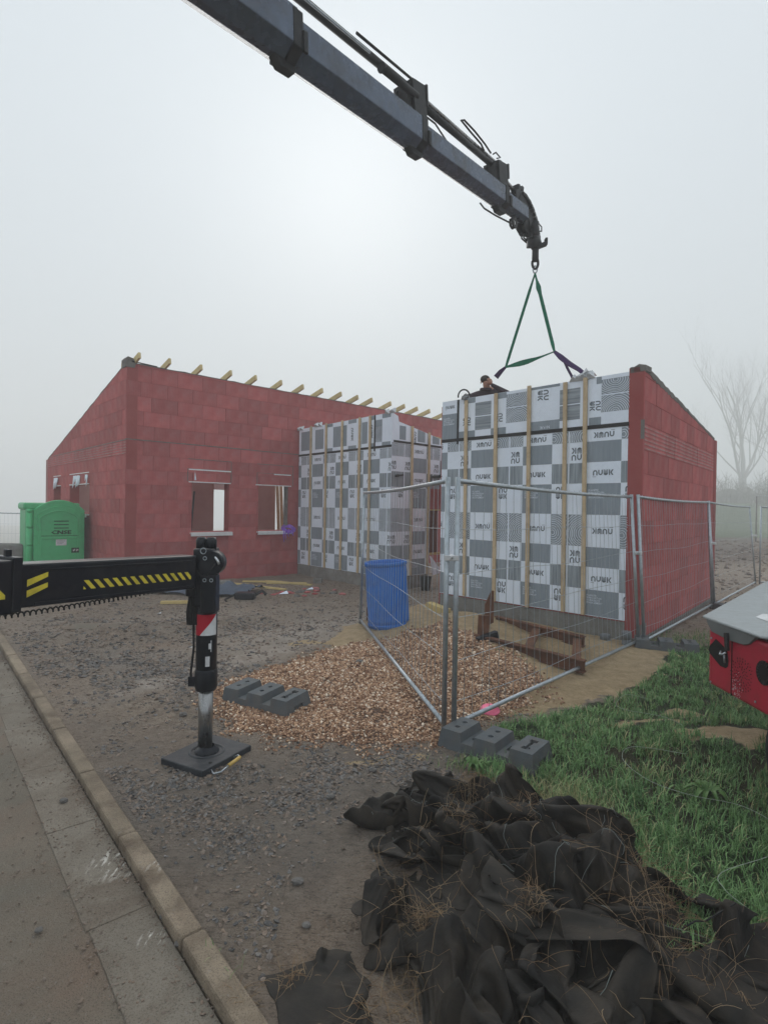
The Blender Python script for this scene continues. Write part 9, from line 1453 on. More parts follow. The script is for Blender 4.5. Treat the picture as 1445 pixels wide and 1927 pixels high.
-6,-5,0,-4,-4,1,0,1,-5,3,-5,6,8,-5,-16,-17,-3,-1,-8,-3,5,10,29,33,26,11,11,6,-5,-6,-13,-17,-12,-9,-16,-14,-12,-8,10,-5,2,-3,8,6,4,-5,5,-3,2,3,-9,2,0,-9,-7,-8,-2,-3,-1,-6,2,3,-4,2,-4,0,11,8,-13,-19,-7,-6,0,-6,4,5,25,31,29,12,16,1,3,-9,-15,-16,-19,-20,-5,-14,-7,-9,9,-1,-3,-1,-2,2,3,-5,4,2,-8,-1,2,2,-4,-3,-8,-8,-1,-3,-7,2,-6,0,7,8,-5,-5,4,14,-6,-19,-13,0,-2,-6,4,3,19,30,29,17,11,1,-9,-2,-12,-18,-17,-20,0,-14,-6,-3,7,-1,-6,6,-4,-6,-1,-4,2,-3,-5,-4,8,-2,-2,-9,0,-9,-6,-7,2,1,-2,-2,13,7,-2,-2,-3,10,2,-18,-13,-2,0,-6,-1,4,17,26,26,19,4,6,-12,-10,-9,-14,-12,-22,-10,4,-7,6,7,-1,-3,-1,5,-11,-8,-10,0,4,-5,-3,-2,-4,-3,-1,-3,-9,-3,-10,1,2,10,2,14,3,-1,-1,-7,5,1,-7,-14,-4,2,-3,-6,5,13,20,22,15,2,-1,-5,-6,
-15,-19,-11,-8,-9,-2,11,8,9,-8,9,-5,2,-15,-11,-8,-10,-3,-4,-2,-1,-4,-1,-1,-2,-5,-7,-2,4,0,10,19,6,5,-4,-6,-6,-3,-2,3,-7,-2,-3,2,3,3,-1,13,15,12,0,-5,-5,-11,-4,-14,-11,-1,-6,2,12,20,4,-1,12,-3,-9,-16,-10,-15,-17,-1,-9,-3,-3,-1,1,-3,-2,7,-10,-1,15,9,3,8,5,4,4,-7,-5,-4,0,3,-2,5,3,-5,2,-1,-2,-1,10,5,-1,-1,1,-14,-20,0,-10,-7,4,17,18,26,10,0,10,-3,-14,-16,-15,-14,-22,-9,-8,-2,-6,3,-1,2,7,2,-1,1,7,18,8,7,1,-6,3,-9,4,-7,6,2,7,6,6,4,1,-9,-7,-9,-7,4,4,-5,-8,-6,-19,-3,-1,-1,16,19,28,27,3,9,-2,-2,-14,-17,-15,-17,-27,-14,-2,-7,-3,-1,5,8,12,6,-6,9,9,10,8,-3,5,-7,-3,1,-1,-9,11,8,11,14,9,8,-3,-9,-13,-18,-13,-3,6,-10,-13,-4,-7,-12,12,13,19,24,27,27,1,6,2,-10,-11,-14,-16,-15,-27,-19,-6,-7,2,4,13,8,2,5,6,-4,8,
10,11,-1,-9,-7,4,-2,7,-5,7,14,16,18,13,7,-3,-9,-18,-23,-22,-8,3,-17,-16,-1,2,2,15,23,22,26,30,21,-5,3,-2,-1,-8,-11,-19,-17,-24,-15,-9,-10,4,7,2,11,11,-3,7,6,-1,6,8,6,-16,-4,-5,5,6,7,7,13,22,20,12,8,-2,-11,-19,-28,-27,-13,-1,-15,-11,-1,9,13,19,24,27,25,24,21,-7,-1,0,-4,-9,-6,-13,-14,-17,-14,-12,-8,1,7,3,6,7,-3,6,-1,9,4,3,4,-11,-11,2,3,6,10,14,16,23,17,14,9,2,-12,-23,-28,-27,-21,-4,-4,-12,9,10,15,26,21,19,26,20,9,-16,4,-6,-1,-6,-2,-7,-11,-13,-15,-4,-7,2,9,10,0,2,-1,1,-2,-1,-2,2,-3,1,-16,2,5,7,11,16,17,22,20,14,12,-6,-4,-22,-29,-27,-22,-12,-1,3,9,18,17,20,18,25,19,10,7,-10,1,-5,-4,-2,-1,-2,-8,-7,-6,5,-6,-3,8,10,-2,3,-2,-2,-2,-3,-7,-8,-5,-5,-5,0,3,12,13,16,18,17,18,10,13,-3,-5,-19,-23,-21,-17,
-10,-5,4,14,15,21,21,20,15,8,9,-2,-14,-4,-11,0,3,6,-5,-2,5,6,1,0,0,2,8,-1,-6,3,-5,-5,-5,-7,-13,-8,-15,1,3,8,11,16,14,15,18,13,5,13,4,-3,-14,-19,-19,-14,-4,-4,7,13,19,19,19,12,5,7,1,-10,-15,-7,-11,2,6,4,6,3,11,9,1,3,-2,7,1,-1,-6,-3,-3,-7,-8,-16,-17,-7,5,-10,5,13,11,15,15,9,9,9,3,8,5,3,-2,-9,-12,-11,-1,-1,11,10,13,15,9,8,5,-2,-6,-15,-9,-12,-7,-4,3,8,11,12,15,12,3,5,-2,3,6,-10,-2,-6,-7,-7,-13,-20,-11,-8,3,2,5,6,12,17,13,6,5,4,-1,3,6,6,6,5,-5,-8,-2,-7,8,11,9,11,13,7,-3,1,-15,-19,-4,-14,-10,-5,-5,7,18,20,18,19,8,4,-2,1,-2,-7,-6,-3,-7,-11,-18,-20,-11,5,-7,9,4,7,15,16,9,7,-1,-4,-1,-2,4,9,4,9,4,4,-3,-4,1,8,13,15,5,4,-4,-8,-18,-20,-1,-12,-8,-14,-6,3,18,25,19,17,13,12,1,2,-5,-10,-1,-11,-14,-11,-21,-13,
-9,5,-2,4,8,6,20,13,8,5,-1,-12,-1,-6,-1,6,7,7,9,4,4,5,3,6,12,10,4,-1,-4,-12,-22,-21,6,-19,-15,-15,-5,9,13,20,27,21,9,10,6,4,-3,-9,-6,-8,-16,-18,-22,-4,-11,-1,7,9,1,16,14,11,8,2,5,-10,-9,-8,-3,-5,6,9,11,7,4,4,8,7,12,12,2,-4,-9,-15,-20,-25,7,-18,-18,-17,-5,4,9,17,29,26,15,12,2,2,-6,-6,-6,-11,-16,-22,-21,-8,-4,0,11,5,11,20,17,11,5,-6,-4,-3,-12,-11,-7,-3,-1,5,12,7,9,10,8,7,11,9,5,-10,-10,-16,-22,-18,5,-20,-22,-11,1,-9,5,15,25,28,18,13,8,-2,-4,-7,-4,-14,-14,-25,-17,-14,-1,7,5,7,20,18,23,9,-2,-4,-9,-2,-10,-14,-11,-10,0,3,6,10,13,8,16,3,7,9,3,-10,-9,-18,-21,-13,5,-21,-21,-5,-2,-4,-9,7,20,26,22,14,10,1,-2,-7,-1,-13,-17,-21,-23,-5,-2,8,4,13,25,11,15,8,5,-7,-9,-6,-10,-13,-12,-4,-11,-2,5,9,11,9,15,6,5,
7,4,-8,-11,-11,-17,-9,6,-21,-8,-3,-6,-10,-10,-8,17,23,13,15,14,6,7,-9,-6,-9,-16,-16,-19,-7,2,1,14,18,21,11,-2,5,6,1,-12,-6,-10,-13,-10,-1,-13,-6,-4,9,6,9,11,9,5,7,2,-5,-8,-8,-8,-7,1,-8,-1,-2,-8,-12,-15,-17,6,15,12,14,12,7,10,2,-9,-7,-16,-13,-5,-5,-1,5,14,22,15,5,-4,-5,2,1,-7,-10,-10,-8,-13,-4,-3,-12,2,-4,7,3,9,9,1,9,4,-1,-3,-1,-7,-3,5,4,2,-3,-8,-12,-19,-19,-10,5,11,9,12,8,7,11,1,-7,-11,-5,-5,2,2,10,11,14,3,-7,-7,0,0,0,-6,-7,-8,-7,-15,-5,6,-15,5,-3,-8,1,3,6,4,6,9,-1,5,-5,-1,6,)),
'C': ((28, 34), (
-82,18,16,16,16,16,16,16,17,16,14,10,6,6,7,2,12,7,12,7,8,8,10,6,10,7,4,8,4,10,20,19,10,16,1,17,16,16,15,16,16,16,17,12,8,11,7,9,7,6,7,9,11,8,6,9,7,5,10,6,7,6,7,16,21,19,17,13,0,17,16,14,15,16,15,17,15,11,4,10,9,5,10,6,9,10,11,7,9,4,7,8,8,10,5,4,11,20,21,18,18,18,-1,16,15,14,14,15,15,15,14,10,4,10,6,8,9,8,9,12,11,7,7,6,8,3,10,9,9,10,11,19,21,20,17,16,-2,16,14,11,13,14,15,14,16,7,6,8,4,8,10,8,13,11,10,6,10,9,5,10,4,10,11,11,14,17,22,19,19,18,0,14,10,10,12,14,14,12,16,12,5,5,5,8,9,10,13,13,8,9,9,6,7,9,10,8,14,12,14,18,19,20,19,18,-4,13,13,4,13,14,9,14,16,13,4,4,7,7,11,10,14,13,12,5,10,10,3,10,9,14,11,14,15,18,16,21,19,18,-11,14,11,10,10,11,12,14,13,13,5,8,9,8,8,10,14,12,11,10,9,6,10,6,14,13,12,
12,14,17,19,20,19,16,-12,13,11,9,11,11,11,14,17,10,12,10,8,7,5,11,13,13,13,12,7,13,6,10,8,15,13,17,10,14,18,21,19,17,-11,12,10,8,13,12,13,13,13,11,12,9,7,8,11,14,14,11,13,10,11,11,8,8,14,12,15,14,14,13,16,18,19,17,-7,9,10,5,13,12,15,13,10,14,13,7,7,12,14,14,13,13,8,12,11,11,8,12,14,15,12,16,9,15,15,17,16,17,-13,9,11,7,13,15,10,12,11,15,12,8,12,13,13,13,11,13,11,13,12,6,14,12,14,13,16,15,12,10,14,15,15,16,-11,5,14,15,9,12,11,13,11,13,11,12,12,13,13,14,12,11,11,12,13,15,9,11,14,16,15,13,13,13,12,13,14,14,-10,3,16,12,15,11,11,11,12,12,11,13,13,14,13,13,10,11,12,14,13,14,13,10,13,16,18,15,11,16,11,8,14,8,-14,8,15,15,8,12,15,10,13,11,13,12,15,13,13,10,9,12,15,14,13,13,13,10,15,14,18,16,14,14,14,8,
10,3,-15,12,14,15,11,11,17,8,13,14,12,14,13,13,9,10,10,14,14,14,14,13,11,12,14,13,18,18,19,16,11,10,10,8,-12,12,13,12,12,14,16,12,14,12,14,13,14,13,10,8,12,12,13,15,14,13,11,11,13,12,19,19,19,18,11,11,10,8,-7,9,11,11,14,13,16,15,13,15,13,14,13,13,12,11,12,10,10,14,14,12,12,10,12,12,18,19,18,19,14,13,8,10,-9,7,9,11,15,14,16,16,16,16,16,11,11,15,13,9,11,12,10,12,12,13,11,11,10,11,17,15,21,20,16,13,9,12,-7,6,9,8,13,17,15,17,17,18,17,14,9,14,13,12,8,10,10,11,12,13,12,10,8,11,13,15,21,20,16,14,13,11,-7,5,6,9,14,17,15,17,17,18,19,16,9,14,12,9,11,10,9,11,12,11,12,9,8,10,11,17,18,19,18,16,13,12,-5,1,5,11,16,15,16,17,15,19,19,18,14,7,12,12,11,10,6,12,11,12,10,9,5,10,12,15,17,18,20,16,14,12,-10,0,6,14,
16,16,15,16,17,18,18,17,14,12,8,10,11,11,10,9,10,11,9,11,10,8,9,12,16,18,19,17,14,13,-13,2,10,16,16,15,15,15,17,18,17,16,16,9,9,10,11,10,11,8,9,11,11,12,10,5,9,12,13,19,18,17,16,14,-13,7,14,16,15,14,14,16,16,18,16,16,13,11,8,10,12,10,9,9,10,12,12,12,9,7,10,8,13,17,18,18,16,13,-11,11,16,17,14,14,14,16,15,16,17,15,14,7,10,11,10,12,9,8,11,12,12,12,10,11,7,6,14,15,19,17,16,14,-8,15,17,15,14,14,14,15,15,17,16,14,12,11,8,12,11,10,8,10,11,11,12,12,11,10,9,8,11,14,17,18,16,15,-5,15,17,14,14,14,14,15,15,16,16,15,11,9,9,12,11,11,11,6,11,9,11,13,13,13,10,12,6,13,18,17,18,12,-222,1,4,4,2,6,7,7,13,11,18,15,11,-3,-6,-6,-6,-2,-4,-10,-4,4,5,9,9,12,12,14,7,15,12,3,-2,2,17,1,1,3,2,3,6,8,9,14,15,12,5,-4,-7,-5,
-7,-5,-7,3,5,4,6,8,10,13,13,10,13,11,5,8,1,-1,13,-2,1,-2,3,5,5,7,10,13,12,12,5,-8,-6,-11,-8,-4,5,-6,8,13,6,11,12,13,12,10,10,6,10,10,2,-2,11,-3,-1,1,2,4,5,5,6,8,15,12,6,-10,-8,-12,-11,-1,8,6,8,9,11,12,12,12,12,11,13,4,5,6,7,-1,11,-2,0,-1,3,3,4,-1,-5,15,15,11,7,-9,-11,-14,-7,7,8,6,11,10,12,14,11,12,13,12,10,6,5,5,4,1,16,-3,-2,-3,0,2,-1,-9,-3,11,14,14,8,-4,-12,-8,-5,6,11,9,9,12,14,13,13,12,12,14,8,6,6,5,1,1,10,-1,-2,-3,-2,-1,-8,-9,-6,8,15,13,8,1,-8,-11,3,9,11,10,10,13,12,15,13,12,14,10,8,6,5,4,3,1,-8,-1,7,7,-5,-5,-7,-7,-8,-2,13,9,5,5,2,-4,9,9,8,13,10,15,12,12,14,13,12,13,7,6,3,3,1,3,3,-3,4,10,-5,-2,-10,-9,-9,-1,7,4,6,7,9,10,9,10,10,8,13,12,17,13,12,11,12,10,9,7,5,-1,1,2,7,-5,4,2,-2,-6,-4,-10,
-10,1,7,4,7,10,12,10,6,11,10,14,13,13,16,15,9,14,10,9,9,1,5,-3,1,2,15,-13,1,-2,0,-10,-5,-5,-8,4,5,7,9,11,8,8,10,12,15,13,12,15,14,11,13,12,12,8,5,5,-2,-3,3,1,5,-6,-5,-1,0,-6,-7,-7,-6,3,5,11,9,9,10,9,12,11,14,12,15,14,12,14,9,12,11,9,5,5,0,-5,-4,-1,4,-11,-4,1,0,-3,-6,-4,-5,3,5,10,12,13,10,8,11,12,13,14,14,11,14,10,11,9,8,10,6,5,0,-4,-3,-3,10,-14,-8,-7,-2,1,5,-6,-4,6,8,12,12,10,10,11,12,12,12,14,13,12,12,10,10,7,7,9,5,0,-3,-8,2,7,8,-9,-9,-6,-12,-5,10,-5,-1,8,10,13,12,12,13,12,9,14,12,13,12,12,10,7,8,9,7,6,3,-1,-2,-9,2,6,4,-10,-9,-9,-12,-8,6,8,3,9,10,13,14,14,13,12,10,12,13,12,11,11,9,8,6,6,7,6,4,-3,-5,-3,-1,-1,3,-11,-10,-11,-9,-6,4,12,7,10,11,16,15,15,13,10,11,11,13,11,10,10,8,6,7,3,1,6,5,4,-3,
-3,-1,-2,5,-13,-12,-9,-6,-6,7,9,10,12,14,17,15,15,14,10,10,11,11,10,10,9,7,5,7,3,-1,0,6,5,2,0,-2,1,5,-15,-13,-9,-7,2,8,9,12,12,14,19,17,13,10,12,11,11,11,9,9,8,6,5,4,5,1,-6,6,6,4,2,0,3,1,-13,-11,-13,-2,6,9,10,12,14,14,18,18,13,10,10,9,12,11,10,7,7,6,5,0,5,3,-7,4,4,7,3,6,4,6,-18,-14,-5,2,8,9,11,13,14,15,17,17,11,10,12,9,10,10,8,7,6,5,2,2,0,4,2,2,4,5,7,6,7,4,-19,-13,-1,6,8,10,12,13,15,15,16,15,12,9,11,11,9,7,7,4,6,4,4,-1,2,4,2,3,4,7,8,8,9,3,-18,-10,4,7,9,11,11,14,15,15,16,13,11,10,10,8,9,8,6,3,0,4,6,2,0,6,0,3,6,9,9,10,10,2,-15,-3,6,7,10,10,13,13,16,15,14,11,10,9,10,6,9,8,3,-1,3,3,2,7,0,3,4,4,9,10,11,10,11,3,-8,1,7,8,9,11,13,14,15,14,13,9,10,7,8,9,5,2,5,3,2,2,2,5,7,2,3,6,10,11,11,12,11,6,-1,4,7,
7,10,11,14,14,13,14,11,9,6,10,5,9,-4,7,7,2,2,2,2,4,4,9,2,9,10,12,12,13,12,12,2,5,7,8,10,12,13,13,13,12,10,6,6,7,7,2,1,4,-4,3,5,6,4,8,7,5,8,9,12,12,14,12,13,13,4,7,7,9,9,12,12,12,12,11,8,6,3,7,1,5,3,3,-3,3,5,6,5,7,7,7,5,15,14,14,13,13,13,2,0,-1,1,3,0,2,0,-1,2,-4,2,10,6,-6,-10,-5,6,-5,5,6,7,-6,4,-3,-5,-6,8,21,12,-2,-6,-17,2,8,1,2,2,2,2,1,0,0,-5,-9,1,10,7,-6,-6,-8,3,2,6,4,2,-3,-7,1,-5,2,8,14,2,-5,-3,-4,-11,13,3,1,3,2,0,1,0,-3,-8,-14,1,12,6,-10,-5,-2,0,7,8,7,-4,-5,-3,-7,-1,-7,13,4,-5,-1,2,-5,-5,15,2,2,1,-2,1,0,-7,-7,-12,-5,-3,10,2,-7,-2,2,7,7,0,3,7,-5,-11,-6,-7,6,-4,7,-8,-4,1,1,-3,12,0,0,-6,1,-1,-3,-13,-7,-5,-4,-5,7,4,-4,2,8,1,5,-7,4,2,6,-5,-14,-3,0,-1,-4,-5,2,-4,2,1,8,-2,-7,-9,-3,-1,-4,-5,-11,
-8,-4,-2,9,8,1,5,9,1,-5,-2,2,-3,1,-3,-4,-10,-4,2,-4,2,3,-5,0,-3,-4,-2,-2,-11,-2,-7,-1,-9,-8,-6,-4,3,8,10,6,8,4,0,-3,-10,4,0,-11,-1,-3,3,-7,0,-1,-1,-8,-1,0,1,-7,-2,-1,-2,-8,-9,-6,0,-8,-10,3,7,6,10,10,9,-1,-4,-7,1,-7,3,-5,-12,-2,3,2,0,-2,-7,1,1,-2,-7,-9,-3,5,1,-3,-14,-6,-1,-2,-12,3,8,8,10,14,-1,-5,-2,-6,-7,-4,-2,6,-5,-9,-4,3,0,10,-6,-2,-1,1,-3,-6,-4,5,10,-6,-4,-6,-3,-7,-12,1,10,10,8,1,-4,-4,-3,-6,0,-5,-3,5,5,-9,-7,4,4,6,8,-2,1,-3,-2,-9,1,4,12,-2,-4,-1,-8,-12,-4,-4,8,9,1,-4,-4,-2,0,1,-1,-3,2,0,-2,-1,4,-4,2,13,4,7,1,-4,-5,-9,1,8,10,5,-4,-4,-6,-10,-5,-3,3,2,-4,3,-1,0,-3,0,-2,-1,10,-1,0,0,1,0,-2,9,10,6,5,1,-5,4,-5,0,5,11,2,-4,-4,-6,-6,-6,-3,1,4,4,7,-2,-8,-7,6,-4,1,7,7,-6,-6,2,7,0,7,6,6,8,3,4,-1,2,
-4,3,1,4,-6,-4,-2,-5,1,4,7,6,0,-8,-10,-7,2,2,-1,-1,9,3,-5,-9,4,8,0,1,5,6,10,6,-1,0,-2,0,-7,3,-5,-5,7,1,2,8,7,1,-9,-13,-3,-8,0,1,0,1,9,-4,-3,-5,-1,5,-1,1,1,8,11,2,0,3,-2,-2,-10,-7,1,-3,5,12,7,4,5,-7,-11,-12,-8,0,3,-3,-2,6,5,-3,-8,-2,1,2,7,-7,-4,5,7,1,-1,-2,0,-5,-10,-7,4,-3,11,9,9,8,1,-8,-13,-9,-10,-1,0,0,-2,7,7,-4,-8,6,1,1,1,-9,3,-5,6,11,-3,-5,-8,-9,-8,-5,0,2,7,10,12,5,4,-4,-10,-7,-11,-6,-5,1,0,4,9,-1,-6,5,-8,-1,0,1,3,-6,3,-4,-3,-3,-9,-10,-8,0,-2,0,2,8,15,11,-3,-5,-4,-7,-4,-9,-4,-1,0,3,5,6,-2,1,-11,2,1,3,-3,-5,2,3,-8,-9,-6,-11,-3,1,-3,1,1,2,12,12,1,-6,-5,-7,2,-6,-6,0,-1,-1,4,5,3,4,-13,5,-1,1,-6,0,4,-3,-4,-7,-14,-9,1,-2,1,1,-2,-1,7,11,-1,-3,2,-5,2,-1,-5,-3,-3,1,4,4,6,-6,-7,6,-4,-4,0,0,3,-4,-2,
-10,-13,-4,1,0,0,-2,-1,0,-1,5,7,-6,-1,1,6,2,-3,0,0,-7,-2,12,6,-5,-2,-8,-5,2,4,-2,1,1,-6,-12,-10,-1,1,-2,1,3,-3,-3,0,1,6,-1,0,4,3,3,-2,-3,-6,-4,3,3,8,2,-8,-9,-1,4,4,-2,-1,3,-12,-14,-4,0,0,-3,-1,2,1,-3,3,4,0,6,-1,6,1,0,-6,-9,-3,6,3,-1,7,-8,-3,-6,1,3,1,-2,3,0,-16,-11,-4,3,-1,-2,-1,-1,1,-1,3,6,-2,5,4,1,1,-7,-3,-2,-3,1,1,6,4,0,-11,-6,0,3,-2,1,5,-5,-15,-8,1,-4,3,-3,1,-2,-1,2,0,3,8,-4,2,3,-5,1,-5,0,0,2,2,-3,2,6,-10,-4,-1,-2,0,2,6,-5,-12,-5,1,2,-3,-1,-1,0,2,3,0,1,2,1,-1,-6,-4,2,-5,-1,-2,2,2,4,1,-1,5,-8,-4,0,0,4,5,-5,-9,-1,1,1,0,0,1,1,1,2,2,-4,4,-8,-6,-1,-5,4,-5,2,-2,2,2,-3,1,1,-2,4,0,-3,2,-2,6,)),
'E': ((22, 22), (
0,2,1,5,10,5,-6,-3,-6,-8,-10,-11,-10,-5,-2,1,-6,6,2,-2,-1,-3,0,-6,3,7,7,10,1,-5,-11,-8,-9,-13,-11,-10,0,7,-5,9,0,5,-2,-3,-10,2,1,8,7,5,2,-3,-7,-11,-11,-13,-12,-7,-4,7,3,6,7,5,0,0,-9,8,1,8,4,4,4,-5,-8,-8,-12,-13,-7,-13,-1,3,12,7,7,5,2,3,-4,7,5,3,4,6,10,-7,-14,-11,-6,-9,-10,-11,0,5,7,7,13,2,4,4,-1,8,-1,7,6,7,4,-5,-8,-11,-14,-10,-7,-7,0,6,3,8,9,1,10,6,-1,8,4,-5,12,4,1,0,-6,-14,-9,-7,-9,-7,7,0,-1,7,7,6,6,9,0,0,7,5,7,2,-4,-4,3,-10,-7,-8,-5,-8,2,7,-6,5,5,7,8,7,-1,4,0,3,9,1,-4,-3,3,-1,-10,-8,2,-7,-4,5,0,1,2,6,7,11,-5,7,2,-4,12,0,5,-2,-3,5,-10,-5,-6,2,-6,0,2,3,-1,7,8,8,4,-3,2,3,7,1,1,-2,-4,3,8,-3,-7,-4,1,-1,1,-2,1,9,2,6,-2,-7,1,6,3,2,3,5,-2,-1,8,2,-5,-2,1,-1,1,-1,-3,9,6,3,-3,-2,-5,5,7,4,0,10,6,-3,-3,
6,1,1,-1,0,-1,1,-1,4,8,2,-2,-1,1,5,6,8,4,2,7,3,-3,-1,-2,8,1,0,-3,6,-2,6,4,4,-6,1,8,8,3,8,10,3,0,7,-1,1,-5,6,4,-1,0,4,3,4,3,-5,8,-3,9,7,6,3,9,11,3,2,0,-3,1,4,3,2,1,2,4,8,-5,-1,1,2,9,11,7,2,10,7,5,-2,-5,-4,6,5,2,4,1,5,7,5,-2,-1,4,7,6,8,11,6,0,10,7,-7,-8,2,2,6,2,0,10,5,7,6,1,-1,5,7,9,5,8,9,-1,2,6,-2,-3,2,4,4,0,1,7,7,7,7,-6,-4,10,3,7,10,4,7,5,-8,1,3,-6,6,6,7,2,0,5,3,0,6,-5,-7,6,4,1,5,8,2,7,-3,-7,4,-5,4,5,6,6,2,4,9,-3,-3,-2,-2,-4,6,1,4,3,5,0,5,-7,-3,4,1,10,5,-1,9,-2,9,4,-6,-2,-1,-64,15,2,1,3,7,2,-8,5,2,-12,2,5,-7,-8,-6,-9,0,16,6,-7,-6,10,2,6,8,0,4,8,-6,-7,0,-4,-5,1,2,-8,-1,-12,-4,9,4,6,-12,4,7,3,-1,3,8,4,-4,-2,-2,-6,-4,2,-4,-4,-5,-5,-5,6,-1,9,-11,2,8,0,7,-3,8,-1,-4,-1,1,-4,1,1,-3,-5,-6,-1,-9,0,4,
6,-1,7,4,3,3,1,4,6,-6,-3,-5,1,5,-2,-1,-2,-4,-8,-5,-9,-5,2,7,1,9,1,5,2,5,5,-7,-7,-2,0,3,3,0,-2,-3,-8,-6,-5,-8,-3,-1,4,12,1,6,-2,-4,3,6,-11,-1,4,2,7,-3,-5,-2,-1,-8,-5,-9,-7,-2,7,5,7,6,1,-3,-8,0,2,-1,3,2,1,6,-4,-7,3,-7,-9,-8,-10,-6,8,3,5,6,3,-5,-6,-1,-1,0,6,5,-4,6,1,-5,-5,-3,-11,-8,-5,-8,7,3,5,6,0,-6,0,-2,-4,1,-1,10,6,-6,5,-6,-6,-8,-7,-7,-7,-3,3,4,6,4,1,-4,-2,-4,1,1,-1,3,10,0,-7,-2,-6,-6,-8,-7,-5,-1,11,-3,6,3,2,-6,2,-3,-1,7,-1,-1,4,3,-7,-8,-5,-6,-6,-4,-5,-3,9,-4,2,5,0,-3,1,-3,-7,9,7,-1,-6,-3,3,-9,-6,-7,-5,-9,5,-8,1,3,0,2,-1,-5,-1,4,-3,1,7,5,-6,-5,-3,-7,-7,-6,-5,-9,-2,4,8,0,0,2,-4,-3,-4,1,10,-1,1,-4,7,-6,-6,-7,-7,-8,-6,-4,1,7,6,-1,-3,-1,2,-1,-3,-1,6,2,-1,2,0,-1,-9,-7,-10,-4,-8,0,6,-1,7,-5,-1,-4,
-2,7,-1,-2,5,2,3,3,-1,-7,-8,-9,-10,-3,-5,-3,3,-6,1,-2,-5,0,-1,2,6,1,4,3,3,1,-6,-5,-12,-10,-7,-6,5,-4,-6,-7,7,-7,-4,2,3,1,4,3,5,3,-1,4,-8,-9,-12,-10,-9,0,4,-2,-6,-4,-1,-3,-2,3,3,4,4,2,6,4,-3,2,-6,-10,-13,-12,-7,-1,1,0,-5,-6,2,-2,2,2,4,3,5,6,0,6,-4,1,-7,-12,-11,-8,-7,0,-2,-2,-3,-4,0,1,4,-4,4,4,7,11,0,0,3,-2,-5,-12,-13,-6,-7,-2,2,-2,-4,-9,36,8,12,6,5,-3,2,-8,-13,-13,-2,5,1,1,-2,-3,5,6,4,10,8,-9,-5,17,13,7,3,5,-9,-10,-6,-12,-12,-1,1,5,-2,-7,2,6,12,11,11,-5,5,12,15,9,7,0,-6,-12,-9,-13,-10,-6,0,0,0,-4,-6,4,14,15,13,5,4,11,17,6,9,-2,-11,-6,-11,-16,-8,-6,-2,1,-6,-5,4,-6,11,15,14,13,3,12,13,9,5,-8,-5,-11,-5,-11,-13,-11,2,2,-10,-3,0,-3,2,17,15,16,10,4,15,4,6,-6,-11,-10,-10,-11,-2,-5,-4,-3,-7,-4,-5,1,0,
13,13,14,9,-1,6,11,-3,-6,-7,-13,-7,-4,-7,-4,-2,-8,-2,-7,-6,3,4,4,8,9,-8,11,3,4,1,-9,-5,-9,-9,-7,-7,-2,-6,-1,-6,0,-8,0,4,0,1,13,-2,7,8,4,-3,-5,-9,-7,-7,-7,-2,-2,-8,-2,-7,0,-2,-7,0,-1,10,4,0,5,2,6,1,-9,-5,-9,-8,-5,-9,3,0,-9,-3,-9,4,0,-5,2,2,3,-8,8,2,3,2,-6,-4,-6,-5,-10,-5,-5,0,-6,-2,-4,-4,1,0,-2,8,5,0,2,6,1,1,-6,-4,-1,-7,-5,-4,-4,-5,-9,-2,2,-4,-2,8,-6,-1,9,-3,0,7,6,-5,1,-9,-2,-2,-6,-5,-4,-5,-4,-8,6,-3,2,8,-1,-9,0,-5,4,3,4,6,0,-8,-7,-4,-7,-2,-8,-8,2,-7,2,2,0,9,4,-8,-8,0,10,2,-3,0,3,0,-8,-8,-8,-4,-6,-9,-1,2,6,3,2,-1,2,-7,-5,2,6,10,1,-11,-6,4,-6,-10,-3,-5,-6,-5,-7,4,8,0,11,3,-10,-3,-11,6,6,5,2,-10,-9,-1,-3,-7,-6,-5,-8,-6,5,2,0,6,10,2,-6,-8,-9,9,-5,0,0,1,-8,-11,2,-6,-6,-6,-8,2,3,6,1,-3,3,7,-5,-7,
-9,-4,3,-1,-10,-2,2,-10,-5,-1,-5,-9,-7,4,1,2,15,-3,-10,4,-5,-6,-4,6,-7,-1,1,-8,-3,-6,-5,-3,-3,-9,-2,3,0,-2,6,9,-7,-7,-4,-3,0,-4,-1,-8,-1,-1,-4,0,-6,-4,-3,-5,-4,1,1,-1,4,6,-5,-6,-6,-6,1,-6,4,-4,-5,-7,-4,4,3,-3,-5,-8,-5,0,2,1,4,3,-1,-11,-4,-5,3,)),

}
def tdec(k):
    shp, d = TD[k]; d = np.array(d).reshape(3, *shp)
    d = np.moveaxis(d, 0, 2).copy(); d[:, 0] = np.cumsum(d[:, 0], 0); return np.cumsum(d, 1)*.003
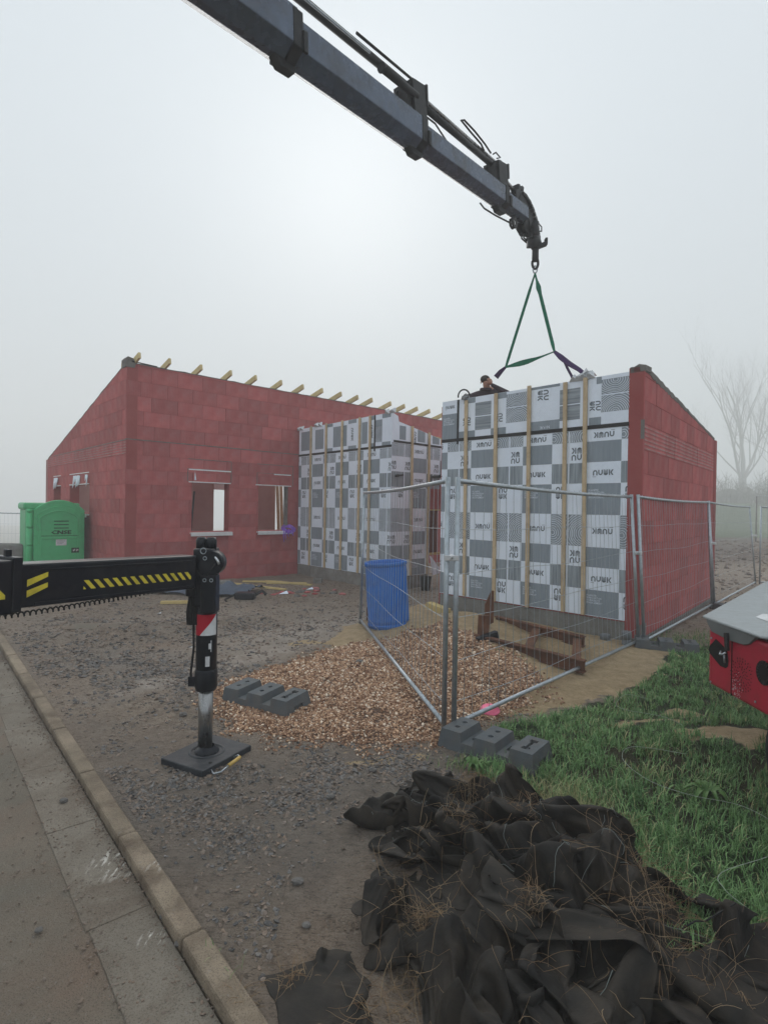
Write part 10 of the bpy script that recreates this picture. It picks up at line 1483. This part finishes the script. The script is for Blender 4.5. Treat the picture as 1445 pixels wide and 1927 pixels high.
def tarp(k, cx, cy, z, s, rz, sz, label, tilt=(0, 0), part=None, mm='tarp', sx=1.):
    P = tdec(k)
    if part: P = P[part[0]:part[1], part[2]:part[3]]; c = P.reshape(-1, 3); P = P-[(c[:, 0].min()+c[:, 0].max())/2, (c[:, 1].min()+c[:, 1].max())/2, c[:, 2].min()]
    c, s_ = math.cos(rz), math.sin(rz); x = (P[..., 0]*c-P[..., 1]*s_)*s*sx; y = (P[..., 0]*s_+P[..., 1]*c)*s; zz = P[..., 2]*sz+x*tilt[0]+y*tilt[1]
    ny, nx = P.shape[:2]; X_ = x+cx; Y_ = y+cy; Z_ = np.maximum(zz+z, terr(X_, Y_)+.004)
    ii = np.arange(nx*ny).reshape(ny, nx); F = np.stack([ii[:-1, :-1], ii[:-1, 1:], ii[1:, 1:], ii[1:, :-1]], -1).reshape(-1, 4)
    o = arrays('tarp', np.stack([X_.ravel(), Y_.ravel(), Z_.ravel()], 1), F, mm, True, label=label, cat='tarp', group='black woven tarps heaped at the front')
    m = o.modifiers.new('s', 'SOLIDIFY'); m.thickness = .004
    m = o.modifiers.new('u', 'SUBSURF'); m.levels = 1; m.render_levels = 1
    return o, np.stack([X_, Y_, Z_], -1)
TP = []
o, p = tarp('A', .62, 2.86, -.06, 1.02, R_(8), .74, 'largest crumpled black woven tarp forming the top of the heap'); TP.append(p)
o, p = tarp('A2', .93, 2.36, -.12, 1.02, R_(25), .70, 'crumpled black woven tarp at the right side of the heap'); TP.append(p)
o, p = tarp('A2', .44, 2.18, -.12, .92, R_(190), .66, 'crumpled black woven tarp filling the lower front of the heap'); TP.append(p)
o, p = tarp('A', .80, 1.86, -.12, .85, R_(120), .55, 'crumpled black woven tarp cut by the bottom edge in the middle'); TP.append(p)
o, p = tarp('C', .15, 3.30, .0, .42, R_(25), 1.25, 'smooth folded end of black tarp lying toward the gravel', sx=1.1); TP.append(p)
o, p = tarp('E', .06, 2.58, -.02, .80, R_(30), .62, 'small brownish tarp fold sticking out at the left of the heap'); TP.append(p)
o, p = tarp('C', 1.90, 2.00, .05, 1.0, R_(-14), .9, 'smooth grey black tarp spread over the grass at bottom right'); TP.append(p)
o, p = tarp('C', -.22, 1.92, .012, .36, R_(80), .35, 'flat scrap of black tarp lying by the kerb at the bottom edge'); TP.append(p)
# bright marker threads woven into the tarp
mb = MB()
def thread(P, i0, j0, i1, j1, n=14):
    pts = []
    for f in np.linspace(0, 1, n):
        i = i0+(i1-i0)*f; j = j0+(j1-j0)*f; a, b_ = int(i), int(j); a = min(a, P.shape[0]-2); b_ = min(b_, P.shape[1]-2)
        q = P[a, b_]*(1-(i-a))*(1-(j-b_))+P[a+1, b_]*(i-a)*(1-(j-b_))+P[a, b_+1]*(1-(i-a))*(j-b_)+P[a+1, b_+1]*(i-a)*(j-b_); pts.append(Vector(q)+Vector((0, 0, .005)))
    MB.tube(mb, pts, .0011, 4)
thread(TP[6], 3, 2, 3, 31, 60); thread(TP[6], 11, 2, 11, 31, 60); thread(TP[6], 19, 2, 19, 31, 60)
for k in range(6): thread(TP[0], 6+10*k, 4, 6+10*k, 56, 120)
for k in range(4): thread(TP[1], 8+14*k, 4, 8+14*k, 50, 120)
thread(TP[4], 9, 2, 9, 31, 60); thread(TP[4], 18, 2, 18, 31, 60)
mb.build('marker_threads', mat('thread', (.22, .25, .24), None, 5, .7), None, 'thin pale marker threads on the woven tarps', 'threads', kind='stuff')
# dry roots and straw tangled over the tarps
def strands(cx, cy, n, sx, sy, L, zb, seed, curl=1., r=.0011):
    g = np.random.RandomState(seed); out = []
    for k in range(n):
        x, y = cx+g.normal(0, sx), cy+g.normal(0, sy); a = g.uniform(0, 6.28); l_ = L*g.uniform(.5, 1.3); b_ = g.normal(0, 1.6)*curl; el = g.uniform(.05, .8)
        pts = []; p = Vector((x, y, 0)); z0 = ztop(x, y)+zb
        zz = z0; d = a; step = l_/6
        for i in range(7):
            pts.append(Vector((p.x, p.y, max(zz, ztop(p.x, p.y)+.004)))); p = p+Vector((math.cos(d)*step, math.sin(d)*step, 0))*(1-el*.4); d += b_/6; zz += step*(el-.30*i*.33)
        out.append((pts, r*g.uniform(.7, 1.5)))
    return out
_hp = np.concatenate([p.reshape(-1, 3) for p in TP]); _gx = ((_hp[:, 0]+1)/.03).astype(int); _gy = ((_hp[:, 1]-1)/.03).astype(int)
_H = np.full((160, 140), -9.); ok = (_gx >= 0) & (_gx < 160) & (_gy >= 0) & (_gy < 140); np.maximum.at(_H, (_gx[ok], _gy[ok]), _hp[ok, 2])
def ztop(x, y):
    i, j = int((x+1)/.03), int((y-1)/.03); g = zt(x, y)
    return max(g, _H[i, j]) if 0 <= i < 160 and 0 <= j < 140 else g
S = []
for (cx, cy, n, s, L, sd, cu) in ((.55, 3.30, 300, .055, .13, 1, .5), (.70, 3.45, 160, .07, .12, 2, .5), (.42, 2.95, 170, .07, .12, 3, .5), (.75, 2.9, 130, .06, .10, 4, .5), (.17, 2.35, 280, .06, .13, 5, .6), (.62, 2.28, 140, .06, .12, 6, .6),
                               (1.12, 2.22, 120, .10, .34, 7, 1.6), (1.22, 2.55, 110, .08, .25, 8, 1.2), (1.28, 2.40, 110, .04, .12, 9, .6), (.05, 1.95, 150, .09, .20, 10, .8), (.9, 2.6, 60, .3, .30, 11, 1.), (.4, 2.3, 90, .3, .28, 12, 1.), (1.25, 1.95, 50, .10, .30, 13, 1.4),
                               (1.62, 2.38, 60, .05, .16, 14, .8), (-.50, 1.97, 200, .03, .10, 15, .3), (-.30, 2.08, 110, .05, .09, 19, .4), (.9, 3.35, 120, .10, .15, 16, .7), (.25, 2.7, 70, .12, .2, 17, .9), (.85, 2.05, 90, .2, .22, 18, 1.)):
    S += strands(cx, cy, int(n*.42), s*.85, s*.85, L*.85, .008, sd, cu)
VV = []; FF = []; T1 = []; o_ = 0; g = np.random.RandomState(5)
for pts, r in S:
    n = len(pts); P = np.array([p[:] for p in pts]); rad = np.linspace(1, .4, n)*r
    off = np.array([[1, 0, 0], [-.5, 0, .87], [-.5, 0, -.87]]); off2 = np.array([[1, 0, 0], [-.5, .87, 0], [-.5, -.87, 0]])
    dd = P[-1]-P[0]; of = off if abs(dd[1]) > abs(dd[0]) else np.array([[0, 1, 0], [0, -.5, .87], [0, -.5, -.87]])
    v = P[:, None]+of[None]*rad[:, None, None]; VV.append(v.reshape(-1, 3))
    for i in range(n-1):
        for k in range(3): FF.append((o_+i*3+k, o_+i*3+(k+1) % 3, o_+i*3+3+(k+1) % 3, o_+i*3+3+k))
    T1.append(np.full(n*3, g.uniform(0, 1))); o_ += n*3
arrays('dry_roots', np.concatenate(VV), np.array(FF), 'straw', True, dict(tone=np.concatenate(T1)), kind='stuff', label='dry orange roots and straw tangled over the tarp heap', cat='roots')
MB().tube([Vector((1.24, 2.26, ztop(1.24, 2.26)+.02)), Vector((1.31, 2.29, ztop(1.3, 2.29)+.07)), Vector((1.35, 2.29, ztop(1.3, 2.29)+.07)), Vector((1.43, 2.22, ztop(1.42, 2.22)+.02))], .0035, 5).build('twig', 'blackmat', None, 'bent dark twig on the bottom right tarp', 'twig')

# ------------------------------------------------------------------ worker behind the wall
px_, py_ = 1.84, 10.15; base = 2.62
sf = thing('work_platform', (px_, py_+.05, 0), 'plain board platform the worker stands on behind the membrane wall', 'platform')
for dy in (-.30, .0, .30): MB().box((px_-.25, py_+dy-.14, base-.06), (px_+.75, py_+dy+.14, base-.01)).build('deck_board', 'scaff', sf)
for dx in (-.2, .7):
    for dy in (-.4, .4): MB().tube([(px_+dx, py_+dy, -.1), (px_+dx, py_+dy, base-.06)], .024, 8).build('leg', 'zinc', sf)
def skin_body(joints, edges, name, mats, parent, sub=2):
    me = bpy.data.meshes.new(name); me.from_pydata([j[0] for j in joints], edges, []); o = bpy.data.objects.new(name, me); col.objects.link(o)
    o.modifiers.new('k', 'SKIN'); s = o.modifiers.new('s', 'SUBSURF'); s.levels = s.render_levels = sub
    for i, j in enumerate(joints): me.skin_vertices[0].data[i].radius = (j[1], j[2] if len(j) > 2 else j[1])
    me.skin_vertices[0].data[0].use_root = True
    bpy.context.view_layer.update(); dg = bpy.context.evaluated_depsgraph_get(); m2 = bpy.data.meshes.new_from_object(o.evaluated_get(dg)); bpy.data.objects.remove(o)
    for m in mats: m2.materials.append(M[m])
    o = bpy.data.objects.new(name, m2); col.objects.link(o); return fin(o, parent)
pr_ = thing('person', (px_, py_, base), 'worker in dark jacket leaning over the membrane wall, gloved hand on its edge', 'person')
hx, hy_, hz = 1.775, 9.93, 4.06
J = [((px_+.05, py_+.02, base+.86), .15, .12), ((px_+.04, py_-.04, base+1.10), .155, .12), ((px_+.02, py_-.10, base+1.26), .17, .12), ((px_+.02, py_-.14, base+1.33), .09),   # 0-3 pelvis..neck base
     ((hx, hy_, hz-.10), .055), ((hx, hy_-.01, hz-.02), .085, .09), ((hx+.005, hy_-.01, hz+.05), .078, .088),      # 4 neck, 5 head, 6 crown
     ((hx+.085, hy_-.035, hz-.015), .014), ((px_-.06, py_+.02, base+.48), .085), ((px_-.07, py_+.05, base+.10), .055), ((px_-.08, py_-.08, base+.045), .045),
     ((px_+.15, py_+.02, base+.48), .085), ((px_+.16, py_+.05, base+.10), .055), ((px_+.17, py_-.08, base+.045), .045),
     ((px_-.17, py_-.16, base+1.24), .075), ((px_-.36, py_-.35, base+1.16), .05), ((1.40, 9.66, 3.76), .034),      # 14-16 left arm to the wall edge
     ((px_+.22, py_-.12, base+1.27), .08), ((px_+.30, py_-.42, base+1.20), .055), ((hx+.06, hy_-.13, hz-.06), .034)]    # 17-19 raised arm
E_ = [(0, 1), (1, 2), (2, 3), (3, 4), (4, 5), (5, 6), (5, 7), (0, 8), (8, 9), (9, 10), (0, 11), (11, 12), (12, 13), (2, 14), (14, 15), (15, 16), (2, 17), (17, 18), (18, 19)]
body = skin_body(J, E_, 'body', ['jacket', 'skin', 'trouser'], pr_)
for p in body.data.polygons:
    c = p.center; p.use_smooth = True
    p.material_index = 1 if c.z > hz-.115 and (Vector((hx, hy_, hz)) - c).length < .17 else (2 if c.z < base+.86 else 0)
def hand(c, d, up, parent, m, s=1.):
    """palm with five separate curled fingers; d = finger direction, up = back of the hand"""
    d = Vector(d).normalized(); up = Vector(up).normalized(); sd_ = d.cross(up).normalized(); c = Vector(c); mb = MB()
    mb.ico(c+d*.04*s, .045*s, (1, 1, 1)); 
    for k, (o_, l_) in enumerate(((-.030, .062), (-.010, .074), (.010, .070), (.030, .055))):
        a = c+d*.065*s+sd_*o_*s; mb.tube([a, a+d*l_*.45*s-up*.006*s, a+d*l_*.8*s-up*.026*s, a+d*l_*.85*s-up*.05*s], [.0115*s, .0105*s, .0095*s, .007*s], 7)
    a = c+d*.02*s-sd_*.035*s; mb.tube([a, a+d*.028*s-sd_*.026*s-up*.012*s, a+d*.055*s-sd_*.024*s-up*.03*s], [.014*s, .012*s, .008*s], 7)
    return mb.build('hand', m, parent)
hand((1.40, 9.65, 3.755), (-.5, -.75, -.2), (0, -.3, 1), pr_, 'glove', 1.15)
hand((hx+.055, hy_-.135, hz-.07), (-.1, .2, 1), (.2, -1, 0), pr_, 'skin')
mb = MB(); mb.ico((hx-.012, hy_+.030, hz+.062), .092, (.92, 1.0, .78), sub=3)
hr = mb.build('hair', 'hair', pr_)
mb = MB()
for sx_ in (-.032, .038): mb.ico((hx+.02+sx_, hy_-.088+abs(sx_)*.3, hz+.008), .011, (1, .6, .7), sub=2)
mb.build('eyes', 'hole', pr_)
MB().ico((hx+.024, hy_-.10, hz-.018), .017, (.7, .9, 1.2), sub=2).build('nose', 'skin', pr_)
MB().ico((hx+.022, hy_-.09, hz-.052), .020, (1.2, .5, .3), sub=2).build('mouth', mat('lips', (.30, .11, .09), None, 5, .5), pr_)
for sx_ in (-.088, .088): MB().ico((hx+sx_, hy_+.01, hz+.0), .026, (.35, .7, 1.1), sub=2).build('ear', 'skin', pr_)
mb = MB(); mb.tube([(hx+.075*math.cos(a)*1.1, hy_-.0+.075*math.sin(a), hz-.125+.012*math.sin(a)) for a in np.linspace(0, 6.283, 14)], .028, 8); mb.build('jacket_collar', 'jacket', pr_)
# loop of strap and cable at the gloved hand
c0 = Vector((1.345, 9.62, 3.74))
MB().tube([c0+Vector((math.cos(a)*.10, .0, math.sin(a)*.12)) for a in np.linspace(.2, 3.3, 12)], .014, 6).build('cable_loop', 'blackmat', None, 'dark cable loop standing on the wall edge at the worker\'s gloved hand', 'cable')

# ------------------------------------------------------------------ trees and field edge in the fog
def tree(x, y, z, H, r0, seed, label, name='bare_tree', lean=.0, m='bark', grp='bare trees in the fog', spread=1.):
    g = random.Random(seed); t = thing(name, (x, y, z), label, 'tree', grp)
    tr = MB(); cw = MB()
    def branch(p, d, L, r, lv, mb):
        n = 5; pts = [p]; q = p.copy(); dd = d.copy(); rs = [r]
        for i in range(n):
            dd = (dd+Vector((g.uniform(-.16, .16), g.uniform(-.16, .16), g.uniform(-.02, .12)))*(1.+.25*lv)).normalized(); q = q+dd*L/n; pts.append(q.copy()); rs.append(r*(1-.72*(i+1)/n))
        mb.tube(pts, rs, max(3, 8-2*lv), cap=False)
        if lv >= 5 or r < .006: return
        k = {0: 5, 1: 5, 2: 4, 3: 4, 4: 4}.get(lv, 3)
        for i in range(k):
            f = g.uniform(.30, 1.) if lv else g.uniform(.10, .95); a = g.uniform(0, 6.28); j = min(n-1, int(f*n)); b_ = pts[j].lerp(pts[j+1], f*n-j)
            o1 = dd.orthogonal().normalized(); o2 = dd.cross(o1); ang = g.uniform(.35, .85)*spread
            nd = (dd*math.cos(ang)+(o1*math.cos(a)+o2*math.sin(a))*math.sin(ang)+Vector((0, 0, .22))).normalized()
            branch(b_, nd, L*g.uniform(.45, .72), rs[j]*g.uniform(.42, .62), lv+1, cw)
    b0_ = Vector((x, y, z-.3)); pts = [b0_, b0_+Vector((0, 0, H*.08)), b0_+Vector((lean*.5, 0, H*.18))]
    tr.tube(pts, [r0*1.25, r0, r0*.9], 12, cap=False).build('trunk', m, t)
    tp = pts[-1]
    for (dx, dy, f, rr_) in ((.05, .1, .62, .62), (-.55, .1, .60, .5), (.50, -.1, .52, .45), (-.32, -.3, .50, .36), (-.9, .2, .38, .3), (.85, .1, .36, .32)):
        branch(tp-Vector((0, 0, g.uniform(0, H*.05))), Vector((dx*spread+lean/H, dy, 1)).normalized(), H*f, r0*rr_, 0 if f > .5 else 1, cw)
    cw.build('crown', m, t)
tree(93., 145., zt(93, 145), 42., .85, 21, 'large bare tree fading in the fog right of the red annex', spread=.72)
tree(118., 160., zt(118, 160), 40., .62, 9, 'fainter bare tree cut by the right picture edge', lean=-2, spread=.8)
tree(77., 146., zt(77, 146), 24., .28, 15, 'slim bare tree just clear of the annex edge in the fog', spread=.6)
g_ = random.Random(6)
for k, (x, y, h, lb) in enumerate(((56., 92., 5.5, 'bare thicket close to the red wall edge'), (60., 95., 4.2, 'low bare thicket left of the big tree'), (64., 93., 6.2, 'tall thin bare thicket under the big tree'), (68., 96., 4.0, 'low bare thicket right of the big tree trunk'), (72.5, 94., 5.0, 'bare thicket at the right picture edge'), (58., 84., 3.0, 'smallest bare thicket in front of the others'))):
    t = thing('bare_shrub', (x, y, zt(x, y)), lb, 'shrub', 'bare shrubs along the field edge'); mb = MB()
    for i in range(46):
        bx_, by_ = x+g_.gauss(0, 1.6), y+g_.gauss(0, 1.); hh = h*g_.uniform(.35, 1.); p = Vector((bx_, by_, zt(bx_, by_)-.1)); pts = [p]
        for j in range(5): p = p+Vector((g_.uniform(-.25, .25), g_.uniform(-.2, .2), hh/5)); pts.append(p.copy())
        mb.tube(pts, [.05, .04, .035, .025, .02, .01], 3, cap=False)
        for j in range(7):
            q = pts[g_.randint(1, 4)]; d = Vector((g_.uniform(-1, 1), g_.uniform(-.6, .6), g_.uniform(.3, 1.2)))*hh*.16; mb.tube([q, q+d, q+d*1.6+Vector((0, 0, .1))], [.025, .018, .008], 3, cap=False)
    mb.build('stems', 'shrub', t)
# hedge bank and pale greenhouse
xs_ = np.linspace(52, 140, 120); zs = np.linspace(0, 1, 6)
mb = MB(); vs = []
for i, x in enumerate(xs_):
    for j, f in enumerate(zs):
        a = math.pi*f; vs.append((x+g_.uniform(-.3, .3), 104+3*math.cos(a)+g_.uniform(-.3, .3), zt(x, 104)+(2.4+.5*math.sin(x*.5)+.4*math.sin(x*1.7))*math.sin(a)+g_.uniform(-.15, .15)-.1))
mb.add(vs, [(i*6+j, i*6+j+1, (i+1)*6+j+1, (i+1)*6+j) for i in range(119) for j in range(5)])
mb.build('hedge', 'shrub', None, 'low straggly hedge across the foggy field', 'hedge')
gt = thing('greenhouse', (88, 112, zt(88, 112)), 'long low pale roofed shed behind the hedge at right', 'shed')
MB().box((77, 110, zt(88, 112)-1), (120, 116, zt(88, 112)+3.4)).build('wall', 'glassroof', gt)
z_ = zt(88, 112)+3.4
MB().add([(76.5, 109.5, z_), (120.5, 109.5, z_), (120.5, 113, z_+1.3), (76.5, 113, z_+1.3), (120.5, 116.5, z_), (76.5, 116.5, z_)], [(0, 1, 2, 3), (3, 2, 4, 5), (0, 3, 5), (1, 4, 2), (0, 5, 4, 1)]).build('roof', 'glassroof', gt)
wf = thing('wire_fence', (24, 44, 0), 'pale wire line across the green strip at right', 'fence')
MB().tube([(22, 44, zt(22, 44)+1.0), (34, 46, zt(34, 46)+1.05), (60, 50, zt(60, 50)+1.3)], .012, 5).tube([(24, 36, 2.95), (36, 37, 3.3), (60, 38, 4.2)], .03, 5).build('wire', 'whitest', wf)
for x in (24, 36): MB().tube([(x, 36+(x-24)/12., -.1), (x, 36+(x-24)/12., 2.95+(x-24)/12*.35)], .04, 6).build('post', 'mortar', wf)

# ------------------------------------------------------------------ fog
hv = MB(); hv.box((-275, -65, -12.), (275, 300, 50)); hz_ = hv.build('haze', 'white', None, kind='stuff')
hz_.data.materials.clear(); hm_ = bpy.data.materials.new('fog'); hm_.use_nodes = True; nt = hm_.node_tree
for n_ in list(nt.nodes): nt.nodes.remove(n_)
out = nt.nodes.new('ShaderNodeOutputMaterial'); pv = nt.nodes.new('ShaderNodeVolumePrincipled'); pv.inputs['Color'].default_value = (.985, .99, .995, 1); pv.inputs['Density'].default_value = FOG; pv.inputs['Anisotropy'].default_value = .0
nt.links.new(pv.outputs[0], out.inputs['Volume']); hz_.data.materials.append(hm_)
hz_['label'] = 'thin even morning fog over the whole site'
